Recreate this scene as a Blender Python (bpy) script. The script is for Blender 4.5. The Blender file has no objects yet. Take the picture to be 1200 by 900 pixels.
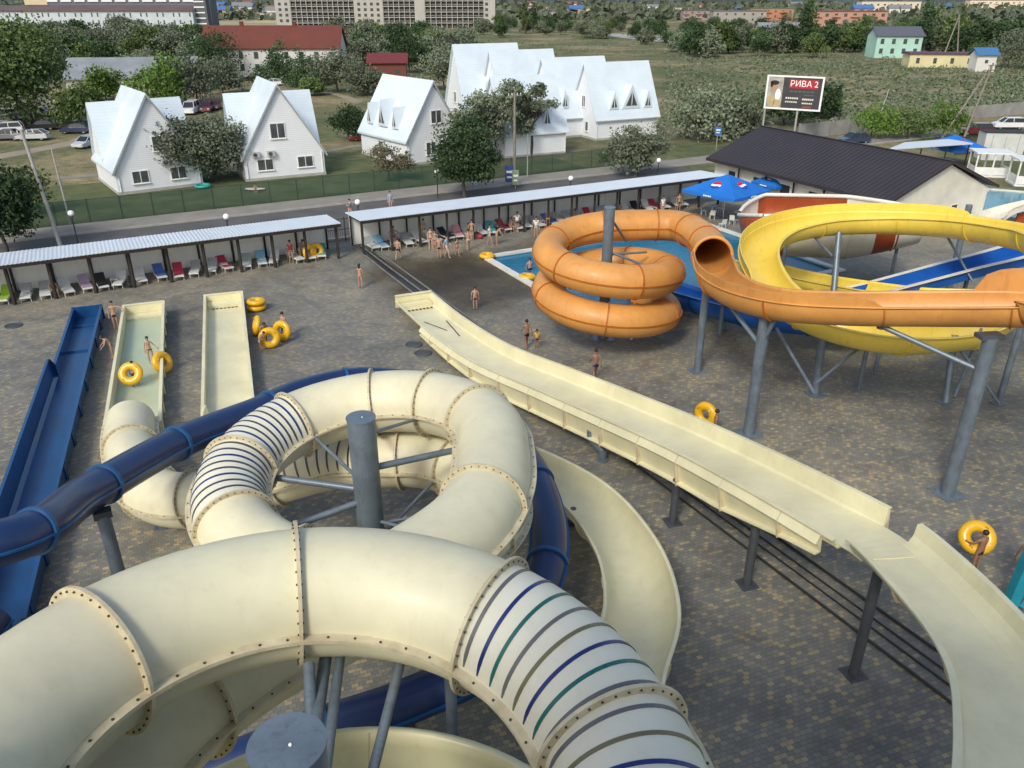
import bpy, math, random
from mathutils import Vector, Matrix
R_ = math.radians
random.seed(7)
scene = bpy.context.scene
COL = scene.collection
# ------------------------------------------------------------------ camera
CAMH = 18.0; F = 940.0; TH = R_(25.88)
ct, st = math.cos(TH), math.sin(TH)
cam_d = bpy.data.cameras.new('camera'); cam = bpy.data.objects.new('camera', cam_d); COL.objects.link(cam)
cam.location = (0, 0, CAMH); cam.rotation_euler = (math.pi/2 - TH, 0, 0)
cam_d.sensor_width = 36; cam_d.lens = 36*F/1200; cam_d.clip_end = 12000; cam_d.clip_start = 0.1
scene.camera = cam
def G(px, py, z=0.0):
    """world point seen at photo pixel (1200x900) lying at height z"""
    u = (px-600)/F; v = (py-450)/F
    D = (CAMH-z)/(st+ct*v)
    return Vector((u*D, D*(ct-st*v), z))
def AN(a, n, z=0.0):
    """park axes: a along the shelters, n away from the camera"""
    ca, sa = math.cos(R_(28)), math.sin(R_(28))
    return Vector((a*ca-n*sa, a*sa+n*ca, z))
RZ = R_(28)
# ------------------------------------------------------------------ materials
MATS = {}
def mat(name, col, rough=0.5, metal=0.0, var=0.12, scale=1.5, bump=0.0, bscale=30, spec=0.5, coat=0.0, alpha=1.0, dirt=None, trans=0.0, coords='Object'):
    if name in MATS: return MATS[name]
    m = bpy.data.materials.new(name); m.use_nodes = True; nt = m.node_tree; N = nt.nodes; L = nt.links
    b = N['Principled BSDF']
    b.inputs['Roughness'].default_value = rough; b.inputs['Metallic'].default_value = metal
    b.inputs['Specular IOR Level'].default_value = spec; b.inputs['Coat Weight'].default_value = coat
    b.inputs['Coat Roughness'].default_value = 0.15
    b.inputs['Transmission Weight'].default_value = trans
    b.inputs['Alpha'].default_value = alpha
    c = (col[0], col[1], col[2], 1)
    if var > 0:
        tc = N.new('ShaderNodeTexCoord'); n = N.new('ShaderNodeTexNoise'); n.inputs['Scale'].default_value = scale
        n.inputs['Detail'].default_value = 5; n.inputs['Roughness'].default_value = 0.6
        L.new(tc.outputs[coords], n.inputs['Vector'])
        r = N.new('ShaderNodeValToRGB'); r.color_ramp.elements[0].position = 0.3; r.color_ramp.elements[1].position = 0.72
        d = dirt if dirt else tuple(x*(1-var*1.6) for x in col)
        r.color_ramp.elements[0].color = (d[0], d[1], d[2], 1)
        r.color_ramp.elements[1].color = tuple(min(1, x*(1+var*0.5)) for x in col)+(1,)
        L.new(n.outputs['Fac'], r.inputs['Fac']); L.new(r.outputs['Color'], b.inputs['Base Color'])
        n3 = N.new('ShaderNodeMath'); n3.operation = 'MULTIPLY_ADD'; n3.inputs[1].default_value = 0.25; n3.inputs[2].default_value = max(0.02, rough-0.12)
        L.new(n.outputs['Fac'], n3.inputs[0]); L.new(n3.outputs[0], b.inputs['Roughness'])
    else:
        b.inputs['Base Color'].default_value = c
    if bump > 0:
        tc2 = N.new('ShaderNodeTexCoord'); n2 = N.new('ShaderNodeTexNoise'); n2.inputs['Scale'].default_value = bscale; n2.inputs['Detail'].default_value = 4
        bp = N.new('ShaderNodeBump'); bp.inputs['Strength'].default_value = bump; bp.inputs['Distance'].default_value = 0.02
        L.new(tc2.outputs[coords], n2.inputs['Vector']); L.new(n2.outputs['Fac'], bp.inputs['Height']); L.new(bp.outputs['Normal'], b.inputs['Normal'])
    MATS[name] = m
    return m
# ------------------------------------------------------------------ object helpers
ROOTS = {}
def thing(name, label, cat, loc=(0, 0, 0), rz=0.0, group=None):
    o = bpy.data.objects.new(name, None); COL.objects.link(o); o.empty_display_size = 0.3
    o.location = loc; o.rotation_euler = (0, 0, rz); o['label'] = label; o['category'] = cat
    if group: o['group'] = group
    ROOTS[o.name] = (Vector(loc), rz)
    return o
def tag(o, label, cat, group=None, kind=None):
    if label: o['label'] = label
    if cat: o['category'] = cat
    if group: o['group'] = group
    if kind: o['kind'] = kind
    return o
def root_of(o):
    while o.parent: o = o.parent
    return o
class MB:
    def __init__(s): s.v = []; s.f = []; s.m = []; s.s = []
    def add(s, vs, fs, mi=0, smooth=False):
        k = len(s.v); s.v += [tuple(x) for x in vs]
        for f in fs: s.f.append([i+k for i in f]); s.m.append(mi); s.s.append(smooth)
        return s
    def box(s, c, d, rz=0.0, mi=0):
        x, y, z = d[0]/2, d[1]/2, d[2]/2; cr, sr = math.cos(rz), math.sin(rz)
        vs = []
        for a in (-x, x):
            for b in (-y, y):
                for e in (-z, z): vs.append((c[0]+a*cr-b*sr, c[1]+a*sr+b*cr, c[2]+e))
        return s.add(vs, [(0, 1, 3, 2), (4, 6, 7, 5), (0, 4, 5, 1), (2, 3, 7, 6), (0, 2, 6, 4), (1, 5, 7, 3)], mi)
    def bar(s, p, q, w, h, mi=0):
        p = Vector(p); q = Vector(q); t = (q-p).normalized(); up = Vector((0, 0, 1))
        if abs(t.z) > 0.95: up = Vector((0, 1, 0))
        r = t.cross(up).normalized()*w/2; u = r.cross(t).normalized()*h/2
        vs = [p-r-u, p+r-u, p+r+u, p-r+u, q-r-u, q+r-u, q+r+u, q-r+u]
        return s.add(vs, [(0, 1, 2, 3), (7, 6, 5, 4), (0, 4, 5, 1), (1, 5, 6, 2), (2, 6, 7, 3), (3, 7, 4, 0)], mi)
    def cyl(s, p, q, r, r2=None, n=12, mi=0, caps=True):
        p = Vector(p); q = Vector(q); r2 = r if r2 is None else r2; t = (q-p).normalized()
        a = Vector((1, 0, 0)) if abs(t.x) < 0.9 else Vector((0, 1, 0))
        e1 = t.cross(a).normalized(); e2 = t.cross(e1)
        vs = [p+(e1*math.cos(2*math.pi*i/n)+e2*math.sin(2*math.pi*i/n))*r for i in range(n)]
        vs += [q+(e1*math.cos(2*math.pi*i/n)+e2*math.sin(2*math.pi*i/n))*r2 for i in range(n)]
        s.add(vs, [(i, (i+1) % n, n+(i+1) % n, n+i) for i in range(n)], mi, True)
        if caps: s.add(vs, [tuple(range(n-1, -1, -1)), tuple(range(n, 2*n))], mi)
        return s
    def torus(s, c, axis, R, r, nu=28, nv=12, mi=0, squash=1.0):
        c = Vector(c); t = Vector(axis).normalized(); a = Vector((1, 0, 0)) if abs(t.x) < 0.9 else Vector((0, 1, 0))
        e1 = t.cross(a).normalized(); e2 = t.cross(e1); vs = []
        for i in range(nu):
            d = e1*math.cos(2*math.pi*i/nu)+e2*math.sin(2*math.pi*i/nu)
            for j in range(nv):
                g = 2*math.pi*j/nv; vs.append(c+d*(R+r*math.cos(g))+t*(r*squash*math.sin(g)))
        fs = [(i*nv+j, ((i+1) % nu)*nv+j, ((i+1) % nu)*nv+(j+1) % nv, i*nv+(j+1) % nv) for i in range(nu) for j in range(nv)]
        return s.add(vs, fs, mi, True)
    def ball(s, c, rx, ry=None, rz=None, nu=12, nv=8, mi=0):
        ry = rx if ry is None else ry; rz = rx if rz is None else rz
        vs = [(c[0], c[1], c[2]-rz)]
        for j in range(1, nv):
            ph = -math.pi/2+math.pi*j/nv
            for i in range(nu):
                th = 2*math.pi*i/nu; vs.append((c[0]+rx*math.cos(ph)*math.cos(th), c[1]+ry*math.cos(ph)*math.sin(th), c[2]+rz*math.sin(ph)))
        vs.append((c[0], c[1], c[2]+rz)); fs = [(0, 1+(i+1) % nu, 1+i) for i in range(nu)]
        for j in range(nv-2):
            for i in range(nu):
                a = 1+j*nu+i; b = 1+j*nu+(i+1) % nu; fs.append((a, b, b+nu, a+nu))
        k = 1+(nv-2)*nu; fs += [(k+i, k+(i+1) % nu, len(vs)-1) for i in range(nu)]
        return s.add(vs, fs, mi, True)
    def prism(s, pts, off, mi=0):
        """closed planar polygon (3d pts) extruded by vector off"""
        n = len(pts); off = Vector(off); P = [Vector(p) for p in pts]
        return s.add(P+[p+off for p in P], [tuple(range(n-1, -1, -1)), tuple(range(n, 2*n))]+[(i, (i+1) % n, n+(i+1) % n, n+i) for i in range(n)], mi)
    def sweep(s, fr, prof, mi=0, closed=True, caps=True, smooth=True):
        n = len(prof); vs = []
        for (P, T, Rt, U) in fr:
            for (x, y) in prof: vs.append(P+Rt*x+U*y)
        fs = []
        m = n if closed else n-1
        for k in range(len(fr)-1):
            for i in range(m):
                fs.append((k*n+i, k*n+(i+1) % n, (k+1)*n+(i+1) % n, (k+1)*n+i))
        s.add(vs, fs, mi, smooth)
        if closed and caps:
            s.add(vs[:n], [tuple(range(n-1, -1, -1))], mi); s.add(vs[-n:], [tuple(range(n))], mi)
        return s
    def build(s, name, mats, parent=None, world=True, loc=None, rz=0.0):
        me = bpy.data.meshes.new(name); vs = s.v
        if not isinstance(mats, (list, tuple)): mats = [mats]
        o = bpy.data.objects.new(name, me)
        if parent is not None:
            r = root_of(parent)
            if world and r.name in ROOTS:
                l, a = ROOTS[r.name]; c_, s_ = math.cos(-a), math.sin(-a)
                vs = [((x-l.x)*c_-(y-l.y)*s_, (x-l.x)*s_+(y-l.y)*c_, z-l.z) for (x, y, z) in vs]
            o.parent = parent
        elif loc is not None:
            l = Vector(loc); c_, s_ = math.cos(-rz), math.sin(-rz)
            if world: vs = [((x-l.x)*c_-(y-l.y)*s_, (x-l.x)*s_+(y-l.y)*c_, z-l.z) for (x, y, z) in vs]
            o.location = l; o.rotation_euler = (0, 0, rz); ROOTS[o.name] = (l, rz)
        else: ROOTS[o.name] = (Vector((0, 0, 0)), 0.0)
        me.from_pydata(vs, [], s.f)
        for m in mats: me.materials.append(m)
        me.polygons.foreach_set('material_index', s.m); me.polygons.foreach_set('use_smooth', s.s)
        me.update(); COL.objects.link(o)
        return o
def copy_tree(o, loc=None, rz=None, label=None, group=None, scale=None, parent=None, swap=None):
    c = o.copy(); COL.objects.link(c)
    if parent is not None: c.parent = parent
    if loc is not None: c.location = loc
    if rz is not None: c.rotation_euler = (0, 0, rz)
    if scale is not None: c.scale = scale if hasattr(scale, '__len__') else (scale,)*3
    if label: c['label'] = label
    if group: c['group'] = group
    if swap and c.type == 'MESH':
        for i, sl in enumerate(c.material_slots):
            if sl.material is not None and sl.material.name in swap:
                nm_ = sl.material.name; sl.link = 'OBJECT'; sl.material = swap[nm_]
    for ch in list(o.children): copy_tree(ch, parent=c, swap=swap)
    return c
# ------------------------------------------------------------------ paths
def path(pts, step=0.25):
    pts = [Vector(p) for p in pts]; out = []
    P = [pts[0]*2-pts[1]]+pts+[pts[-1]*2-pts[-2]]
    for i in range(1, len(P)-2):
        p0, p1, p2, p3 = P[i-1:i+3]; n = max(2, int((p2-p1).length/step))
        for k in range(n):
            t = k/n
            out.append(0.5*((2*p1)+(p2-p0)*t+(2*p0-5*p1+4*p2-p3)*t*t+(3*p1-p0-3*p2+p3)*t**3))
    out.append(pts[-1])
    return out
def frames(pts, roll=None):
    fr = []
    for i, p in enumerate(pts):
        T = (pts[min(i+1, len(pts)-1)]-pts[max(i-1, 0)]).normalized()
        Rt = T.cross(Vector((0, 0, 1))).normalized(); U = Rt.cross(T).normalized()
        if roll:
            a = roll(i/(len(pts)-1)); Rt, U = Rt*math.cos(a)+U*math.sin(a), U*math.cos(a)-Rt*math.sin(a)
        fr.append((p, T, Rt, U))
    return fr
def nearest(fr, q, k=0):
    q = Vector(q); return min(range(len(fr)), key=lambda i: (fr[i][0]-q).length)
def circ(r, n=40, a0=0.0, a1=360.0, closed=True):
    m = n if closed else n+1
    return [(r*math.cos(R_(a0+(a1-a0)*i/n)), r*math.sin(R_(a0+(a1-a0)*i/n))) for i in range(m)]
def shell(inner, t, lip=0.0, lip_h=None):
    """closed profile from an open inner polyline (left rim down, across, up to right rim), thickness t outwards, with a rim lip"""
    n = len(inner); outer = []
    for i, (x, y) in enumerate(inner):
        a = inner[max(0, i-1)]; b = inner[min(n-1, i+1)]; dx, dy = b[0]-a[0], b[1]-a[1]; l = math.hypot(dx, dy) or 1
        outer.append((x+dy/l*t, y-dx/l*t))
    if lip > 0:
        lh = lip_h or t
        L = inner[0]; Rr = inner[-1]
        l0 = (L[0]-t-lip, L[1]); l1 = (L[0]-t-lip, L[1]-lh); l2 = (L[0]-t, L[1]-lh)
        r0 = (Rr[0]+t+lip, Rr[1]); r1 = (Rr[0]+t+lip, Rr[1]-lh); r2 = (Rr[0]+t, Rr[1]-lh)
        return [l2, l1, l0]+list(inner)+[r0, r1, r2]+[o for o in reversed(outer[1:-1]) if o[1] < min(L[1], Rr[1])-lh-0.01]
    return list(inner)+list(reversed(outer))
def u_inner(r, wall=0.0, n=22, flat=0.0):
    pts = [(-r-flat, wall)] if wall > 0 else []
    pts += [(-flat+r*math.cos(R_(180+90*i/(n//2))), r*math.sin(R_(180+90*i/(n//2)))) for i in range(n//2+1)]
    s = [(flat+r*math.cos(R_(270+90*i/(n//2))), r*math.sin(R_(270+90*i/(n//2)))) for i in range(n//2+1)]
    if flat == 0: s = s[1:]
    pts += s
    if wall > 0: pts.append((r+flat, wall))
    return pts
# ------------------------------------------------------------------ shared materials
M = dict(
 cream=mat('cream_fibreglass', (0.68, 0.655, 0.455), 0.46, var=0.09, scale=0.5, spec=0.45, coat=0.04, dirt=(0.56, 0.52, 0.38)),
 creamw=mat('pale_cream_fibreglass', (0.70, 0.685, 0.56), 0.46, var=0.07, scale=0.6, coat=0.04),
 creamfl=mat('flange_cream', (0.60, 0.54, 0.37), 0.45, var=0.10, scale=3.0, dirt=(0.42, 0.36, 0.24)),
 creamin=mat('inner_cream', (0.71, 0.665, 0.43), 0.42, var=0.12, scale=0.5, coat=0.2),
 bolt=mat('bolt_steel', (0.10, 0.07, 0.045), 0.55, metal=0.4, var=0.3, scale=4),
 navy=mat('navy_fibreglass', (0.010, 0.030, 0.11), 0.38, var=0.18, scale=0.5, coat=0.15),
 navyfl=mat('blue_flange', (0.012, 0.09, 0.24), 0.4, var=0.15, scale=2),
 blue=mat('blue_fibreglass', (0.007, 0.070, 0.21), 0.33, var=0.22, scale=0.7, coat=0.2),
 orange=mat('orange_fibreglass', (0.64, 0.305, 0.075), 0.5, var=0.12, scale=0.4, coat=0.05, dirt=(0.48, 0.22, 0.06)),
 orangefl=mat('orange_flange', (0.42, 0.125, 0.012), 0.5, var=0.15, scale=2),
 yellow=mat('yellow_fibreglass', (0.80, 0.60, 0.09), 0.36, var=0.08, scale=0.4, coat=0.2),
 yellowd=mat('yellow_outer', (0.66, 0.50, 0.06), 0.45, var=0.12, scale=0.6),
 red=mat('rust_red_fibreglass', (0.36, 0.07, 0.02), 0.4, var=0.12, scale=0.6, coat=0.2),
 white=mat('white_fibreglass', (0.70, 0.68, 0.60), 0.35, var=0.10, scale=0.8, coat=0.2),
 rblue=mat('royal_blue_fibreglass', (0.01, 0.10, 0.42), 0.35, var=0.12, scale=0.7, coat=0.2),
 steel=mat('grey_painted_steel', (0.17, 0.215, 0.26), 0.42, metal=0.3, var=0.18, scale=1.6),
 steeld=mat('dark_grey_steel', (0.09, 0.10, 0.115), 0.5, metal=0.3, var=0.2, scale=2),
 teal=mat('turquoise_paint', (0.01, 0.25, 0.34), 0.45, var=0.12, scale=1.5),
 st_grey=mat('stripe_grey', (0.12, 0.125, 0.13), 0.35, var=0.05), st_navy=mat('stripe_navy', (0.01, 0.025, 0.15), 0.3, var=0.05),
 st_teal=mat('stripe_teal', (0.008, 0.12, 0.11), 0.3, var=0.05), st_olive=mat('stripe_olive', (0.15, 0.14, 0.07), 0.35, var=0.05),
 st_dark=mat('stripe_dark', (0.045, 0.05, 0.065), 0.35, var=0.05),
)
def weather(m, amt=0.75, sc=1.0, tint=(0.62, 0.55, 0.42)):
    """faint water marks, streaks and grime over a moulded surface"""
    nt = m.node_tree; N = nt.nodes; L = nt.links; b = N['Principled BSDF']; src = b.inputs['Base Color'].links[0].from_socket
    tc = N.new('ShaderNodeTexCoord'); mp = N.new('ShaderNodeMapping'); mp.inputs['Scale'].default_value = (2.2*sc, 2.2*sc, 0.5*sc); L.new(tc.outputs['Object'], mp.inputs['Vector'])
    n = N.new('ShaderNodeTexNoise'); n.inputs['Scale'].default_value = 1.6; n.inputs['Detail'].default_value = 8; n.inputs['Roughness'].default_value = 0.72; n.inputs['Distortion'].default_value = 0.6; L.new(mp.outputs[0], n.inputs['Vector'])
    r = N.new('ShaderNodeValToRGB'); r.color_ramp.elements[0].position = 0.52; r.color_ramp.elements[1].position = 0.80; r.color_ramp.elements[0].color = (0, 0, 0, 1); r.color_ramp.elements[1].color = (amt,)*3+(1,)
    L.new(n.outputs['Fac'], r.inputs['Fac']); x = N.new('ShaderNodeMix'); x.data_type = 'RGBA'; x.blend_type = 'MULTIPLY'; L.new(r.outputs['Color'], x.inputs[0]); L.new(src, x.inputs[6]); x.inputs[7].default_value = tint+(1,); L.new(x.outputs[2], b.inputs['Base Color'])
for k_ in ('cream', 'creamw', 'creamin', 'orange', 'yellow', 'white', 'blue', 'navy', 'red'): weather(M[k_], 0.32 if k_ in ('cream', 'creamw', 'creamin') else 0.8, tint=(0.70, 0.64, 0.52) if k_ != 'navy' else (1.5, 1.5, 1.4))
weather(M['steel'], 0.9, 2.0, (0.55, 0.45, 0.36)); weather(M['steeld'], 0.9, 2.0, (0.8, 0.6, 0.45))
def arc(c, r, a0, a1, z0, z1, n):
    return [Vector((c[0]+r*math.cos(R_(a0+(a1-a0)*i/n)), c[1]+r*math.sin(R_(a0+(a1-a0)*i/n)), z0+(z1-z0)*i/n)) for i in range(n+1)]
def add_flange(mb, f, R, w=0.12, t=0.05, mi=0, bolts=0, bmi=1, half=None):
    P, T, Rt, U = f; fr = [(P-T*t/2, T, Rt, U), (P+T*t/2, T, Rt, U)]
    n = 48; vs = []
    for (r, s) in ((R-0.01, -1), (R+w, -1), (R+w, 1), (R-0.01, 1)):
        for i in range(n):
            a = 2*math.pi*i/n; vs.append(P+T*(s*t/2)+(Rt*math.cos(a)+U*math.sin(a))*r)
    fs = [(k*n+i, k*n+(i+1) % n, ((k+1) % 4)*n+(i+1) % n, ((k+1) % 4)*n+i) for k in range(4) for i in range(n)]
    mb.add(vs, fs, mi, False)
    for i in range(bolts):
        a = 2*math.pi*(i+0.5)/bolts; d = Rt*math.cos(a)+U*math.sin(a); q = P+d*(R+w*0.55)
        mb.cyl(q-T*(t/2+0.022), q+T*(t/2+0.018), 0.017, n=6, mi=bmi)
def tube_slide(root, pts, R, cuts, mats, fl_w=0.13, bolts=36, seam=True, seam_bolts=0.42, nseg=48, name='tube_section', white=(), flt=0.055, seam_w=0.15):
    """closed tube along pts; cut into sections at indexes cuts with a bolted ring flange at every cut"""
    mt, mfl, mb_ = mats; fr = frames(pts); idx = sorted(set([0]+[c for c in cuts]+[len(fr)-1]))
    for k in range(len(idx)-1):
        a, b = idx[k], idx[k+1]
        if b-a < 1: continue
        m = MB(); seg = fr[a:b+1]
        m.sweep(seg, circ(R, nseg), 0, caps=False); m.sweep(seg, list(reversed(circ(R-0.035, nseg))), 0, caps=False)
        if seam:
            for s in (-1, 1):
                m.sweep(seg, [(s*(R-0.02), -0.03), (s*(R+seam_w), -0.03), (s*(R+seam_w), 0.03), (s*(R-0.02), 0.03)], 1, smooth=False)
            if seam_bolts:
                acc = seam_bolts*0.6
                for i in range(len(seg)-1):
                    P, T, Rt, U = seg[i]; acc += (seg[i+1][0]-P).length
                    if acc > seam_bolts:
                        acc = 0
                        for s in (-1, 1):
                            q = P+Rt*(s*(R+seam_w*0.55)); m.cyl(q-U*0.052, q+U*0.046, 0.020, n=6, mi=2)
        m.build(name, [white[1] if (white and k in white[0]) else mt, mfl, mb_], root)
    for c in cuts:
        m = MB(); add_flange(m, fr[c], R, fl_w, flt, 0, bolts, 1); m.build('ring_flange', [mfl, mb_], root)
    return fr
def stripes(root, fr, a, b, R, n, cols, w=0.058, arcdeg=(6, 174)):
    """coloured light bands moulded over the upper half of the tube between frames a and b"""
    L = [0.0]
    for i in range(a, b): L.append(L[-1]+(fr[i+1][0]-fr[i][0]).length)
    for k in range(n):
        s = L[-1]*(k+0.55)/n
        j = max(i for i in range(len(L)) if L[i] <= s); j = min(j, len(L)-2)
        t = (s-L[j])/(L[j+1]-L[j]); f0, f1 = fr[a+j], fr[a+j+1]
        P = f0[0].lerp(f1[0], t); T = f0[1].lerp(f1[1], t).normalized(); Rt = f0[2].lerp(f1[2], t).normalized(); U = f0[3].lerp(f1[3], t).normalized()
        m = MB(); n_ = 30; vs = []
        for (rr, s_) in ((R-0.01, -1), (R+0.012, -1), (R+0.012, 1), (R-0.01, 1)):
            for i in range(n_+1):
                g = R_(arcdeg[0]+(arcdeg[1]-arcdeg[0])*i/n_); ww = w*min(1, 0.35+3*math.sin(math.pi*i/n_))
                vs.append(P+T*(s_*ww/2)+(Rt*math.cos(g)+U*math.sin(g))*rr)
        q = n_+1; m.add(vs, [(c*q+i, c*q+i+1, ((c+1) % 4)*q+i+1, ((c+1) % 4)*q+i) for c in range(4) for i in range(n_)], 0, False)
        m.build('light_stripe', M[cols[k % len(cols)]], root)
def post(root, top, base_xy, r=0.16, m='steel', name='support_post', plate=True):
    mb = MB(); b = Vector((base_xy[0], base_xy[1], 0.0)); mb.cyl(b, top, r, n=16)
    if plate:
        mb.box((b.x, b.y, 0.02), (r*4, r*4, 0.035), 0.3)
        for i in range(4): mb.cyl((b.x+r*1.6*math.cos(i*1.571+0.3+0.785), b.y+r*1.6*math.sin(i*1.571+0.3+0.785), 0.03), (b.x+r*1.6*math.cos(i*1.571+0.3+0.785), b.y+r*1.6*math.sin(i*1.571+0.3+0.785), 0.09), 0.025, n=6)
    return mb.build(name, M[m], root)
def brace(root, p, q, r=0.06, m='steel', name='brace'):
    mb = MB(); mb.cyl(p, q, r, n=10); return mb.build(name, M[m], root)

# ================================================================== A: big cream tube slide
CN = (-2.3, 6.2); CF = (-4.25, 19.6); RN = 3.9; RF = 3.72
A = []
A += [Vector((4.2, -2.0, 11.3)), Vector((1.5, 0.4, 10.95)), Vector((-1.2, 2.1, 10.6))]
A += arc(CN, RN, 235, 180, 10.35, 10.0, 4)
A += arc(CN, RN, 180, -178, 10.0, 7.65, 23)[1:]
A += [Vector((-6.0, 8.6, 7.4)), Vector((-4.9, 10.9, 7.1)), Vector((-2.9, 13.0, 6.85)), Vector((-1.2, 15.2, 6.75)), Vector((-0.55, 17.4, 6.65))]
A += arc(CF, RF, 0, 450, 6.58, 3.9, 30)
A += [Vector((-6.2, 23.9, 3.45)), Vector((-8.2, 23.9, 2.85)), Vector((-11.0, 23.75, 1.95)), Vector((-13.2, 24.8, 1.5)), Vector((-14.9, 27.2, 1.3)), Vector((-16.0, 29.2, 1.2)), Vector((-16.75, 31.0, 1.15))]
PA = path(A, 0.22)
rootA = thing('enclosed_tube_slide', 'big cream enclosed tube slide with bolted flanges and dark banded sections, winding in two coils', 'water slide', (CN[0], CN[1], 0))
frA = frames(PA)
def cutA(a, z, c=CN, r=RN): return nearest(frA, (c[0]+r*math.cos(R_(a)), c[1]+r*math.sin(R_(a)), z))
zN = lambda a: 10.0-(180-a)/405*2.65
near_cuts = [cutA(a, zN(a)) for a in (192, 149, 105, 61, 19, -23, -66, -109, -152, -178)]
zF = lambda a: 6.58-a/450*2.68
far_ang = (-3, 30, 62, 93, 134, 172, 212, 252, 292, 332, 372, 408, 442)
far_cuts = [cutA(a, zF(a), CF, RF) for a in far_ang if a >= 0]
mid_cuts = [nearest(frA, (-5.5, 9.8, 7.2)), nearest(frA, (-2.9, 13.0, 6.85)), nearest(frA, (-0.7, 16.6, 6.7))]
ex_cuts = [nearest(frA, (-8.2, 23.9, 2.85)), nearest(frA, (-11.3, 23.8, 1.85)), nearest(frA, (-13.4, 25, 1.5)), nearest(frA, (-15.6, 28.4, 1.25))]
cuts = sorted(set(near_cuts+mid_cuts+far_cuts+ex_cuts+[nearest(frA, (-1.2, 2.1, 10.6))]))
banded = []
for a0, a1, z, c, r in ((61, 19, zN, CN, RN), (19, -23, zN, CN, RN)):
    banded.append((cutA(a0, z(a0), c, r), cutA(a1, z(a1), c, r)))
for a0, a1 in ((134, 172), (172, 212)): banded.append((cutA(a0, zF(a0), CF, RF), cutA(a1, zF(a1), CF, RF)))
banded.append((nearest(frA, (-4.8, 23.7, 3.7)), ex_cuts[0]))
wset = [k for k in range(len(cuts)+1) if k < len(cuts) and any(ba <= ([0]+cuts)[k] < bb for ba, bb in banded)]
tube_slide(rootA, PA, 1.0, cuts, (M['cream'], M['creamfl'], M['bolt']), white=(wset, M['creamw']))
stripes(rootA, frA, banded[0][0], banded[0][1], 1.0, 8, ['st_grey', 'st_navy', 'st_teal', 'st_grey', 'st_olive', 'st_navy', 'st_teal', 'st_grey'])
stripes(rootA, frA, banded[1][0], banded[1][1], 1.0, 8, ['st_grey', 'st_olive', 'st_navy', 'st_teal', 'st_grey', 'st_navy', 'st_teal', 'st_grey'])
stripes(rootA, frA, banded[2][0], banded[2][1], 1.0, 9, ['st_dark', 'st_navy', 'st_dark'], 0.06)
stripes(rootA, frA, banded[3][0], banded[3][1], 1.0, 9, ['st_dark', 'st_dark', 'st_navy'], 0.07)
stripes(rootA, frA, banded[4][0], banded[4][1], 1.0, 8, ['st_dark', 'st_dark'], 0.07)
# columns and their arms
def column(c, h, r, root):
    m = MB(); m.cyl((c[0], c[1], 0), (c[0], c[1], h), r, n=40)
    m.cyl((c[0], c[1], h-0.0), (c[0], c[1], h+0.03), r+0.02, n=40); m.box((c[0], c[1], 0.03), (1.6, 1.6, 0.06))
    o = m.build('support_column', M['steel'], root)
    m = MB()
    m.ball((c[0]+0.04, c[1]-0.02, h+0.035), 0.02)
    m.build('cap_bolt', mat('chalk', (0.8, 0.8, 0.8), 0.5, var=0), root)
column((-2.28, 5.72), 11.15, 0.38, rootA)
column((-4.15, 19.4), 7.55, 0.39, rootA)
def arm(c, z, q, r=0.07): brace(rootA, (c[0], c[1], z), q, r, name='support_arm')
for a, dz in ((105, -1.0),):
    q = (CN[0]+(RN-1.0)*math.cos(R_(a)), CN[1]+(RN-1.0)*math.sin(R_(a)), zN(a)-0.55)
    arm((-2.28, 5.72), zN(a)-1.6, q, 0.09)
arm((-2.28, 5.72), 7.4, (-1.75, 9.75, 8.5), 0.08); arm((-2.28, 5.72), 5.6, (-5.0, 7.6, 6.9), 0.08)
m = MB(); m.cyl((-2.5, 6.0, 9.0), (-2.95, 9.6, 8.6), 0.1, n=12); m.cyl((-2.3, 6.0, 9.0), (-2.72, 9.6, 8.6), 0.08, n=12); m.build('vertical_strut', M['steel'], rootA)
for a, z, dz in ((172, 5.2, -0.3), (212, 4.9, -0.7), (20, 5.9, -0.6), (93, 6.3, -0.5), (372, 4.0, -0.4), (332, 4.2, -0.3), (62, 7.0, -0.1), (134, 5.3, 0), (408, 3.2, 0.0)):
    r_ = RF-1.0; q = (CF[0]+r_*math.cos(R_(a)), CF[1]+r_*math.sin(R_(a)), zF(a)+dz)
    arm((-4.15, 19.4), z, q, 0.1 if a in (172, 20, 212) else 0.055)
post(rootA, (-13.2, 24.8, 0.6), (-13.2, 24.8), 0.12); post(rootA, (-9.6, 23.9, 1.5), (-9.6, 23.9), 0.12)
post(rootA, (-1.45, 13.9, 5.9), (-1.45, 13.9), 0.14)
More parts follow.
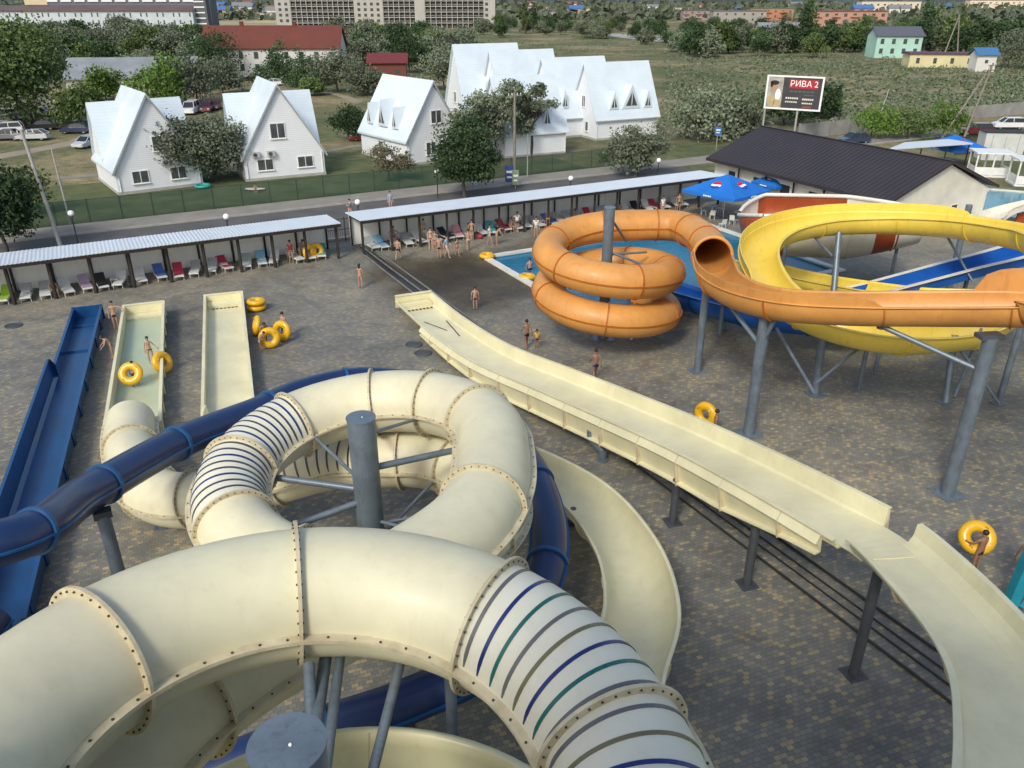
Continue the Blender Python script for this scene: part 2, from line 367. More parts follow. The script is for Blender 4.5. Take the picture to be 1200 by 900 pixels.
# run-out trough 1 (holds water)
def runout(name, label, p0, p1, w, h, wallmat, floor_water, group=None, endwall=True, holes=True, flare=0.0):
    p0 = Vector(p0); p1 = Vector(p1); d = (p1-p0); d.z = 0; L = d.length; rz = math.atan2(d.y, d.x)
    root = thing(name, label, 'slide trough', (p0.x, p0.y, 0), rz, group)
    pts = [p0+d*(i/24) for i in range(25)]
    for q in pts: q.z = 0
    fr = frames(pts); t = 0.05
    prof = lambda hh, s: [(s*(w/2), 0.12), (s*(w/2), hh), (s*(w/2+0.15), hh), (s*(w/2+0.15), hh-0.06), (s*(w/2+0.06), hh-0.06), (s*(w/2+0.06), 0.12)]
    for s in (-1, 1):
        m = MB(); m.sweep(fr, prof(h, s), 0, smooth=False)
        for k in range(1, 24, 3):
            P, T, Rt, U = fr[k]; q = P+Rt*(s*(w/2+0.10)); m.bar((q.x, q.y, 0.01), (q.x, q.y, h-0.07), 0.05, 0.12)
        m.build('side_wall', wallmat, root)
    m = MB(); m.sweep(fr, [(-w/2+0.002, 0.02), (w/2-0.002, 0.02), (w/2-0.002, 0.16), (-w/2+0.002, 0.16)], 0, smooth=False); m.build('trough_floor', wallmat, root)
    P, T, Rt, U = fr[-1]
    m = MB(); m.bar((P-Rt*(w/2+0.15)-T*0.03+Vector((0, 0, h/2+0.02))), (P+Rt*(w/2+0.15)-T*0.03+Vector((0, 0, h/2+0.02))), 0.07, h+0.02)
    m.bar((P-Rt*(w/2+0.15)+Vector((0, 0, h+0.031))), (P+Rt*(w/2+0.15)+Vector((0, 0, h+0.031))), 0.2, 0.05)
    m.build('end_wall', wallmat, root)
    # shelf step in front of the end wall
    m = MB(); q = P-T*0.45; m.bar(q-Rt*(w/2-0.02)+Vector((0, 0, 0.27)), q+Rt*(w/2-0.02)+Vector((0, 0, 0.27)), 0.7, 0.2); m.build('end_step', wallmat, root)
    if holes:
        m = MB()
        for i in range(7):
            q = P-T*0.95+Rt*((i-3)*w/9)+Vector((0, 0, 0.168)); m.box(q, (0.16, 0.16, 0.012), 0.4+rz)
        m.build('drain_slots', M['bolt'], root)
    if floor_water:
        m = MB(); a_ = fr[0][0]+Vector((0, 0, 0.30)); b_ = fr[-1][0]-fr[-1][1]*0.82+Vector((0, 0, 0.30)); r0 = fr[0][2]*(w/2-0.004)
        m.add([a_-r0, a_+r0, b_+r0, b_-r0], [(0, 1, 2, 3)], 0); o = m.build('shallow_water', floor_water, root)
    return root
wat = bpy.data.materials.new('green_shallow_water'); wat.use_nodes = True
b = wat.node_tree.nodes['Principled BSDF']; b.inputs['Base Color'].default_value = (0.42, 0.56, 0.44, 1); b.inputs['Roughness'].default_value = 0.08; b.inputs['Alpha'].default_value = 0.45
nz = wat.node_tree.nodes.new('ShaderNodeTexNoise'); nz.inputs['Scale'].default_value = 2.5; bp = wat.node_tree.nodes.new('ShaderNodeBump'); bp.inputs['Strength'].default_value = 0.3
wat.node_tree.links.new(nz.outputs['Fac'], bp.inputs['Height']); wat.node_tree.links.new(bp.outputs['Normal'], b.inputs['Normal'])
r1 = runout('slide_runout', 'cream runout trough holding green water with two children and a yellow ring inside', (-16.75, 31.0, 0), G(169, 360, 0.7), 2.12, 0.92, M['creamin'], wat, holes=False)
r2 = runout('slide_runout', 'pale empty cream runout trough standing alone beside the stacked yellow rings', (-12.9, 32.2, 0), G(262, 346, 0.7), 2.1, 0.8, M['creamin'], None)
# ================================================================== B: navy tube slide
Bp = [Vector((-24, 10.5, 7.9)), Vector((-17.5, 13.5, 6.8)), G(0, 636, 6.0), G(100, 580, 4.9), G(207, 520, 4.05), G(300, 483, 3.4), Vector((-8.6, 29.9, 3.15)), Vector((-6.2, 31.2, 3.05)), Vector((-3, 30.2, 2.95)), Vector((-0.2, 26.6, 2.9)),
      Vector((1.05, 22.3, 2.8)), Vector((0.95, 18.9, 2.5)), Vector((-0.5, 16.0, 2.2)), Vector((-2.6, 14.7, 2.0)), Vector((-4.8, 13.9, 1.8)), Vector((-6.6, 13.1, 1.65)), Vector((-9.5, 12.2, 1.45)), Vector((-13.0, 12.6, 1.25)), Vector((-15.2, 15.2, 1.1)), Vector((-15.65, 18.6, 1.05))]
PB = path(Bp, 0.3); frB = frames(PB)
rootB = thing('narrow_tube_slide', 'narrow navy blue tube slide with lighter blue ring flanges running behind the cream coils', 'water slide', (-12.9, 21.0, 0))
cb = []; acc = 0
for q in (G(122, 566, 4.7), G(210, 518, 4.05), G(318, 474, 3.35), G(22, 622, 5.8)): cb.append(nearest(frB, q))
for i in range(cb[2]+12, len(frB)-2, 13): cb.append(i)
tube_slide(rootB, PB, 0.57, sorted(cb), (M['navy'], M['navyfl'], M['bolt']), fl_w=0.07, bolts=0, seam_bolts=0, nseg=32, flt=0.12, seam_w=0.06)
q = G(117, 590, 4.6); post(rootB, (q.x, q.y, 4.2), (q.x, q.y), 0.2, 'steel')
m = MB(); m.box((q.x, q.y, 4.25), (0.5, 0.34, 0.22), 0.5); m.build('saddle_bracket', M['steeld'], rootB)
for q in ((0.95, 18.9, 2.0), (-2.6, 14.7, 1.5), (-6.2, 31.2, 2.5), (-15.2, 15.2, 0.6)): post(rootB, q, q[:2], 0.12, 'steeld')
# blue runout with stepped walls
p0 = Vector((-15.65, 18.6, 0)); p1 = G(103, 364, 0.6); p1.z = 0; d = (p1-p0); rzB = math.atan2(d.y, d.x)
rootC = thing('blue_runout', 'long deep blue runout trough with stepped side walls at the left edge of the paving', 'slide trough', p0, rzB)
frC = frames([p0+d*(i/30) for i in range(31)]); w = 1.42
for s, tag_ in ((-1, 0), (1, 1)):
    m = MB()
    if s == -1:
        m.sweep(frC[:22], [(s*w/2, 0.1), (s*w/2, 0.16), (s*(w/2+0.16), 0.3), (s*(w/2+0.22), 1.2), (s*(w/2+0.34), 1.2), (s*(w/2+0.34), 1.14), (s*(w/2+0.27), 1.14), (s*(w/2+0.22), 0.1)], 0, smooth=False)
        m.sweep(frC[21:], [(s*w/2, 0.1), (s*(w/2+0.02), 0.8), (s*(w/2+0.16), 0.8), (s*(w/2+0.16), 0.74), (s*(w/2+0.07), 0.74), (s*(w/2+0.06), 0.1)], 0, smooth=False)
        P, T, Rt, U = frC[21]; m.prism([P+Rt*(s*(w/2-0.0))+Vector((0, 0, 0.1)), P+Rt*(s*(w/2+0.3))+Vector((0, 0, 0.1)), P+Rt*(s*(w/2+0.34))+Vector((0, 0, 1.2)), P+Rt*(s*(w/2+0.2))+Vector((0, 0, 1.2)), P+Rt*(s*(w/2))+Vector((0, 0, 0.82))], T*0.05)
    else:
        m.sweep(frC, [(s*w/2, 0.1), (s*(w/2+0.02), 0.9), (s*(w/2+0.16), 0.9), (s*(w/2+0.16), 0.84), (s*(w/2+0.07), 0.84), (s*(w/2+0.06), 0.1)], 0, smooth=False)
    for k in range(1, 30, 3):
        P, T, Rt, U = frC[k]; q = P+Rt*(s*(w/2+(0.36 if s == -1 and k < 22 else 0.11))); m.bar((q.x, q.y, 0.01), (q.x, q.y, 0.73), 0.05, 0.16)
    m.build('side_wall', M['blue'], rootC)
m = MB(); m.sweep(frC, [(-w/2+0.003, 0.02), (w/2-0.003, 0.02), (w/2-0.003, 0.17), (-w/2+0.003, 0.17)], 0, smooth=False); m.build('trough_floor', M['blue'], rootC)
P, T, Rt, U = frC[-1]
m = MB(); m.bar(P-Rt*(w/2+0.15)+Vector((0, 0, 0.45)), P+Rt*(w/2+0.15)+Vector((0, 0, 0.45)), 0.1, 0.9); m.build('end_wall', M['blue'], rootC)
m = MB(); q = P-T*1.6; m.bar(q-Rt*(w/2-0.03)+Vector((0, 0, 0.22)), q+Rt*(w/2-0.03)+Vector((0, 0, 0.22)), 0.08, 0.1)
m.bar(q-T*4-Rt*(w/2-0.03)+Vector((0, 0, 0.22)), q-T*4+Rt*(w/2-0.03)+Vector((0, 0, 0.22)), 0.08, 0.1); m.build('weir_strip', M['navyfl'], rootC)
# ================================================================== C: open cream spiral trough ; D: open trough under near coil
Cp = [Vector((5.2, -3, 5.3)), Vector((3.6, 3, 4.3)), Vector((2.3, 8.2, 3.7)), Vector((1.95, 11.8, 3.2)), Vector((2.75, 14.9, 2.7)), Vector((3.7, 17.8, 2.3)), Vector((3.65, 21.3, 1.95)), Vector((2.3, 25.0, 1.65)), Vector((-0.8, 28.0, 1.45)),
      Vector((-4.8, 29.2, 1.3)), Vector((-8.6, 28.8, 1.15)), Vector((-11.2, 29.6, 1.05)), Vector((-12.7, 31.6, 1.0)), Vector((-13.1, 33.0, 0.97))]
PC = path(Cp, 0.25)
rootD = thing('open_spiral_slide', 'open cream half pipe slide curving low around the right of the two coils', 'water slide', (3.7, 17.8, 0))
frD = frames(PC, roll=lambda t: 0.16*math.sin(min(1, t*2)*math.pi) if t < 0.5 else 0)
prof = shell(u_inner(0.98, 0.06), 0.045, 0.07, 0.05)
k = 0; step = 15
while k < len(frD)-2:
    e = min(k+step, len(frD)-1); m = MB(); m.sweep(frD[k:e+1], prof, 0, caps=False)
    m.build('half_pipe_section', M['creamin'], rootD); k = e
    if k < len(frD)-2:
        m = MB(); P, T, Rt, U = frD[k]
        m.sweep([(P-T*0.025, T, Rt, U), (P+T*0.025, T, Rt, U)], shell([(x*1.055, y*1.055 if y < 0 else y-0.06) for x, y in u_inner(0.98, 0.06)], 0.09), 0, smooth=False)
        m.build('joint_flange', M['creamfl'], rootD)
for q in ((3.7, 17.8, 1.2), (2.3, 25.0, 0.7), (2.3, 8.2, 2.7), (3.65, 21.3, 0.95)): post(rootD, q, q[:2], 0.11, 'steeld')
Dp = [Vector((-1.0, -3.2, 6.3)), Vector((-5.2, 0.5, 6.1))]+arc(CN, RN, 195, -60, 5.9, 4.5, 18)+[Vector((1.8, -2, 4.2))]
Dp = [Vector((q.x, q.y, q.z-0.55)) for q in Dp]
PD = path(Dp, 0.25); frE = frames(PD)
rootE = thing('inner_half_pipe', 'shaded open cream half pipe loop seen beneath the nearest coil beside the round column', 'water slide', (CN[0]+2, CN[1]+3, 0))
m = MB(); m.sweep(frE, shell(u_inner(0.95, 0.35), 0.045, 0.10, 0.05), 0, caps=False); m.build('half_pipe_section', M['creamin'], rootE)
for a in (95, 30): 
    kk = nearest(frE, (CN[0]+RN*math.cos(R_(a)), CN[1]+RN*math.sin(R_(a)), 5)); P, T, Rt, U = frE[kk]
    m = MB(); m.sweep([(P-T*0.012, T, Rt, U), (P+T*0.012, T, Rt, U)], shell([(x*0.994, y*0.994) for x, y in u_inner(0.95, 0.35)], 0.012), 0, smooth=False); m.build('joint_line', M['creamfl'], rootE)
post(rootE, (1.2, 7.9, 3.6), (1.2, 7.9), 0.12, 'steeld'); post(rootE, (-5.4, 8.4, 4.4), (-5.4, 8.4), 0.12, 'steeld')
# ================================================================== E: wide open cream slide on the right
E1 = [G(485, 356, 0.35), G(522, 388, 0.6), G(575, 423, 0.95), G(650, 455, 1.5), G(730, 489, 2.0), G(800, 520, 2.5), G(880, 560, 3.15), G(960, 603, 3.65), G(1008, 630, 3.78)]
E2 = [G(968, 608, 3.66), G(1024, 637, 3.86), G(1070, 678, 4.15), G(1136, 752, 4.45), G(1176, 822, 4.75), G(1192, 905, 5.1), G(1196, 1000, 5.5), G(1190, 1130, 6.0)]
rootF = thing('wide_open_slide', 'long wide open cream slide descending from the lower right corner on short grey posts', 'water slide', (E1[4].x, E1[4].y, 0))
PF = path(E1, 0.4); frF = frames(PF)
wf = 1.02
inner = [(-wf-0.10, 0.62), (-wf, 0.08), (-wf+0.08, 0.0), (wf-0.08, 0.0), (wf, 0.08), (wf+0.06, 0.34)]
# far wall is on the left when heading towards the camera
n1 = len(frF)
m = MB(); m.sweep(frF[:n1], shell(inner, 0.05, 0.09, 0.05), 0, smooth=False); m.build('straight_chute', M['creamin'], rootF)
# outer skirt with ribs (near side = right when heading to the camera)
sk = MB(); k0 = 12
hs = lambda i: (0.22+0.62*min(1.0, max(0.0, (i-k0)/25.0)))*min(1.0, 0.35+(n1-1-i)/16.0)
vs = []; fs = []
seq = list(range(k0, n1-1))
def skirt(i, pr):
    P, T, Rt, U = frF[i]; return [P+Rt*x+U*y for x, y in pr]
for i in seq:
    h = hs(i)
    vs += skirt(i, [(wf+0.10, 0.30), (wf+0.32, -0.02), (wf+0.20, -0.06), (wf+0.10, -h*0.95), (wf+0.28, -h), (wf+0.28, -h-0.05), (wf+0.05, -h-0.03), (wf+0.06, 0.25)])
nn = 8
for k in range(len(seq)-1):
    for j in range(nn): fs.append((k*nn+j, k*nn+(j+1) % nn, (k+1)*nn+(j+1) % nn, (k+1)*nn+j))
fs.append(tuple(range(nn))); fs.append(tuple((len(seq)-1)*nn+j for j in range(nn)))
sk.add(vs, fs, 0, False); sk.build('side_skirt', M['creamin'], rootF)
for i in range(k0+4, n1-1, 6):
    P, T, Rt, U = frF[i]; h = hs(i)
    m = MB(); m.prism([P-T*0.025+Rt*x+U*y for x, y in [(wf+0.14, 0.26), (wf+0.33, -0.03), (wf+0.30, -h), (wf+0.30, -h-0.10), (wf+0.08, -h-0.10)]], T*0.05); m.build('rib', M['creamfl'], rootF)
for i in range(8, n1, 6):
    P, T, Rt, U = frF[i]; m = MB()
    m.prism([P-T*0.02+Rt*(-x)+U*y for x, y in [(wf+0.16, 0.56), (wf+0.2, -0.1), (wf-0.2, -0.12), (wf+0.05, 0.02)]], T*0.04); m.build('rib', M['creamfl'], rootF)
P, T, Rt, U = frF[0]
m = MB(); m.bar(P-Rt*(wf+0.17)+Vector((0, 0, 0.3)), P+Rt*(wf+0.17)+Vector((0, 0, 0.3)), 0.1, 0.75); m.bar(P-Rt*(wf+0.17)+Vector((0, 0, 0.69)), P+Rt*(wf+0.17)+Vector((0, 0, 0.69)), 0.22, 0.05); m.build('end_wall', M['creamin'], rootF)
m = MB(); q = P+T*0.5; m.bar(q-Rt*(wf-0.1)+Vector((0, 0, 0.1)), q+Rt*(wf-0.1)+Vector((0, 0, 0.1)), 0.7, 0.18); m.build('end_step', M['creamin'], rootF)
m = MB()
for i in range(7):
    q = P+T*1.3+Rt*((i-3)*0.24)+Vector((0, 0, 0.028)); m.box(q, (0.14, 0.2, 0.012), 0.6)
m.build('drain_slots', M['bolt'], rootF)
m = MB(); a_ = frF[9]; b_ = frF[14]; q0 = a_[0]+a_[2]*0.55+a_[3]*0.03; q1 = b_[0]+b_[2]*(-0.1)+b_[3]*0.03; m.cyl(q0, q1, 0.025, n=6)
q0 = frF[10][0]-frF[10][2]*0.7+frF[10][3]*0.03; q1 = frF[17][0]-frF[17][2]*0.35+frF[17][3]*0.03; m.cyl(q0, q1, 0.03, n=6); m.build('hose', M['steeld'], rootF)
PG = path(E2, 0.3); frG = frames(PG)
cur = [(-1.13, 0.62), (-1.10, 0.5), (-1.04, 0.28), (-0.9, 0.1), (-0.65, 0.02), (0, 0.0), (0.65, 0.02), (0.9, 0.1), (1.0, 0.30), (1.04, 0.46)]
cur = [(x*0.97, y) for x, y in cur]
cur_sm = [(-x, y) for x, y in reversed(inner)]
ka = 6
m = MB(); m.sweep(frG[ka:], [(x, y) for x, y in shell(cur, 0.05, 0.10, 0.06)], 0, smooth=False); m.build('curved_chute', M['creamin'], rootF)
m = MB(); m.sweep(frG[:ka+3], [(x, y-0.012) for x, y in [(-0.93, 0.0), (0.93, 0.0), (0.93, 0.045), (-0.93, 0.045)]], 0, smooth=False); m.build('transition_floor', M['creamin'], rootF)
for i in range(ka+8, len(frG)-2, 10):
    P, T, Rt, U = frG[i]; m = MB(); m.sweep([(P-T*0.03, T, Rt, U), (P+T*0.03, T, Rt, U)], shell([(x*1.055, y-0.055) for x, y in cur], 0.09), 0, smooth=False); m.build('joint_flange', M['creamfl'], rootF)
for px, py, zt in ((788, 612, 1.9), (875, 685, 2.5), (1000, 790, 3.75)):
    q = G(px, py); post(rootF, (q.x, q.y, zt), (q.x, q.y), 0.15, 'steeld')
m = MB(); m.bar((q.x-0.15, q.y-0.1, 3.8), (q.x+1.5, q.y+0.7, 3.8), 0.14, 0.14); m.build('saddle_bracket', M['steeld'], rootF)
for i in (8, 16): q = frF[i*2][0]; post(rootF, (q.x, q.y, max(0.3, q.z-0.15)), (q.x, q.y), 0.08, 'steeld', plate=False)
q = frG[-12][0]; post(rootF, (q.x, q.y, q.z-0.2), (q.x, q.y), 0.18, 'steeld')
# drain elbow under the chute
q = G(706, 540); m = MB(); m.cyl((q.x, q.y, 0.0), (q.x, q.y, 0.55), 0.17, n=14); m.cyl((q.x, q.y, 0), (q.x, q.y, 0.1), 0.24, n=14); m.cyl((q.x, q.y, 0.5), (q.x-0.55, q.y+0.25, 0.95), 0.15, n=14); m.cyl((q.x-0.55, q.y+0.25, 0.93), (q.x-0.55, q.y+0.25, 1.35), 0.15, n=14)
m.build('drain_pipe', M['steel'], rootF)
# ================================================================== H: orange slide
CO = (5.4, 43.3); RO = 3.35
O_tube = [G(835, 300, 6.05), G(830, 288, 5.95), G(812, 272, 5.85), G(785, 264, 5.75)]+arc(CO, RO, 80, 765, 5.75, 1.55, 46)
O_open = [Vector((33, 23.5, 9.3)), G(1300, 356, 8.4), G(1200, 353, 7.9), G(1100, 353, 7.5), G(1000, 353, 7.1), G(920, 349, 6.75), G(870, 338, 6.5), G(843, 322, 6.3), G(836, 305, 6.12), G(834, 299, 6.06)]
rootH = thing('orange_slide', 'orange water slide, open chute at right and closed double coil by the pool', 'water slide', (CO[0], CO[1], 0))
PH = path(O_tube, 0.3); frH = frames(PH)
chs = list(range(0, len(frH)-3, 9))
tube_slide(rootH, PH, 0.9, chs, (M['orange'], M['orangefl'], M['bolt']), fl_w=0.06, bolts=0, seam_bolts=0, nseg=40, flt=0.06, seam_w=0.06)
m = MB(); P, T, Rt, U = frH[0]; m.torus(P, T, 0.97, 0.09, 40, 8); m.build('mouth_ring', M['orange'], rootH)
PO = path(O_open, 0.35); frO = frames(PO)
half = shell(u_inner(0.93, 0.10), 0.05, 0.07, 0.05); 
k = 0
while k < len(frO)-1:
    e = min(k+11, len(frO)-1); m = MB(); m.sweep(frO[k:e+1], half, 0, caps=False); m.build('open_chute', M['orange'], rootH); k = e
    P, T, Rt, U = frO[k]; m = MB(); m.sweep([(P-T*0.02, T, Rt, U), (P+T*0.02, T, Rt, U)], shell([(x*1.055, y*1.055 if y < 0 else y-0.08) for x, y in u_inner(0.93, 0.10)], 0.07), 0, smooth=False); m.build('joint_flange', M['orangefl'], rootH)
# raised splash wall on the far side, right and its rounded start
def splash(i0, i1, side, h, nm, mt, frx, root, r=0.93):
    vs = []; n_ = 0
    for i in range(i0, i1+1):
        P, T, Rt, U = frx[i]; t = (i-i0)/(i1-i0); hh = h*min(1, math.sqrt(max(0, 1-(1-min(1, t/0.12))**2))) if t < 0.12 else h
        if t > 0.93: hh = h*math.sqrt(max(0, 1-((t-0.93)/0.07)**2))
        for (x, y) in ((r, 0.05), (r+0.05, 0.05+hh+0.02), (r+0.10, 0.05+hh+0.02), (r+0.05, 0.05)): vs.append(P+Rt*(side*x)+U*y)
    m = MB(); N_ = i1-i0+1; fs = [(k*4+j, k*4+(j+1) % 4, (k+1)*4+(j+1) % 4, (k+1)*4+j) for k in range(N_-1) for j in range(4)]
    fs += [(0, 1, 2, 3), ((N_-1)*4, (N_-1)*4+1, (N_-1)*4+2, (N_-1)*4+3)]
    m.add(vs, fs, 0); m.build(nm, mt, root)
iR = nearest(frO, G(1146, 353, 7.6)); splash(0, iR, 1, 0.9, 'splash_wall', M['orange'], frO, rootH)
iL = nearest(frO, G(1030, 353, 7.2)); splash(iL, len(frO)-3, -1, 0.42, 'splash_wall', M['orange'], frO, rootH)
def spost(root, px, py, topz, r, lean=None, m_='steel'):
    q = G(px, py); post(root, (q.x+(lean[0] if lean else 0), q.y+(lean[1] if lean else 0), topz), (q.x, q.y), r, m_); return q
q1 = spost(rootH, 877, 508, 5.75, 0.25); q2 = spost(rootH, 817, 435, 4.9, 0.2); q3 = spost(rootH, 1110, 578, 6.75, 0.27)
q4 = spost(rootH, 843, 393, 4.6, 0.13)
for q, z, dx, sc_ in ((q1, 4.3, -3.6, 1), (q1, 4.4, 2.8, 1), (q3, 5.4, -3.2, 1)):
    i = nearest(frO, (q.x+dx, q.y+2, 6.5)); P = frO[i][0]; brace(rootH, (q.x, q.y, z), (P.x, P.y-0.2, P.z-0.95), 0.1)
    m = MB(); m.cyl((P.x, P.y-0.2, P.z-1.05), (P.x, P.y-0.2, P.z-0.8), 0.16, n=10); m.build('saddle_bracket', M['steeld'], rootH)
for q_ in (q1, q3):
    m = MB(); m.box((q_.x, q_.y+0.1, 5.78 if q_ is q1 else 6.78), (0.9, 0.5, 0.16), 0.1); m.build('saddle_bracket', M['steeld'], rootH)
m = MB(); m.cyl((CO[0]-0.1, CO[1], 0), (CO[0]-0.1, CO[1], 7.6), 0.3, n=28); m.cyl((CO[0]-0.1, CO[1], 7.6), (CO[0]-0.1, CO[1], 7.65), 0.32, n=28); m.box((CO[0]-0.1, CO[1], 0.03), (1.2, 1.2, 0.06)); m.build('support_column', M['steel'], rootH)
for a, z0, z1 in ((60, 7.2, 5.2), (-5, 5.2, 4.3), (200, 3.2, 3.3), (-60, 2.6, 3.8), (260, 2.0, 2.4), (20, 5.0, 4.9)):
    brace(rootH, (CO[0]-0.1, CO[1], z0), (CO[0]+2.35*math.cos(R_(a)), CO[1]+2.35*math.sin(R_(a)), z1), 0.07, name='support_arm')
q = G(740, 398); m = MB(); m.cyl((q.x, q.y, 0), (q.x+0.1, q.y+0.4, 2.1), 0.07, n=10); m.build('drain_pipe', M['white'], rootH)
# ================================================================== I: yellow slide
Yp = [Vector((38, 33, 9.0)), G(1320, 296, 8.2), G(1200, 270, 7.4), G(1120, 258, 6.9), G(1040, 254, 6.5), G(965, 257, 6.2), G(912, 270, 5.9), G(889, 293, 5.6), G(902, 330, 5.2), G(945, 362, 4.8), G(1010, 384, 4.4), G(1080, 390, 4.0), G(1145, 382, 3.65),
      G(1175, 363, 3.4), G(1160, 350, 3.2), G(1085, 346, 2.9), G(1000, 335, 2.5), G(940, 324, 2.1), G(895, 312, 1.7), G(868, 302, 1.3)]
PY = path(Yp, 0.35); frY = frames(PY)
rootI = thing('yellow_slide', 'open bright yellow water slide looping behind the orange chute', 'water slide', (15.5, 42, 0))
yprof = shell(u_inner(0.95, 0.14), 0.05, 0.08, 0.05); k = 0
while k < len(frY)-1:
    e = min(k+12, len(frY)-1); m = MB(); m.sweep(frY[k:e+1], yprof, 0, caps=False); m.build('open_chute', M['yellow'], rootI); k = e
    P, T, Rt, U = frY[k]; m = MB(); m.sweep([(P-T*0.03, T, Rt, U), (P+T*0.03, T, Rt, U)], shell([(x*1.055, y*1.055 if y < 0 else y-0.09) for x, y in u_inner(0.95, 0.14)], 0.07), 0, smooth=False); m.build('joint_flange', M['yellowd'], rootI)
iA = 0; iB = nearest(frY, G(1135, 258, 7.0))
splash(nearest(frY, G(1128, 258, 6.9)), nearest(frY, G(905, 335, 5.2)), 1, 0.5, 'splash_wall', M['yellow'], frY, rootI, 0.95)
for px, py, z, r, ln in ((955, 462, 4.1, 0.2, (0, 0.5)), (972, 400, 6.0, 0.17, (0.7, 3.2)), (1108, 472, 3.1, 0.17, (0.3, 1.2)), (1170, 472, 4.5, 0.16, None), (1006, 456, 3.0, 0.11, None), (1110, 345, 6.0, 0.2, None), (912, 345, 4.6, 0.12, None), (1025, 437, 3.2, 0.1, None)):
    spost(rootI, px, py, z, r, ln)
for a_, b_ in (((910, 385, 4.3), (955, 462, 3.2)), ((940, 262, 5.6), (975, 300, 4.8)), ((1035, 385, 3.6), (955, 450, 2.8)), ((1118, 466, 0.6), (1150, 385, 3.2)), ((1170, 472, 0.3), (1118, 400, 3.3)), ((1105, 268, 6.0), (1140, 330, 3.5))):
    p = G(*a_); q = G(*b_); brace(rootI, p, q, 0.07)
# ================================================================== J: red and white raft bowl slide
rootJ = thing('banded_raft_slide', 'huge white and rust red banded half pipe raft slide beside the pool', 'water slide', tuple(G(970, 300)))
Jp = [G(905, 262, 3.3), G(960, 257, 3.4), G(1020, 262, 3.6), G(1075, 275, 3.9)]
c0 = G(866, 252, 4.3); c1 = G(1078, 258, 4.8); ax = (c1-c0); L = ax.length; T = ax.normalized(); Rt = T.cross(Vector((0, 0, 1))).normalized(); U = Rt.cross(T)
seg = []; nJ = 48
def jr(t): return 3.3*(max(0.0, min(1, t/0.14))**0.5 if t < 0.14 else 1.0)*(1-0.45*max(0, (t-0.6)/0.4)**1.3)
bands = [(0.0, 0.17, 'red'), (0.17, 0.62, 'mix'), (0.62, 0.80, 'white'), (0.80, 0.92, 'red'), (0.92, 1.0, 'white')]
m = MB(); ni = 28; rings = []
for k in range(nJ+1):
    t = k/nJ; r = max(0.35, jr(t)); P = c0+ax*t
    ring = []
    for (off, rev) in ((0.0, False), (0.07, True)):
        pts_ = []
        for i in range(ni+1):
            a = R_(163+214*i/ni)
            pts_.append(P+Rt*((r+off)*math.cos(a))*1.0+U*((r+off)*0.78*math.sin(a)))
        ring += list(reversed(pts_)) if rev else pts_
    rings.append(ring)
N_ = len(rings[0]); vs = [p for r in rings for p in r]; base = len(m.v); m.v += [tuple(v) for v in vs]
for k in range(nJ):
    t = (k+0.5)/nJ
    for i in range(N_):
        inner_face = i < ni; f = (i % (ni+1))/ni
        if inner_face: c_ = 0 if (f < 0.46 and 0.10 < t < 0.62) or (f >= 0.46 and t < 0.28) else 1
        else: c_ = 0 if (t < 0.28) or (0.76 < t < 0.88) else 1
        m.f.append([k*N_+i, k*N_+(i+1) % N_, (k+1)*N_+(i+1) % N_, (k+1)*N_+i]); m.m.append(c_); m.s.append(True)
m.add([rings[0][i] for i in range(N_)], [tuple(range(N_))], 0); m.add([rings[-1][i] for i in range(N_)], [tuple(range(N_))], 1)
m.build('half_pipe_shell', [M['red'], M['white']], rootJ)
for t in (0.3, 0.62, 0.86):
    P = c0+ax*t; r = jr(t)+0.10; m = MB(); ns = 26
    fr_ = []
    prev = None
    for i in range(ns+1):
        a = R_(165+210*i/ns); q = P+Rt*(r*math.cos(a))+U*(r*0.78*math.sin(a))
        if prev is not None: m.cyl(prev, q, 0.05, n=6, caps=False)
        prev = q
    m.build('hoop_rib', M['white'], rootJ)
for s_ in (163, 377):
    m = MB(); prev = None
    for k in range(0, nJ+1, 1):
        t = k/nJ; r = max(0.35, jr(t))+0.03; P = c0+ax*t; a = R_(s_); q = P+Rt*(r*math.cos(a))+U*(r*0.78*math.sin(a))
        if prev is not None: m.cyl(prev, q, 0.14, n=8, caps=False)
        prev = q
    m.build('rim', M['white'], rootJ)
for t, s_ in ((0.2, -1), (0.2, 1), (0.6, 1), (0.6, -1), (0.9, 1)):
    P = c0+ax*t+Rt*(s_*0.9); post(rootJ, (P.x, P.y, P.z-1.2), (P.x, P.y), 0.11)
# ================================================================== K: blue pool slides
rootK = thing('blue_pool_slide', 'royal blue straight slide with a white rim descending into the pool behind the orange chute', 'water slide', tuple(G(1130, 350)))
Kp = [G(1330, 262, 6.2), G(1200, 303, 4.5), G(1120, 324, 3.4), G(1060, 340, 2.5), G(1000, 355, 1.6), G(950, 362, 1.1)]
PK = path(Kp, 0.4); frK = frames(PK); m = MB(); kp = [(-0.9, 0.62), (-0.82, 0.0), (0.82, 0.0), (0.9, 0.62)]
m.sweep(frK, shell(kp, 0.05, 0.02, 0.05), 0, smooth=False); m.build('blue_chute', M['rblue'], rootK)
for s_ in (-1, 1):
    m = MB(); m.sweep(frK, [(s_*0.86, 0.63), (s_*1.16, 0.66), (s_*1.16, 0.60), (s_*0.95, 0.57)], 0, smooth=False); m.build('white_rim', M['white'], rootK)
for i in (6, 16, 24): P = frK[i][0]; post(rootK, (P.x, P.y, P.z-0.05), (P.x, P.y), 0.12)
rootL = thing('blue_curved_slide', 'low curved royal blue trough running under the orange chute beside its coil', 'water slide', tuple(G(850, 400)))
Lp = [G(752, 318, 0.75), G(785, 338, 1.0), G(830, 352, 1.35), G(880, 364, 1.75), G(940, 372, 2.1), G(1000, 372, 2.5), G(1060, 362, 2.9)]
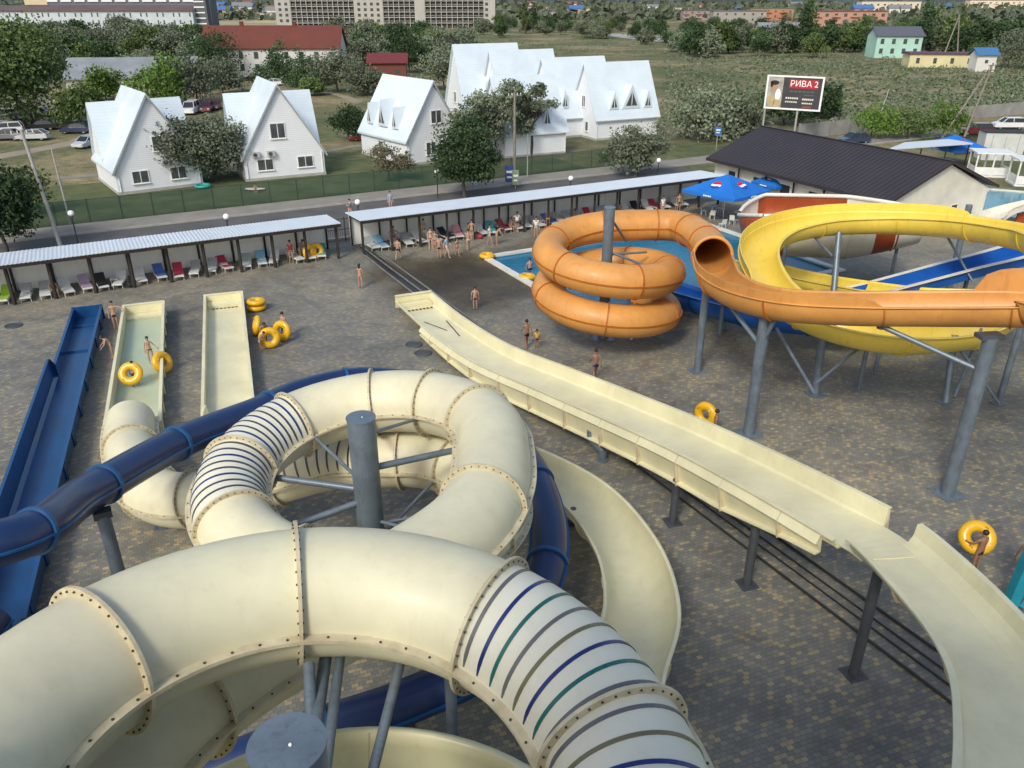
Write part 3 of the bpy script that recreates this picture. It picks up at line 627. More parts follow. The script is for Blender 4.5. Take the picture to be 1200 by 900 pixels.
PL = path(Lp, 0.35); frL = frames(PL); m = MB(); m.sweep(frL, shell(u_inner(0.9, 0.3), 0.05, 0.08, 0.05), 0, caps=False); m.build('half_pipe_section', M['rblue'], rootL)
for i in range(10, len(frL)-3, 10):
    P, T, Rt, U = frL[i]; m = MB(); m.sweep([(P-T*0.03, T, Rt, U), (P+T*0.03, T, Rt, U)], shell([(x*1.055, y*1.055 if y < 0 else y-0.09) for x, y in u_inner(0.9, 0.3)], 0.06), 0, smooth=False); m.build('joint_flange', M['blue'], rootL)
for i in (10, 26, 42):
    if i < len(frL): P = frL[i][0]; post(rootL, (P.x, P.y, max(0.1, P.z-0.9)), (P.x, P.y), 0.1)
# ================================================================== GROUND
def nodes_mat(name):
    m = bpy.data.materials.new(name); m.use_nodes = True; return m, m.node_tree.nodes, m.node_tree.links, m.node_tree.nodes['Principled BSDF']
def ramp(N, stops, interp='LINEAR'):
    r = N.new('ShaderNodeValToRGB'); r.color_ramp.interpolation = interp
    while len(r.color_ramp.elements) < len(stops): r.color_ramp.elements.new(0.5)
    for e, (p, c) in zip(r.color_ramp.elements, stops): e.position = p; e.color = (c[0], c[1], c[2], 1)
    return r
def noise(N, L, tc, scale, detail=4, rough=0.55):
    n = N.new('ShaderNodeTexNoise'); n.inputs['Scale'].default_value = scale; n.inputs['Detail'].default_value = detail; n.inputs['Roughness'].default_value = rough
    L.new(tc, n.inputs['Vector']); return n.outputs['Fac']
def mix(N, L, f, a, b, mode='MIX'):
    x = N.new('ShaderNodeMix'); x.data_type = 'RGBA'; x.blend_type = mode
    if hasattr(f, 'links') or hasattr(f, 'node'): L.new(f, x.inputs[0])
    else: x.inputs[0].default_value = f
    for s, v in ((6, a), (7, b)):
        if hasattr(v, 'node'): L.new(v, x.inputs[s])
        else: x.inputs[s].default_value = (v[0], v[1], v[2], 1)
    return x.outputs[2]
# paving
pav, N, L, b = nodes_mat('concrete_pavers')
tcn = N.new('ShaderNodeTexCoord'); tc = tcn.outputs['Object']
mp = N.new('ShaderNodeMapping'); mp.inputs['Rotation'].default_value = (0, 0, R_(-20)); L.new(tc, mp.inputs['Vector']); tv = mp.outputs['Vector']
def wob(v, amt, sc):
    nn = N.new('ShaderNodeTexNoise'); nn.inputs['Scale'].default_value = sc; L.new(v, nn.inputs['Vector'])
    sub = N.new('ShaderNodeVectorMath'); sub.operation = 'SUBTRACT'; L.new(nn.outputs['Color'], sub.inputs[0]); sub.inputs[1].default_value = (0.5, 0.5, 0.5)
    s2 = N.new('ShaderNodeVectorMath'); s2.operation = 'SCALE'; L.new(sub.outputs[0], s2.inputs[0]); s2.inputs['Scale'].default_value = amt
    ad = N.new('ShaderNodeVectorMath'); ad.operation = 'ADD'; L.new(v, ad.inputs[0]); L.new(s2.outputs[0], ad.inputs[1]); return ad.outputs[0]
tw = wob(tv, 0.06, 3.0)
br = N.new('ShaderNodeTexBrick'); L.new(tw, br.inputs['Vector']); br.inputs['Scale'].default_value = 1.0
br.inputs['Brick Width'].default_value = 0.21; br.inputs['Row Height'].default_value = 0.145; br.inputs['Mortar Size'].default_value = 0.007; br.inputs['Mortar Smooth'].default_value = 0.3
br.inputs['Color1'].default_value = (0, 0, 0, 1); br.inputs['Color2'].default_value = (1, 1, 1, 1); br.inputs['Mortar'].default_value = (0.5, 0.5, 0.5, 1); br.inputs['Bias'].default_value = 0
tone = ramp(N, [(0.0, (0.150, 0.156, 0.158)), (0.26, (0.180, 0.180, 0.174)), (0.46, (0.210, 0.203, 0.184)), (0.60, (0.162, 0.163, 0.160)), (0.77, (0.29, 0.25, 0.175)), (0.90, (0.21, 0.20, 0.18)), (0.97, (0.32, 0.28, 0.195))], 'CONSTANT')
L.new(br.outputs['Color'], tone.inputs['Fac'])
# the far paving is greyer: blend towards uniform grey with distance along n
sep = N.new('ShaderNodeSeparateXYZ'); L.new(tc, sep.inputs[0])
big = noise(N, L, tc, 0.11, 5, 0.6); mid = noise(N, L, tc, 0.7, 6, 0.65); fin = noise(N, L, tc, 9.0, 3)
mr = N.new('ShaderNodeMapRange'); L.new(sep.outputs['Y'], mr.inputs['Value']); mr.inputs['From Min'].default_value = 26; mr.inputs['From Max'].default_value = 52; mr.inputs['To Min'].default_value = 0.0; mr.inputs['To Max'].default_value = 0.38
c1 = mix(N, L, mr.outputs['Result'], tone.outputs['Color'], (0.200, 0.195, 0.180))
wr = ramp(N, [(0.30, (0.62, 0.63, 0.66)), (0.48, (0.95, 0.95, 0.95)), (0.70, (1.25, 1.18, 1.05))]); L.new(big, wr.inputs['Fac'])
c2 = mix(N, L, 1.0, c1, wr.outputs['Color'], 'MULTIPLY')
wr2 = ramp(N, [(0.32, (0.72, 0.72, 0.74)), (0.55, (1.0, 1.0, 1.0)), (0.72, (1.16, 1.12, 1.04))]); L.new(mid, wr2.inputs['Fac'])
c3 = mix(N, L, 1.0, c2, wr2.outputs['Color'], 'MULTIPLY')
mrt = ramp(N, [(0.0, (1, 1, 1)), (0.9, (0.45, 0.43, 0.40))]); L.new(br.outputs['Fac'], mrt.inputs['Fac'])
c4 = mix(N, L, 1.0, c3, mrt.outputs['Color'], 'MULTIPLY')
# damp patches round pool and run-outs; last two darken paving under the yellow slide
tw2_ = wob(tc, 5.0, 0.35); tw2_ = wob(tw2_, 1.2, 2.2)
for (px_, py_, rad_, dk) in ((555, 328, 7.5, (0.42, 0.37, 0.28)), (505, 318, 5.5, (0.52, 0.47, 0.38)), (215, 400, 3.8, (0.70, 0.72, 0.76)), (190, 375, 3.2, (0.66, 0.66, 0.68)), (640, 300, 5, (0.58, 0.53, 0.45)), (1010, 350, 7, (0.58, 0.58, 0.56)), (980, 410, 6, (0.72, 0.72, 0.70))):
    q_ = G(px_, py_); ds = N.new('ShaderNodeVectorMath'); ds.operation = 'DISTANCE'; L.new(tw2_, ds.inputs[0]); ds.inputs[1].default_value = (q_.x, q_.y, 0)
    mk = N.new('ShaderNodeMapRange'); L.new(ds.outputs['Value'], mk.inputs['Value']); mk.inputs['From Min'].default_value = rad_; mk.inputs['From Max'].default_value = rad_*0.55
    c4 = mix(N, L, 1.0, c4, mix(N, L, mk.outputs['Result'], (1, 1, 1), dk), 'MULTIPLY')
c4 = mix(N, L, 1.0, c4, (1.15, 1.13, 1.02), 'MULTIPLY'); L.new(c4, b.inputs['Base Color'])
rr = ramp(N, [(0.36, (0.42,)*3), (0.52, (0.75,)*3)]); L.new(mid, rr.inputs['Fac']); L.new(rr.outputs['Color'], b.inputs['Roughness'])
bp = N.new('ShaderNodeBump'); bp.inputs['Strength'].default_value = 0.5; bp.inputs['Distance'].default_value = 0.012
inv = N.new('ShaderNodeMath'); inv.operation = 'MULTIPLY_ADD'; L.new(br.outputs['Fac'], inv.inputs[0]); inv.inputs[1].default_value = -1; L.new(fin, inv.inputs[2]); L.new(inv.outputs[0], bp.inputs['Height']); L.new(bp.outputs['Normal'], b.inputs['Normal'])
# grass / steppe ground
grs, N, L, b = nodes_mat('grass_ground'); tc = N.new('ShaderNodeTexCoord').outputs['Object']
n1_ = noise(N, L, tc, 0.035, 6, 0.62); n2_ = noise(N, L, tc, 0.6, 6, 0.7); n3_ = noise(N, L, tc, 5.0, 4, 0.7)
g1 = ramp(N, [(0.26, (0.070, 0.090, 0.045)), (0.40, (0.11, 0.13, 0.065)), (0.50, (0.155, 0.155, 0.085)), (0.58, (0.25, 0.21, 0.13)), (0.72, (0.34, 0.29, 0.19))]); L.new(n1_, g1.inputs['Fac'])
g2 = ramp(N, [(0.3, (0.55, 0.6, 0.55)), (0.5, (1.0, 1.0, 1.0)), (0.72, (1.5, 1.38, 1.2))]); L.new(n2_, g2.inputs['Fac'])
g3 = ramp(N, [(0.3, (0.6, 0.62, 0.6)), (0.7, (1.3, 1.3, 1.25))]); L.new(n3_, g3.inputs['Fac'])
x = mix(N, L, 1.0, g1.outputs['Color'], g2.outputs['Color'], 'MULTIPLY'); x = mix(N, L, 1.0, x, g3.outputs['Color'], 'MULTIPLY'); L.new(x, b.inputs['Base Color']); b.inputs['Roughness'].default_value = 0.95
b.inputs['Specular IOR Level'].default_value = 0.15
bp = N.new('ShaderNodeBump'); bp.inputs['Strength'].default_value = 0.8; bp.inputs['Distance'].default_value = 0.15; L.new(n3_, bp.inputs['Height']); L.new(bp.outputs['Normal'], b.inputs['Normal'])
lawn = mat('lawn_grass', (0.115, 0.125, 0.060), 0.95, var=0.35, scale=0.35, dirt=(0.055, 0.075, 0.032), bump=0.6, bscale=12, spec=0.15)
asph = mat('asphalt_road', (0.105, 0.102, 0.098), 0.85, var=0.22, scale=0.35, bump=0.2, bscale=25)
path_m = mat('pale_footpath_concrete', (0.25, 0.235, 0.205), 0.85, var=0.15, scale=0.6)
dirt = mat('dirt_track', (0.30, 0.255, 0.19), 0.95, var=0.2, scale=0.25)
drygrass = mat('dry_trodden_grass', (0.125, 0.125, 0.060), 0.95, var=0.35, scale=0.2, dirt=(0.05, 0.07, 0.03), bump=0.6, bscale=8)
def sheet(name, pts, z, m, kind='structure'):
    mb = MB(); mb.add([(p[0], p[1], z) for p in pts], [tuple(range(len(pts)))], 0); o = mb.build(name, m); o['kind'] = kind; return o
mb = MB()
for (a0, a1, n0, n1x) in ((-6000, 26.2, -6000, 9000), (47.0, 6000, -6000, 9000), (26.2, 47.0, -6000, 38.5), (26.2, 47.0, 52.9, 9000)):
    mb.add([AN(a0, n0, -0.03), AN(a1, n0, -0.03), AN(a1, n1x, -0.03), AN(a0, n1x, -0.03)], [(0, 1, 2, 3)])
o = mb.build('ground', grs); o['kind'] = 'structure'
EX = -70; EY = 110
pl = [AN(-75, -60), AN(80, -60), AN(80, 62.9), AN(-75, 62.9)]
# pool cut out of the plaza: build plaza as a frame of four sheets in one mesh
pa0, pa1, pn0, pn1 = 26.2, 47.0, 38.5, 52.9
mb = MB()
for (a0, a1, n0, n1x) in ((-75, pa0, -60, 62.9), (pa1, 80, -60, 62.9), (pa0, pa1, -60, pn0), (pa0, pa1, pn1, 62.9)):
    mb.add([AN(a0, n0), AN(a1, n0), AN(a1, n1x), AN(a0, n1x)], [(0, 1, 2, 3)])
o = mb.build('plaza_paving', pav); o['kind'] = 'structure'
sheet('road', [AN(-400, 63.4), AN(62, 63.4), AN(62, 75.0), AN(-400, 75.0)], -0.02, asph)
mb = MB()
for (a0, a1) in ((-400, 120),): 
    c = AN((a0+a1)/2, 76.8); mb.box((c.x, c.y, 0.0), (a1-a0, 3.2, 0.2), RZ)
o = mb.build('footpath', path_m); o['kind'] = 'structure'
mb = MB(); c = AN(-140, 75.1); mb.box((c.x, c.y, 0.01), (520, 0.16, 0.26), RZ); o = mb.build('kerb', mat('kerb_concrete', (0.36, 0.35, 0.32), 0.8)); o['kind'] = 'structure'
mb = MB(); c = AN(-7, 63.1); mb.box((c.x, c.y, 0.05), (140, 0.3, 0.35), RZ); o = mb.build('kerb', MATS['kerb_concrete']); o['kind'] = 'structure'
sheet('lawn', [AN(-120, 78.5), AN(52, 78.5), AN(52, 97), AN(-120, 97)], -0.016, lawn)
# dirt tracks through the parking ground
def track(pts, w, m, z, name='dirt_track'):
    fr = frames(path([Vector(p) for p in pts], 2.0)); mb = MB(); vs = []
    for P, T, Rt, U in fr: vs += [P-Rt*w/2, P+Rt*w/2]
    vs = [(v[0], v[1], z) for v in vs]
    mb.add(vs, [(2*i, 2*i+1, 2*i+3, 2*i+2) for i in range(len(fr)-1)]); o = mb.build(name, m); o['kind'] = 'structure'
track([G(-60, 195), G(0, 183), G(50, 174), G(90, 166), G(135, 150), G(200, 138)], 3.2, dirt, -0.010)
track([G(65, 209), G(110, 205), G(130, 203)], 1.3, path_m, -0.008, 'garden_path')
track([G(340, 118), G(370, 108), G(400, 112), G(420, 120)], 2.0, dirt, -0.011)
track([G(376, 178), G(430, 170), G(480, 172)], 1.2, path_m, -0.009, 'garden_path')
track([G(700, 40), G(730, 41), G(775, 46), G(850, 52)], 22, mat('pale_gravel', (0.36, 0.35, 0.33), 0.9), -0.012, 'gravel_yard')
track([G(-60, 128), G(60, 120), G(180, 122), G(330, 110)], 16, mat('parking_earth', (0.20, 0.165, 0.115), 0.95, var=0.3, scale=0.15, dirt=(0.09, 0.095, 0.05)), -0.014, 'parking_ground')
track([G(520, 200), G(640, 180), G(760, 166), G(900, 150)], 5, mat('worn_lawn', (0.16, 0.125, 0.065), 0.95, var=0.4, scale=0.3, dirt=(0.06, 0.08, 0.035)), -0.012, 'worn_lawn')
# dry fields and hills far behind
sheet('dry_field', [G(590, 14), G(1300, 16), G(1300, 8.5), G(560, 9)], -0.01, mat('straw_field', (0.46, 0.40, 0.20), 0.95, var=0.3, scale=0.01))
sheet('dry_field', [G(215, 34), G(330, 34), G(330, 20), G(215, 20)], -0.01, mat('straw_slope', (0.38, 0.33, 0.19), 0.95, var=0.3, scale=0.02))
mb = MB(); vs = []; nh = 90
for i in range(nh+1):
    X = -3200+7600*i/nh; h = 20+26*(0.5+0.5*math.sin(i*0.31+1))+14*math.sin(i*0.83)+10*random.random()
    if X < -50: h *= 0.5
    vs += [(X, 2350, -0.5), (X, 2750+120*math.sin(i), max(6, h*1.0)), (X, 3300, -0.5)]
mb.add(vs, [(3*i+k, 3*i+3+k, 3*i+4+k, 3*i+1+k) for i in range(nh) for k in (0, 1)], 0, True)
o = mb.build('hills', mat('far_wooded_hills', (0.055, 0.075, 0.085), 0.95, var=0.35, scale=0.006)); o['kind'] = 'structure'
# ------------------------------------------------------------------ pool
water, N, L, b = nodes_mat('pool_water'); b.inputs['Base Color'].default_value = (0.012, 0.17, 0.30, 1); b.inputs['Roughness'].default_value = 0.06; b.inputs['Alpha'].default_value = 0.8
tc = N.new('ShaderNodeTexCoord').outputs['Object']; nn = noise(N, L, tc, 2.2, 4, 0.6); bp = N.new('ShaderNodeBump'); bp.inputs['Strength'].default_value = 0.5; bp.inputs['Distance'].default_value = 0.08; L.new(nn, bp.inputs['Height']); L.new(bp.outputs['Normal'], b.inputs['Normal'])
tile = bpy.data.materials.new('blue_pool_tile'); tile.use_nodes = True; N = tile.node_tree.nodes; L = tile.node_tree.links; b = N['Principled BSDF']
tb = N.new('ShaderNodeTexBrick'); tb.inputs['Scale'].default_value = 2.0; tb.inputs['Color1'].default_value = (0.02, 0.20, 0.34, 1); tb.inputs['Color2'].default_value = (0.03, 0.25, 0.38, 1); tb.inputs['Mortar'].default_value = (0.3, 0.55, 0.65, 1)
L.new(N.new('ShaderNodeTexCoord').outputs['Object'], tb.inputs['Vector']); L.new(tb.outputs['Color'], b.inputs['Base Color'])
def pool(name, a0, a1, n0, n1x, label, depth=1.1, rim=0.12):
    c = AN((a0+a1)/2, (n0+n1x)/2); root = thing(name, label, 'pool', c, RZ)
    mb = MB()
    P = [AN(a0, n0), AN(a1, n0), AN(a1, n1x), AN(a0, n1x)]
    lo = [p+Vector((0, 0, -depth)) for p in P]; mb.add(P+lo, [(4, 5, 6, 7), (0, 1, 5, 4), (1, 2, 6, 5), (2, 3, 7, 6), (3, 0, 4, 7)]); mb.build('basin', tile, root)
    mb = MB()
    for (x0, x1, y0, y1) in ((a0-0.55, a1+0.55, n1x, n1x+0.55), (a0-0.55, a1+0.55, n0-0.55, n0), (a0-0.55, a0, n0, n1x), (a1, a1+0.55, n0, n1x)):
        c_ = AN((x0+x1)/2, (y0+y1)/2, rim/2+0.01); mb.box(c_, (x1-x0-0.004, y1-y0, rim), RZ)
    mb.build('coping', M['white'], root)
    mb = MB(); mb.add([AN(a0+0.002, n0+0.002, -0.06), AN(a1-0.002, n0+0.002, -0.06), AN(a1-0.002, n1x-0.002, -0.06), AN(a0+0.002, n1x-0.002, -0.06)], [(0, 1, 2, 3)]); mb.build('water', water, root)
    return root
pool('landing_pool', pa0, pa1, pn0, pn1, 'bright blue landing pool with white coping under the orange coil')
# second pool: on the paving, top right (raised basin)
c2_ = G(1180, 241)
root = thing('raised_pool', 'square teal pool with pale rim beyond the dark roofed building at the right edge', 'pool', (c2_.x, c2_.y, 0), RZ)
P4 = [G(1125, 243, 0.45), G(1195, 256, 0.45), G(1290, 232, 0.45), G(1160, 221, 0.45)]
cc = sum(P4, Vector())/4
mb = MB()
for i in range(4):
    p, q = P4[i], P4[(i+1) % 4]; mb.bar(Vector((p.x, p.y, 0.23)), Vector((q.x, q.y, 0.23)), 0.35, 0.5)
mb.build('pool_rim', M['white'], root)
mb = MB(); mb.add([cc+(p-cc)*0.99+Vector((0, 0, -0.1)) for p in P4], [(0, 1, 2, 3)]); mb.build('water', mat('teal_pool_water', (0.06, 0.24, 0.30), 0.08, var=0.1), root)
# drainage rails / pipes on the paving
dr = mat('wet_dark_channel', (0.03, 0.03, 0.032), 0.35, var=0.2, scale=2)
pr = mat('old_grey_pipe', (0.16, 0.16, 0.155), 0.5, var=0.2, scale=2)
def ground_pipe(pts, r, m, label, name='ground_pipe', cat='pipe', group=None):
    mb = MB(); P = [Vector(p) for p in pts]
    for i in range(len(P)-1): mb.cyl(P[i]+Vector((0, 0, r+0.01)), P[i+1]+Vector((0, 0, r+0.01)), r, n=8)
    o = mb.build(name, m, loc=P[0]); tag(o, label, cat, group); return o
d0, d1 = G(800, 570), G(1130, 812)
dirp = (d1-d0).normalized(); side = Vector((dirp.y, -dirp.x, 0))
lab = ['outermost black pipe lying on paving beneath the wide cream chute', 'second thin black pipe lying on paving beneath the wide cream chute', 'third thin black pipe lying on paving beneath the wide cream chute', 'innermost black pipe lying on paving nearest the bottom of the picture']
for i, off in enumerate((-0.75, -0.25, 0.15, 0.7)):
    a_ = d0-dirp*3+side*off; ground_pipe([a_, d1+dirp*7+side*off], 0.05 if i in (0, 3) else 0.035, MATS['wet_dark_channel'], lab[i], group='pipes along the ground')
e0, e1 = G(432, 296), G(560, 392)
dd = (e1-e0).normalized(); sd = Vector((dd.y, -dd.x, 0))
mb = MB(); mb.box(((e0+e1)/2+Vector((0, 0, 0.008))), ((e1-e0).length+6, 0.75, 0.016), math.atan2(dd.y, dd.x)); o = mb.build('drain_channel', dr, loc=e0); tag(o, 'dark wet drain channel running from the shelters to the cream chute end', 'drain')
for i, off in enumerate((-0.62, 0.0, 0.62)):
    ground_pipe([e0+sd*off-dd*2, e1+dd*3+sd*off], 0.07, pr, ['grey kerb rail along the left edge of the wet drain channel', 'grey kerb rail down the middle of the wet drain channel', 'grey kerb rail along the right edge of the wet drain channel'][i], 'drain_rail', 'rail', 'rails of the drain channel')
for (px, py, l) in ((485, 404, 'dark round manhole cover, nearer the top of the cream chute end'), (496, 414, 'dark round manhole cover, the lower one of two left of the cream chute'), (16, 382, 'faint round manhole cover left of the blue trough')):
    q = G(px, py); mb = MB(); mb.cyl((q.x, q.y, 0.0), (q.x, q.y, 0.03), 0.42, n=24); mb.torus((q.x, q.y, 0.02), (0, 0, 1), 0.46, 0.04, 24, 6); o = mb.build('manhole_cover', M['steeld'], loc=q); tag(o, l, 'manhole cover')
# ================================================================== SHELTERS
roofm = mat('pale_corrugated_roof', (0.56, 0.62, 0.68), 0.4, var=0.05, scale=0.8)
darkw = mat('dark_brown_timber', (0.022, 0.018, 0.016), 0.6, var=0.3, scale=2)
wallw = mat('white_shelter_panel', (0.84, 0.85, 0.83), 0.6, var=0.05, scale=0.7)
def shelter(a0, a1, label, bays, nf=58.2, side_wall=False):
    c = AN(a0, nf); root = thing('shade_shelter', label, 'shelter', c, RZ, 'shade shelters')
    nb = 61.2; hf = 2.75; hb = 2.55
    # corrugated roof slab
    mb = MB(); n_ = int((a1-a0)/0.12)*1; ws = []
    for i in range(n_+1):
        a = a0-0.2+(a1-a0+0.4)*i/n_; dz = 0.03*(i % 2)
        p = AN(a, nf-0.55, hf+dz+0.06); q = AN(a, nb+0.25, hb+dz+0.06); ws += [p, q, q-Vector((0, 0, 0.05)), p-Vector((0, 0, 0.05))]
    fs = [(4*i+j, 4*i+4+j, 4*i+4+(j+1) % 4, 4*i+(j+1) % 4) for i in range(n_) for j in range(4)]+[(0, 1, 2, 3), (4*n_, 4*n_+1, 4*n_+2, 4*n_+3)]
    mb.add(ws, fs, 0, False); mb.build('roof', roofm, root)
    mb = MB(); mb.bar(AN(a0-0.2, nf-0.5, hf-0.1), AN(a1+0.2, nf-0.5, hf-0.1), 0.08, 0.22); mb.build('front_beam', darkw, root)
    mb = MB(); mb.bar(AN(a0, nb, 1.25), AN(a1, nb, 1.25), 0.06, 2.44)
    k = int((a1-a0)/1.2)
    for i in range(k+1): mb.bar(AN(a0+(a1-a0)*i/k, nb-0.04, 0.05), AN(a0+(a1-a0)*i/k, nb-0.04, 2.4), 0.025, 0.03)
    mb.build('back_wall', wallw, root)
    for i in range(bays+1):
        a = a0+0.05+(a1-a0-0.1)*i/bays
        mb = MB(); mb.bar(AN(a, nf, 0), AN(a, nf, hf-0.12), 0.18, 0.18); mb.build('front_post', darkw, root)
        if i < bays or True:
            mb = MB(); mb.bar(AN(a, nb-0.15, 0), AN(a, nb-0.15, hb-0.02), 0.13, 0.13); mb.bar(AN(a, nf, hf-0.2), AN(a, nb-0.15, hb-0.1), 0.1, 0.14); mb.build('rear_post', darkw, root)
    return root
shelter(-12.6, 16.1, 'long shade shelter at left with pale ribbed roof and a row of grey loungers', 12)
shelter(18.0, 53.2, 'longer shade shelter at right whose pale roof ends behind the blue parasol', 15)
# dark mesh park fence behind the shelters
blackm = mat('black_fence_metal', (0.02, 0.02, 0.022), 0.5, var=0.1)
def mesh_fence(name, label, a0, a1, n, h, m, pitch, post_m, post_every=2.5, horiz=3, r=0.012, group=None, wire_h=0.0):
    c = AN(a0, n); root = thing(name, label, 'fence', c, RZ, group)
    mb = MB(); k = int((a1-a0)/pitch)
    for i in range(k+1):
        a = a0+i*pitch; mb.bar(AN(a, n, 0.08), AN(a, n, h), r, r)
    for j in range(horiz): z = 0.15+(h-0.2)*j/(horiz-1); mb.bar(AN(a0, n, z), AN(a1, n, z), r*2, r*2)
    mb.build('mesh_panel', m, root)
    mb = MB(); k = int((a1-a0)/post_every)
    for i in range(k+1): mb.bar(AN(a0+i*post_every, n, 0), AN(a0+i*post_every, n, h+0.1), 0.06, 0.06)
    o = mb.build('fence_posts', post_m, root); o['kind'] = 'stuff'
    return root
mesh_fence('park_fence', 'black metal bar fence between the shelters and the road', -60, 53, 62.6, 1.9, blackm, 0.16, blackm, 2.6, 3, 0.018)
# green see-through fence round the cottages: woven net sheet
net = bpy.data.materials.new('green_net'); net.use_nodes = True; b = net.node_tree.nodes['Principled BSDF']; b.inputs['Base Color'].default_value = (0.02, 0.075, 0.055, 1); b.inputs['Roughness'].default_value = 0.6; b.inputs['Alpha'].default_value = 0.26
def net_fence(label, a0, a1, n, h=2.1, nm='net_fence'):
    c = AN(a0, n); root = thing(nm, label, 'fence', c, RZ)
    mb = MB(); p = AN(a0, n); q = AN(a1, n); mb.box(((p.x+q.x)/2, (p.y+q.y)/2, h/2+0.05), ((a1-a0), 0.012, h-0.1), RZ); mb.build('net_panel', net, root)
    k = int((a1-a0)/2.6)
    for i in range(k+1):
        mb = MB(); mb.bar(AN(a0+i*2.6, n-0.04, 0), AN(a0+i*2.6, n-0.04, h+0.08), 0.06, 0.06); mb.build('fence_post', mat('green_post', (0.012, 0.05, 0.035), 0.5, var=0.1), root)
    mb = MB(); mb.bar(AN(a0, n, h), AN(a1, n, h), 0.03, 0.03); mb.build('top_rail', MATS['green_post'], root)
net_fence('long green net fence in front of the white cottages beside the footpath', -52, 58, 78.5)
# concrete panel wall behind the billboard
cw = mat('grey_concrete_panel', (0.30, 0.30, 0.285), 0.85, var=0.2, scale=0.5)
wp = [G(935, 163), G(1010, 155), G(1100, 143), G(1210, 133)]
root = thing('concrete_wall', 'grey concrete panel wall running behind the billboard to the right edge', 'wall', wp[0])
mb = MB()
for i in range(3):
    p, q = wp[i], wp[i+1]; mb.bar(Vector((p.x, p.y, 1.0)), Vector((q.x, q.y, 1.0)), 0.12, 2.0)
    n_ = int((q-p).length/3)
    for k in range(n_+1):
        r = p.lerp(q, k/n_); mb.box((r.x, r.y, 1.05), (0.22, 0.22, 2.1), 0.3)
mb.build('wall_panels', cw, root)
# ================================================================== COTTAGES
siding, N, L, b = nodes_mat('white_siding'); tc = N.new('ShaderNodeTexCoord').outputs['Object']
wv = N.new('ShaderNodeTexWave'); wv.wave_type = 'BANDS'; wv.bands_direction = 'Z'; wv.inputs['Scale'].default_value = 1.6; L.new(tc, wv.inputs['Vector'])
rp = ramp(N, [(0.0, (0.60, 0.63, 0.66)), (0.10, (0.76, 0.79, 0.82)), (1.0, (0.78, 0.81, 0.84))]); L.new(wv.outputs['Fac'], rp.inputs['Fac']); nn = noise(N, L, tc, 0.8, 5); r2_ = ramp(N, [(0.3, (0.94, 0.94, 0.95)), (0.7, (1.0, 1.0, 1.0))]); L.new(nn, r2_.inputs['Fac'])
L.new(mix(N, L, 1.0, rp.outputs['Color'], r2_.outputs['Color'], 'MULTIPLY'), b.inputs['Base Color']); b.inputs['Roughness'].default_value = 0.5
croof, N, L, b = nodes_mat('pale_blue_metal_roof'); tc = N.new('ShaderNodeTexCoord').outputs['Object']; nn = noise(N, L, tc, 0.5, 4); rp = ramp(N, [(0.3, (0.56, 0.64, 0.70)), (0.7, (0.63, 0.71, 0.77))]); L.new(nn, rp.inputs['Fac']); L.new(rp.outputs['Color'], b.inputs['Base Color']); b.inputs['Roughness'].default_value = 0.35
wv = N.new('ShaderNodeTexWave'); wv.wave_type = 'BANDS'; wv.bands_direction = 'Y'; wv.inputs['Scale'].default_value = 2.2; L.new(tc, wv.inputs['Vector']); bp = N.new('ShaderNodeBump'); bp.inputs['Strength'].default_value = 0.25; bp.inputs['Distance'].default_value = 0.03; L.new(wv.outputs['Fac'], bp.inputs['Height']); L.new(bp.outputs['Normal'], b.inputs['Normal'])
glassd = mat('dark_window_glass', (0.035, 0.045, 0.05), 0.12, var=0.4, scale=1.2, dirt=(0.10, 0.11, 0.11))
wframe = mat('white_window_frame', (0.75, 0.76, 0.76), 0.4, var=0)
ac_m = mat('ac_grey', (0.45, 0.46, 0.45), 0.5, var=0.1)
def loc_basis(origin, ang):
    ca, sa = math.cos(ang), math.sin(ang)
    return lambda x, y, z: Vector((origin[0]+x*ca-y*sa, origin[1]+x*sa+y*ca, z))
def gable(mbw, mbr, T, x0, x1, y0, y1, eave, ridge, axis, over=0.35, th=0.12, mi=0, wall_in=0.0):
    """house block: x0..x1, y0..y1; ridge runs along axis"""
    if axis == 'y':
        xm = (x0+x1)/2
        if mbw: mbw.prism([T(x0, y0, 0), T(x1, y0, 0), T(x1, y0, eave), T(xm, y0, ridge-0.12), T(x0, y0, eave)], T(x0, y1, 0)-T(x0, y0, 0))
        s = (ridge-eave)/(xm-x0)
        for sg, xe in ((-1, x0), (1, x1)):
            oe = xe+sg*over; ze = eave-s*over
            nrm = 1/math.sqrt(1+s*s)
            mbr.prism([T(xm, y0-over, ridge), T(oe, y0-over, ze), T(oe+sg*0.0, y0-over, ze+th/nrm), T(xm, y0-over, ridge+th/nrm)], T(0, y1+over, 0)-T(0, y0-over, 0), mi)
    else:
        ym = (y0+y1)/2
        if mbw: mbw.prism([T(x0, y0, 0), T(x0, y1, 0), T(x0, y1, eave), T(x0, ym, ridge-0.12), T(x0, y0, eave)], T(x1, y0, 0)-T(x0, y0, 0))
        s = (ridge-eave)/(ym-y0)
        for sg, ye in ((-1, y0), (1, y1)):
            oe = ye+sg*over; ze = eave-s*over; nrm = 1/math.sqrt(1+s*s)
            mbr.prism([T(x0-over, ym, ridge), T(x0-over, oe, ze), T(x0-over, oe, ze+th/nrm), T(x0-over, ym, ridge+th/nrm)], T(x1+over, 0, 0)-T(x0-over, 0, 0), mi)
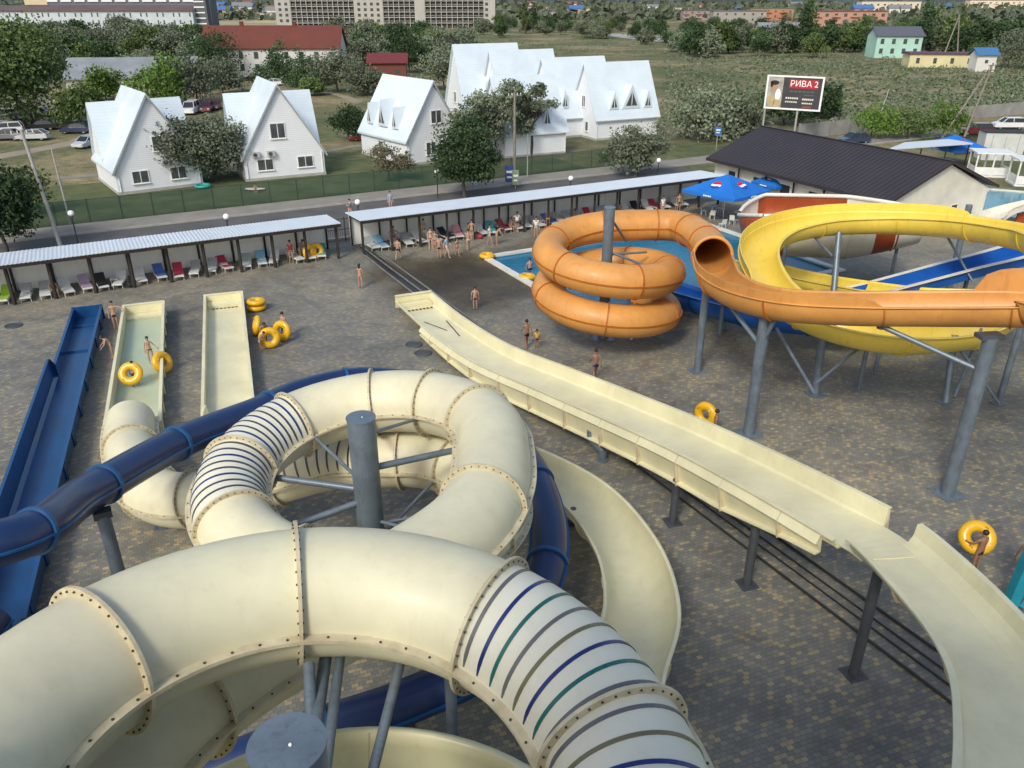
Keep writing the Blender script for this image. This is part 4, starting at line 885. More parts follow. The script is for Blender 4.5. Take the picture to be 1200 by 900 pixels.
def window(root, T, x, y, z, w, h, ax='x', split=1, out=-1, fm=None):
    """window centred (x,z) on plane y (ax 'x') or centred (y,z) on plane x (ax 'y')"""
    fm = fm or wframe; f = MB(); g = MB(); d = 0.05*out
    def P(u, zz, dd): return T(u, y+dd, zz) if ax == 'x' else T(x+dd, u, zz)
    c = x if ax == 'x' else y
    t = 0.07
    def slab(mb, u0, u1, z0, z1, d0, d1):
        a = P(u0, z0, d0); mb.prism([P(u0, z0, d0), P(u1, z0, d0), P(u1, z1, d0), P(u0, z1, d0)], P(u0, z0, d1)-a)
    for (u0, u1, z0, z1) in ((c-w/2, c+w/2, z-h/2, z-h/2+t), (c-w/2, c+w/2, z+h/2-t, z+h/2), (c-w/2, c-w/2+t, z-h/2+t, z+h/2-t), (c+w/2-t, c+w/2, z-h/2+t, z+h/2-t)): slab(f, u0, u1, z0, z1, d*0.2, d*1.6)
    for i in range(1, split+1):
        if i <= split-0 and split > 0:
            u = c-w/2+w*i/(split+1); slab(f, u-t/2, u+t/2, z-h/2+t, z+h/2-t, d*0.2, d*1.5)
    slab(f, c-w/2-0.08, c+w/2+0.08, z-h/2-0.06, z-h/2, d*0.2, d*3)
    fo = f.build('window', fm, root); slab(g, c-w/2+t, c+w/2-t, z-h/2+t, z+h/2-t, d*0.3, d*0.9); g.build('pane', glassd, fo)
def tri_dormer(root, T, c, yb, yt, z0, z1, w, sgn=-1, ax='x', glass=0.6, depth_at=None):
    """triangular dormer: front triangle on plane y=yb, apex line runs back to y=yt"""
    P = (lambda u, v, z: T(u, v, z)) if ax == 'x' else (lambda u, v, z: T(v, u, z))
    m = MB(); a, b_, t_ = P(c-w/2, yb, z0), P(c+w/2, yb, z0), P(c, yb, z1); ba = P(c, yt, z1); 
    m.add([a, b_, t_, ba, P(c-w/2, yt, z0), P(c+w/2, yt, z0)], [(0, 1, 2), (0, 2, 3, 4), (1, 5, 3, 2), (0, 4, 5, 1), (4, 3, 5)]); fo = m.build('dormer', croof, root)
    f_ = (T(0, 0.02*sgn, 0)-T(0, 0, 0)) if ax == 'x' else (T(0.02*sgn, 0, 0)-T(0, 0, 0))
    m = MB(); k = glass; cz = z0+(z1-z0)*0.12
    tri = [P(c-w/2*k, yb, cz), P(c+w/2*k, yb, cz), P(c, yb, cz+(z1-z0)*k)]; m.prism([p+f_*0.3 for p in tri], f_*1.5); m.build('dormer_glass', glassd, fo)
    m = MB(); mid_ = (tri[0]+tri[1])/2; m.bar(mid_+f_*2.2, tri[2]+f_*2.2-Vector((0, 0, 0.1)), 0.07, 0.03); m.build('mullion', wframe, fo)
def ac(root, T, x, z, y=0):
    m = MB(); p = T(x, y-0.22, z); q = T(x+0.01, y-0.22, z); m.box(p, (0.8, 0.3, 0.55), math.atan2((T(1, 0, 0)-T(0, 0, 0)).y, (T(1, 0, 0)-T(0, 0, 0)).x))
    o = m.build('air_conditioner', ac_m, root); m = MB(); c = T(x-0.1, y-0.39, z); d = T(0, -1, 0)-T(0, 0, 0); m.cyl(c, c+d*0.03, 0.2, n=14); m.build('fan_grille', M['steeld'], o)
def plinth(root, T, x0, x1, y0, y1, h=0.3):
    m = MB(); m.prism([T(x0-0.06, y0-0.06, 0), T(x1+0.06, y0-0.06, 0), T(x1+0.06, y1+0.06, 0), T(x0-0.06, y1+0.06, 0)], (0, 0, h)); m.build('plinth', mat('grey_plinth', (0.42, 0.41, 0.38), 0.8), root)
    # gutters / drain pipes
def downpipe(root, T, x, y, z0, z1): m = MB(); m.cyl(T(x, y, z0), T(x, y, z1), 0.05, n=8); m.build('downpipe', wframe, root)
# cottage 1
def cottage(name, label, o, ang, W, Ld, eave, ridge, cross=None, wins=(), acs=(), dorm=()):
    root = thing(name, label, 'cottage', (o.x, o.y, 0), ang, 'white cottages'); T = loc_basis(o, ang)
    w = MB(); r = MB(); gable(w, r, T, 0, W, 0, Ld, eave, ridge, 'y', 0.3)
    if cross: x0, x1, y0, y1, e, rr_ = cross; gable(w, r, T, x0, x1, y0, y1, e, rr_, 'x', 0.25)
    w.build('wall', siding, root); r.build('roof', croof, root); plinth(root, T, 0, W, 0, Ld)
    for (x, z, ww, hh, sp) in wins: window(root, T, x, -0.001, z, ww, hh, 'x', sp)
    for (x, z) in acs: ac(root, T, x, z)
    for s_ in (0.25, W-0.25): downpipe(root, T, s_, -0.08, 0.3, eave)
    m = MB(); 
    for sg in (-1, 1):
        xm = W/2; xe = xm+sg*(W/2+0.3); s = (ridge-eave)/(W/2); m.bar(T(xm, -0.32, ridge), T(xe, -0.32, eave-s*0.3), 0.05, 0.16)
    m.build('bargeboard', mat('grey_bargeboard', (0.34, 0.37, 0.40), 0.5), root)
    return root, T
a1_ = G(140, 229); ang1 = R_(36)
rt, T = cottage('cottage', 'white gabled cottage at far left with grey edged roof, left of the olive trees', a1_, ang1, 8.3, 9.4, 2.5, 9.2, cross=(0.1, 8.9, 4.6, 9.0, 3.2, 7.9), wins=((2.3, 1.55, 1.6, 1.25, 1), (6.0, 1.55, 1.6, 1.25, 1), (4.5, 4.6, 1.1, 1.5, 0)), acs=((4.9, 2.75),))
a2_ = G(289, 213); ang2 = R_(27)
rt, T = cottage('cottage', 'white gabled cottage with two air conditioners on its front, right of the olive trees', a2_, ang2, 8.6, 9.5, 2.6, 9.5, cross=(0.1, 9.2, 4.8, 9.2, 3.0, 8.0), wins=((2.2, 1.6, 1.7, 1.2, 1), (6.5, 1.6, 1.7, 1.2, 1), (3.9, 5.0, 1.6, 1.6, 1)), acs=((1.3, 2.75), (2.9, 2.75)))
a3_ = G(478, 195); ang3 = R_(39)
rt, T = cottage('cottage', 'white cottage with triangular side dormers standing just left of the dense dark tree', a3_, ang3, 7.7, 10.6, 3.0, 9.0, wins=((3.3, 1.7, 1.4, 1.5, 1), (4.2, 5.2, 1.5, 1.5, 1)))
for (v, z0, z1, ww) in ((5.6, 3.9, 6.9, 1.9), (2.8, 3.9, 6.3, 1.1), (8.6, 3.9, 6.3, 1.1)): tri_dormer(rt, T, v, 0.15, 2.6, z0, z1, ww, -1, 'y')
# terrace of five stepped units
def unit(px, py, Wd, label, depth=8.0, ridge=8.9, eave=3.0, dorms=(), lwin=True, crossg=None, org=None, ang=R_(26)):
    o = org if org else G(px, py); root = thing('terrace_cottage', label, 'cottage', (o.x, o.y, 0), ang, 'stepped white terrace cottages'); T = loc_basis(o, ang)
    w = MB(); r = MB(); gable(w, r, T, 0, Wd, 0, depth, eave, ridge, 'x', 0.3)
    if crossg:
        x0, x1, yb, rr_ = crossg; gable(w, r, T, x0, x1, yb, depth/2, 2.8, rr_, 'y', 0.25)
        window(root, T, (x0+x1)/2, yb-0.001, 4.6, 0.9, 1.4, 'x', 1)
        for xx in (x0+(x1-x0)*0.27, x0+(x1-x0)*0.73): window(root, T, xx, yb-0.001, 1.6, 0.8, 1.3, 'x', 0)
    w.build('wall', siding, root); r.build('roof', croof, root); plinth(root, T, 0, Wd, 0, depth)
    for (u, z0, z1, ww) in dorms: tri_dormer(root, T, u, 0.25, 3.2, z0, z1, ww)
    if lwin:
        window(root, T, -0.001, depth*0.35, 1.6, 0.8, 1.3, 'y', 0); window(root, T, -0.001, depth*0.7, 1.6, 0.8, 1.3, 'y', 0); window(root, T, -0.001, depth*0.5, 4.8, 0.9, 1.5, 'y', 1)
    for z in (eave-0.12,): m = MB(); m.bar(T(-0.3, -0.32, z-0.25), T(Wd+0.3, -0.32, z-0.25), 0.12, 0.12); m.build('gutter', wframe, root)
    for i in range(2): downpipe(root, T, 0.1+i*(Wd-0.2), -0.12, 0.2, eave-0.3)
    return root, T
o1 = G(698, 165)
def shifted(dx, dy): ca, sa = math.cos(R_(26)), math.sin(R_(26)); return Vector((o1.x+dx*ca-dy*sa, o1.y+dx*sa+dy*ca, 0))
unit(0, 0, 10.0, 'rightmost terrace cottage with three triangular roof dormers above a blank white wall', org=o1, dorms=((2.9, 3.9, 6.2, 1.5), (5.7, 3.9, 7.0, 3.0), (8.4, 3.9, 6.2, 1.4)), ridge=9.5, depth=7.0)
unit(0, 0, 9.6, 'terrace cottage second from the right, stepped back behind the one with three dormers', org=shifted(-4.3, 3.9), dorms=((1.7, 3.9, 6.4, 1.2),), ridge=10.0, depth=7.6)
unit(0, 0, 9.6, 'third terrace cottage from the right, stepped back further behind the wide grey tree', org=shifted(-10.0, 8.7), dorms=((4.6, 3.9, 6.8, 1.3),), ridge=10.8, depth=7.6)
unit(0, 0, 9.6, 'rearmost terrace cottage whose ridge stands highest behind the wide grey tree', org=shifted(-14.0, 12.2), dorms=((3.4, 4.2, 7.2, 1.6),), ridge=11.5, depth=7.6)
rt, T = unit(0, 0, 8.4, 'steep white cottage at the left front of the terrace with a dark triangular gable window', org=G(592, 186), dorms=((5.9, 3.4, 6.4, 1.3),), ridge=8.9, depth=7.4)
# ================================================================== DARK ROOFED BUILDING
root = thing('bar_building', 'long cream single storey building with a wide dark brown hipless roof', 'building', tuple(AN(56, 60)), RZ)
browr = mat('dark_brown_metal_roof', (0.040, 0.032, 0.034), 0.45, var=0.12, scale=0.4)
creamwall = mat('cream_render', (0.70, 0.69, 0.61), 0.8, var=0.12, scale=0.6, dirt=(0.58, 0.55, 0.46))
E0 = G(828, 185, 3.2); E1_ = G(1042, 238, 3.2)
dn = (E1_-E0); Lb = dn.length; angb = math.atan2(dn.y, dn.x); T = loc_basis(E0, angb)
T0 = T; T = lambda x, y, z: T0(x, y, z)
w = MB(); w.prism([T(0.4, 0.9, 0), T(Lb-0.3, 0.9, 0), T(Lb-0.3, 0.9, 3.1), T(0.4, 0.9, 3.1)], T(0, 11.8, 0)-T(0, 0, 0))
for x in (0.4, Lb-0.5): w.prism([T(x, 0.9, 3.1), T(x, 12.7, 3.1), T(x, 6.8, 5.62)], T(0.2, 0, 0)-T(0, 0, 0))
w.build('wall', creamwall, root)
r = MB()
for sg, ye in ((-1, 0.0), (1, 13.6)):
    r.prism([T(0, 6.8, 5.72), T(0, ye, 3.12), T(0, ye, 3.26), T(0, 6.8, 5.86)], T(Lb, 0, 0)-T(0, 0, 0))
r.bar(T(0, -0.03, 3.12), T(Lb, -0.03, 3.12), 0.08, 0.3)
for i in range(int(Lb/0.5)): r.bar(T(0.25+i*0.5, 0.05, 3.3), T(0.25+i*0.5, 6.75, 5.88), 0.03, 0.02)
r.build('roof', browr, root)
m = MB(); m.bar(T(-0.05, 6.8, 5.90), T(Lb+0.05, 6.8, 5.90), 0.25, 0.05)
for sg, ye in ((-1, 0.0), (1, 13.6)): m.bar(T(Lb+0.03, 6.8, 5.78), T(Lb+0.03, ye, 3.18), 0.06, 0.22)
m.build('fascia', browr, root)
for x in (2.5, 6.0, 9.6, 13.0, 16.5): 
    w_ = 1.1 if x != 2.5 else 0.9
    m = MB(); m.prism([T(x, 0.87, 0.05), T(x+w_, 0.87, 0.05), T(x+w_, 0.87, 2.3), T(x, 0.87, 2.3)], T(0, 0.05, 0)-T(0, 0, 0)); m.build('door', mat('dark_doorway', (0.03, 0.03, 0.03), 0.4, var=0.1), root)
for x in (4.3, 8, 11.5, 15.0, 18.6): m = MB(); m.bar(T(x, 0.5, 0), T(x, 0.5, 3.1), 0.14, 0.14); m.build('veranda_post', darkw, root)
for y, zz in ((4.6, 1.6), (8.6, 1.6)): window(root, T, Lb-0.29, y, zz, 0.9, 1.1, 'y', 0, out=1)
m = MB(); m.prism([T(Lb-0.29, 4.0, 0), T(Lb-0.29, 3.2, 0), T(Lb-0.29, 3.2, 2.2), T(Lb-0.29, 4.0, 2.2)], T(0.06, 0, 0)-T(0, 0, 0)); m.build('door', mat('ochre_door', (0.42, 0.22, 0.05), 0.5), root)
for y in (5.5, 7.2): m = MB(); c = T(Lb-0.28, y, 1.5); m.cyl(c, c+(T(0.05, 0, 0)-T(0, 0, 0)), 0.3, n=18); m.build('porthole_sign', mat('sign_navy', (0.03, 0.06, 0.16), 0.5, var=0), root)
m = MB()
for z in (0.3, 1.1): m.bar(T(Lb-0.2, 0.6, z+2.6), T(Lb-0.2, 13, z+2.6), 0.04, 0.04)
# low hut roofs right of the building
root = thing('open_canopy', 'narrow white flat canopy on dark posts behind the dark brown roof', 'canopy', tuple(G(1100, 172)))
p = [G(1040, 178, 2.9), G(1128, 170, 2.9), G(1140, 165, 2.9), G(1090, 165, 2.9)]
m = MB(); m.prism([G(1040, 176, 2.9), G(1140, 169, 2.9), G(1112, 164, 2.9), G(1060, 168, 2.9)], (0, 0, 0.12)); m.build('roof', roofm, root)
for px, py in ((1050, 176), (1080, 174), (1110, 171), (1136, 169)):
    q = G(px, py, 2.9); m = MB(); m.bar((q.x, q.y, 0), (q.x, q.y, 2.9), 0.12, 0.12); m.build('post', darkw, root)
# ================================================================== TREES
def leafmat(name, c1, c2, c3):
    m, N, L, b = nodes_mat(name); tc = N.new('ShaderNodeTexCoord').outputs['Object']; oi = N.new('ShaderNodeObjectInfo')
    nn = noise(N, L, tc, 0.9, 5, 0.7); rp = ramp(N, [(0.28, c1), (0.5, c2), (0.74, c3)]); L.new(nn, rp.inputs['Fac'])
    hs_ = N.new('ShaderNodeHueSaturation'); mr_ = N.new('ShaderNodeMapRange'); L.new(oi.outputs['Random'], mr_.inputs['Value']); mr_.inputs['To Min'].default_value = 0.85; mr_.inputs['To Max'].default_value = 1.5
    L.new(mr_.outputs['Result'], hs_.inputs['Value']); L.new(rp.outputs['Color'], hs_.inputs['Color']); L.new(hs_.outputs['Color'], b.inputs['Base Color'])
    b.inputs['Roughness'].default_value = 0.85; b.inputs['Specular IOR Level'].default_value = 0.12; return m
LF = dict(olive=leafmat('olive_grey_leaves', (0.060, 0.080, 0.052), (0.118, 0.142, 0.095), (0.19, 0.215, 0.155)),
          green=leafmat('mid_green_leaves', (0.038, 0.064, 0.022), (0.080, 0.118, 0.042), (0.14, 0.175, 0.07)),
          dark=leafmat('dark_green_leaves', (0.020, 0.042, 0.020), (0.045, 0.078, 0.036), (0.085, 0.125, 0.058)),
          fresh=leafmat('fresh_green_leaves', (0.038, 0.080, 0.016), (0.085, 0.15, 0.028), (0.15, 0.22, 0.06)),
          dry=leafmat('sparse_dry_leaves', (0.08, 0.08, 0.045), (0.16, 0.15, 0.095), (0.26, 0.24, 0.17)))
bark = mat('grey_brown_bark', (0.10, 0.082, 0.062), 0.9, var=0.3, scale=4, bump=0.5, bscale=10)
def crown(rng, blobs, n, ls, up=0.35):
    """thousands of small leaf clumps scattered through overlapping lobes, with gaps"""
    vs = []; fs = []; tot = sum(b_[3]*b_[4]*b_[5] for b_ in blobs)
    holes = [(rng.uniform(-1, 1), rng.uniform(-1, 1), rng.uniform(-0.6, 1)) for _ in range(9)]
    for bl in blobs:
        k = int(n*bl[3]*bl[4]*bl[5]/tot)+8
        nc = max(6, k//16); cents = []
        for _ in range(nc):
            while True:
                d = Vector((rng.gauss(0, 1), rng.gauss(0, 1), rng.gauss(0, 1))).normalized(); 
                if d.z > -0.75: break
            r = rng.uniform(0.45, 1.08)**0.6; cents.append(Vector((bl[0]+d.x*r*bl[3], bl[1]+d.y*r*bl[4], bl[2]+d.z*r*bl[5])))
        for i in range(k):
            c = cents[i % nc]; sp = 0.16*(bl[3]+bl[4]+bl[5])/3+ls*0.4
            p = c+Vector((rng.gauss(0, sp), rng.gauss(0, sp), rng.gauss(0, sp*0.7)))
            nrm = Vector((rng.gauss(0, 1), rng.gauss(0, 1), rng.gauss(up, 1))).normalized(); a = nrm.orthogonal().normalized(); a = (Matrix.Rotation(rng.uniform(0, 6.28), 3, nrm) @ a); b_ = nrm.cross(a)
            l = ls*rng.uniform(0.7, 1.5); w_ = l*rng.uniform(0.5, 0.85); q = len(vs)
            vs += [p-a*l*0.5, p+b_*w_*0.5, p+a*l*0.5+nrm*l*0.12, p-b_*w_*0.5]; fs.append((q, q+1, q+2, q+3))
    return vs, fs
def blobs_for(rng, kind, w_, h, base):
    B = []
    if kind == 'round':
        for i in range(9):
            a = rng.uniform(0, 6.28); r = rng.uniform(0.15, 0.62)*w_/2; z = base+(h-base)*rng.uniform(0.22, 0.82); s = rng.uniform(0.34, 0.5)*w_/2*1.2
            B.append((r*math.cos(a), r*math.sin(a), z, s, s, s*0.72))
        B.append((0, 0, base+(h-base)*0.55, w_*0.33, w_*0.33, (h-base)*0.40))
    elif kind == 'tall':
        for i in range(9):
            t = (i+0.5)/9; s = w_/2*(0.55+0.5*math.sin(math.pi*min(1, t*1.1+0.08)))*0.85
            B.append((rng.uniform(-.18, .18)*w_, rng.uniform(-.18, .18)*w_, base+(h-base)*t*0.93, s, s, (h-base)*0.10+0.3))
    elif kind == 'conic':
        for i in range(9):
            t = (i+0.3)/9; s = w_/2*(1.02-t)**0.8; B.append((rng.uniform(-.1, .1)*w_, rng.uniform(-.1, .1)*w_, base+(h-base)*t*0.95, s, s, (h-base)*0.1))
    else:
        for i in range(14):
            a = rng.uniform(0, 6.28); r = rng.uniform(0.2, 0.85)*w_/2; z = base+(h-base)*rng.uniform(0.15, 0.9); s = rng.uniform(0.16, 0.27)*w_/2*1.3
            B.append((r*math.cos(a), r*math.sin(a), z, s, s, s*0.8))
    return B
def tree(name, label, loc, w_, h, kind, leaf, n=2600, ls=0.3, seed=1, base=None, group=None, cat='tree', rz=0, trunk_r=None, blobs=None):
    rng = random.Random(seed); base = h*0.2 if base is None else base; loc = Vector((loc[0], loc[1], 0))
    root = thing(name, label, cat, loc, rz, group); B = blobs or blobs_for(rng, kind, w_, h, base)
    vs, fs = crown(rng, B, n, ls); mb = MB(); mb.add(vs, fs); mb.build('crown', LF[leaf], root, world=False)
    mb = MB(); tr = trunk_r or max(0.06, h*0.022); top = Vector((rng.uniform(-.2, .2), rng.uniform(-.2, .2), base+(h-base)*0.45))
    mid_ = Vector((rng.uniform(-.15, .15), rng.uniform(-.15, .15), base*0.6+0.3))
    mb.cyl((0, 0, -0.1), mid_, tr*1.25, tr, n=8); mb.cyl(mid_, top, tr, tr*0.45, n=8)
    for bl in B[:8]:
        e = Vector(bl[:3]); s_ = mid_.lerp(top, rng.uniform(0.2, 0.9)); m_ = s_.lerp(e, 0.5)+Vector((0, 0, 0.15)); mb.cyl(s_, m_, tr*0.5, tr*0.32, n=6, caps=False); mb.cyl(m_, e, tr*0.32, tr*0.12, n=6, caps=False)
    mb.build('trunk', bark, root, world=False)
    return root
def at(px, py): return G(px, py)
# trees close to the shelters and cottages
tree('large_tree', 'huge dark spreading tree over the car park at the far left', at(26, 146), 20, 14.0, 'round', 'green', 17000, 0.48, 3, base=1.2)
tree('large_tree', 'rounded dark green tree cut by the left edge just above the shelter roof', at(8, 296), 6.8, 6.6, 'round', 'dark', 8000, 0.26, 4, base=0.2)
tree('small_tree', 'small green bush by the leaning pole above the left shelter', at(40, 250), 5, 3.8, 'round', 'green', 1800, 0.24, 5, base=0.2)
tree('olive_tree', 'left olive tree standing in front of the leftmost cottage wall', at(214, 216), 7.8, 6.8, 'round', 'olive', 8000, 0.28, 6, base=0.8)
tree('olive_tree', 'right and wider olive tree filling the gap between the first two cottages', at(254, 212), 9.4, 6.8, 'round', 'olive', 9500, 0.28, 7, base=0.6)
tree('dense_tree', 'dense dark conical tree standing at the road in front of the terrace', at(545, 232), 7.2, 7.6, 'round', 'dark', 12000, 0.26, 8, base=0.5)
tree('wide_tree', 'wide ragged grey green tree in front of the terrace, left of the wooden pole', at(575, 190), 10.5, 9.6, 'loose', 'olive', 12000, 0.28, 9, base=1.6)
tree('wide_tree', 'narrower ragged grey green tree just right of the wooden pole', at(622, 183), 6.0, 8.8, 'loose', 'olive', 6500, 0.28, 10, base=2.0)
tree('roadside_tree', 'small feathery tree at the road in front of the rightmost terrace cottage', at(745, 206), 6.2, 5.2, 'round', 'olive', 6000, 0.26, 11, base=0.2)
tree('sparse_tree', 'sparse dry leaved tree in front of the dormered cottage', at(455, 212), 5.5, 4.2, 'loose', 'dry', 2600, 0.2, 12, base=0.8)
tree('garden_bush', 'dark round bush on the lawn between the second and third cottages', at(410, 165), 5.8, 4.6, 'round', 'dark', 2500, 0.3, 13, base=0.1)
tree('garden_bush', 'low bushy shrub inside the green fence below the terrace', at(710, 190), 2.4, 1.5, 'round', 'green', 500, 0.2, 14, base=0.0, cat='bush')
tree('bright_bush', 'fresh green bush left of the row beyond the dark brown roof', at(1020, 162), 6.5, 4.2, 'round', 'fresh', 2400, 0.28, 15, base=0.1, cat='bush')
tree('bright_bush', 'fresh green bush in the middle of the row beyond the dark brown roof', at(1062, 163), 8, 3.8, 'round', 'green', 2600, 0.28, 16, base=0.1, cat='bush')
tree('bright_bush', 'fresh yellow green bush at the right of the row beside the leaning poles', at(1105, 162), 7.5, 4.4, 'round', 'fresh', 2600, 0.28, 17, base=0.1, cat='bush')
for i, (px, py, w_, h, k, lf, lab_) in enumerate((
    (818, 163, 10, 5.2, 'round', 'olive', 'wide grey shrub just right of the terrace, nearest to its wall'), (858, 158, 8, 5, 'round', 'olive', 'grey shrub left of the billboard legs'),
    (918, 146, 9, 6.0, 'round', 'dark', 'dark tree directly behind the billboard legs'), (955, 138, 7, 5.5, 'round', 'dark', 'dark shrub right behind the billboard right edge'),
    (95, 148, 7, 5.5, 'round', 'green', 'green tree at the corner of the long grey shed'), (125, 118, 7, 6.0, 'round', 'fresh', 'yellow green tree in front of the grey shed roof'),
    (190, 125, 8, 8.5, 'tall', 'fresh', 'tall yellow green tree right of the grey shed'), (232, 120, 9, 8, 'round', 'olive', 'grey tree above the olive pair, left of the second cottage'),
    (262, 110, 8, 6.5, 'round', 'olive', 'grey tree behind the roof of the second cottage'), (212, 108, 8, 7, 'round', 'olive', 'rounded grey tree right of the shed end'),
    (250, 95, 14, 11, 'round', 'dark', 'broad dark green tree overlapping the left part of the red roof'), (326, 96, 9, 9.5, 'conic', 'dark', 'left dark pine in front of the red roofed house'),
    (358, 100, 8, 8, 'conic', 'dark', 'right dark pine in front of the red roofed house'), (395, 108, 10, 9, 'round', 'olive', 'big grey tree at the right end of the red roofed house'),
    (425, 112, 7, 6, 'round', 'olive', 'small grey tree behind the lawn near the dormered cottage'), (365, 112, 4, 3.5, 'round', 'green', 'little bush beside the parked white car'),
    (520, 105, 11, 9, 'round', 'olive', 'large grey tree between the dormered cottage and the terrace'), (480, 85, 9, 8, 'round', 'dark', 'dark tree behind the ridge of the dormered cottage'),
    (165, 100, 9, 7, 'round', 'olive', 'low olive tree behind the shed ridge'), (1180, 80, 14, 9, 'round', 'olive', 'big rounded grey tree at the right edge above the wall'),
    (1146, 75, 7, 5, 'round', 'green', 'green tree left of the big grey one at the right edge'))):
    tree('garden_tree', lab_, at(px, py), w_*1.15, h, k, lf, 3800, 0.42, 40+i, base=h*0.06)
# prototypes for the belts, then copies
def belt(protos, spots, labels, group, rng):
    for i, (px, py, s) in enumerate(spots):
        q = G(px, py); p_, used = protos[rng.randrange(len(protos))] if False else protos[i % len(protos)]
        lab_ = labels(px, py) if callable(labels) else labels
        if not p_.get('placed'):
            p_['placed'] = 1; p_.location = (q.x, q.y, 0); p_.scale = (s, s, s*rng.uniform(0.85, 1.15)); p_['label'] = lab_; p_['group'] = group
        else: copy_tree(p_, (q.x, q.y, 0), rng.uniform(0, 6.28), lab_, group, (s, s, s*rng.uniform(0.85, 1.2)))
PR = [(tree('belt_tree', 'x', (0, 0), 9.5, 8, k, lf, 2200, 0.62, 80+i, base=0.4), 0) for i, (k, lf) in enumerate((('round', 'olive'), ('round', 'dark'), ('round', 'olive'), ('loose', 'olive'), ('round', 'green'), ('round', 'olive')))]
rng = random.Random(21); spots = []
for (x0, x1, y0, y1, n_, s0, s1) in ((60, 235, 48, 78, 46, 0.7, 1.15), (0, 70, 62, 95, 10, 0.9, 1.3), (380, 560, 46, 84, 40, 0.65, 1.1), (560, 720, 32, 46, 30, 0.55, 0.9)):
    for i in range(n_): spots.append((rng.uniform(x0, x1), rng.uniform(y0, y1), rng.uniform(s0, s1)))
spots.sort(key=lambda t: t[1])
belt(PR, spots, lambda px, py: 'grey green tree in the crowded belt below the long white block' if px < 240 else ('grey green tree in the crowded belt between the cottages and the big hotel' if px < 560 else 'small dark tree in the thicket beyond the terrace ridge'), 'trees of the middle belt', rng)
PR2 = [(tree('field_tree', 'x', (0, 0), 10.5, 8.5, k, lf, 2000, 0.72, 180+i, base=0.4), 0) for i, (k, lf) in enumerate((('round', 'dark'), ('round', 'olive'), ('round', 'green'), ('round', 'dark')))]
spots = [(px+rng.uniform(-6, 6), rng.uniform(58, 68), rng.uniform(0.7, 1.05)) for px in range(792, 1030, 12)]+[(px+rng.uniform(-6, 6), rng.uniform(42, 54), rng.uniform(0.55, 0.85)) for px in range(740, 1200, 16)]+[(px, rng.uniform(50, 70), rng.uniform(0.9, 1.4)) for px in (1092, 1105, 1130, 1150, 1170, 1195, 1215)]
spots += [(rng.uniform(600, 1220), rng.uniform(33, 40), rng.uniform(0.5, 0.8)) for _ in range(60)]
spots.sort(key=lambda t: t[1])
belt(PR2, spots, lambda px, py: 'dark bushy tree in the row along the far side of the scrub field' if py > 37 else 'small dark tree among the distant houses beyond the scrub field', 'trees beyond the scrub field', rng)
PR3 = [(tree('poplar', 'x', (0, 0), 3.6, 13, 'tall', lf, 1200, 0.5, 280+i), 0) for i, lf in enumerate(('dark', 'green'))]
pop = [(938, 62, 1.3, 'thick dark poplar left of the pink building'), (945, 60, 1.25, 'second dark poplar touching the one left of the pink building'), (1080, 66, 1.35, 'tall dark poplar right of the mint building'), (1090, 64, 1.2, 'poplar just right of the tallest one by the mint building'), (914, 52, 0.9, 'short poplar in front of the grey far building'), (615, 40, 1.3, 'poplar right beside the hotel corner'), (625, 38, 1.1, 'thin poplar second from the hotel corner'), (1120, 56, 1.1, 'poplar between the two right hand pole frames'), (1010, 48, 0.8, 'small poplar above the mint roof')]
for i, (px, py, s, l) in enumerate(pop):
    q = G(px, py); p_ = PR3[i % 2][0]
    if i < 2: p_.location = (q.x, q.y, 0); p_.scale = (s,)*3; p_['label'] = l; p_['group'] = 'poplars'
    else: copy_tree(p_, (q.x, q.y, 0), i, l, 'poplars', (s, s, s))
# scrub field: countless low shrubs as ground cover
rng = random.Random(5); mb = MB(); vs = []; fs = []
def scrub(n, x0, x1, y0, y1, hmax, dens):
    for i in range(n):
        px, py = rng.uniform(x0, x1), rng.uniform(y0, y1)
        if 1125 < px and py > 125: continue
        c = G(px, py); s = rng.uniform(0.5, 1.0)*hmax*(1.0 if math.sin(c.x*0.07)+math.sin(c.y*0.05+c.x*0.02) > -0.3 else 0.35)
        for k in range(dens):
            p = c+Vector((rng.gauss(0, s*0.8), rng.gauss(0, s*0.8), abs(rng.gauss(0, s*0.38)))); l = rng.uniform(0.35, 0.75); nrm = Vector((rng.gauss(0, 1), rng.gauss(0, 1), rng.gauss(0.5, 1))).normalized(); a = nrm.orthogonal().normalized(); b_ = nrm.cross(a); q = len(vs)
            vs.extend([p-a*l*0.5, p+b_*l*0.3, p+a*l*0.5, p-b_*l*0.3]); fs.append((q, q+1, q+2, q+3))
scrub(1500, 780, 1230, 66, 128, 1.3, 16); scrub(420, 560, 1220, 34, 66, 1.7, 14); scrub(60, 950, 1010, 128, 150, 1.0, 14); scrub(160, 380, 520, 55, 100, 0.8, 10)
mb.add(vs, fs); o = mb.build('scrub', LF['olive']); tag(o, 'low scrub and weeds covering the open field', 'scrub', kind='stuff')
rng = random.Random(6); mb = MB(); vs = []; fs = []
scrub(520, 800, 1230, 66, 132, 0.9, 14); mb.add(vs, fs); o = mb.build('scrub', LF['green']); tag(o, 'greener weeds scattered through the open field', 'scrub', kind='stuff')
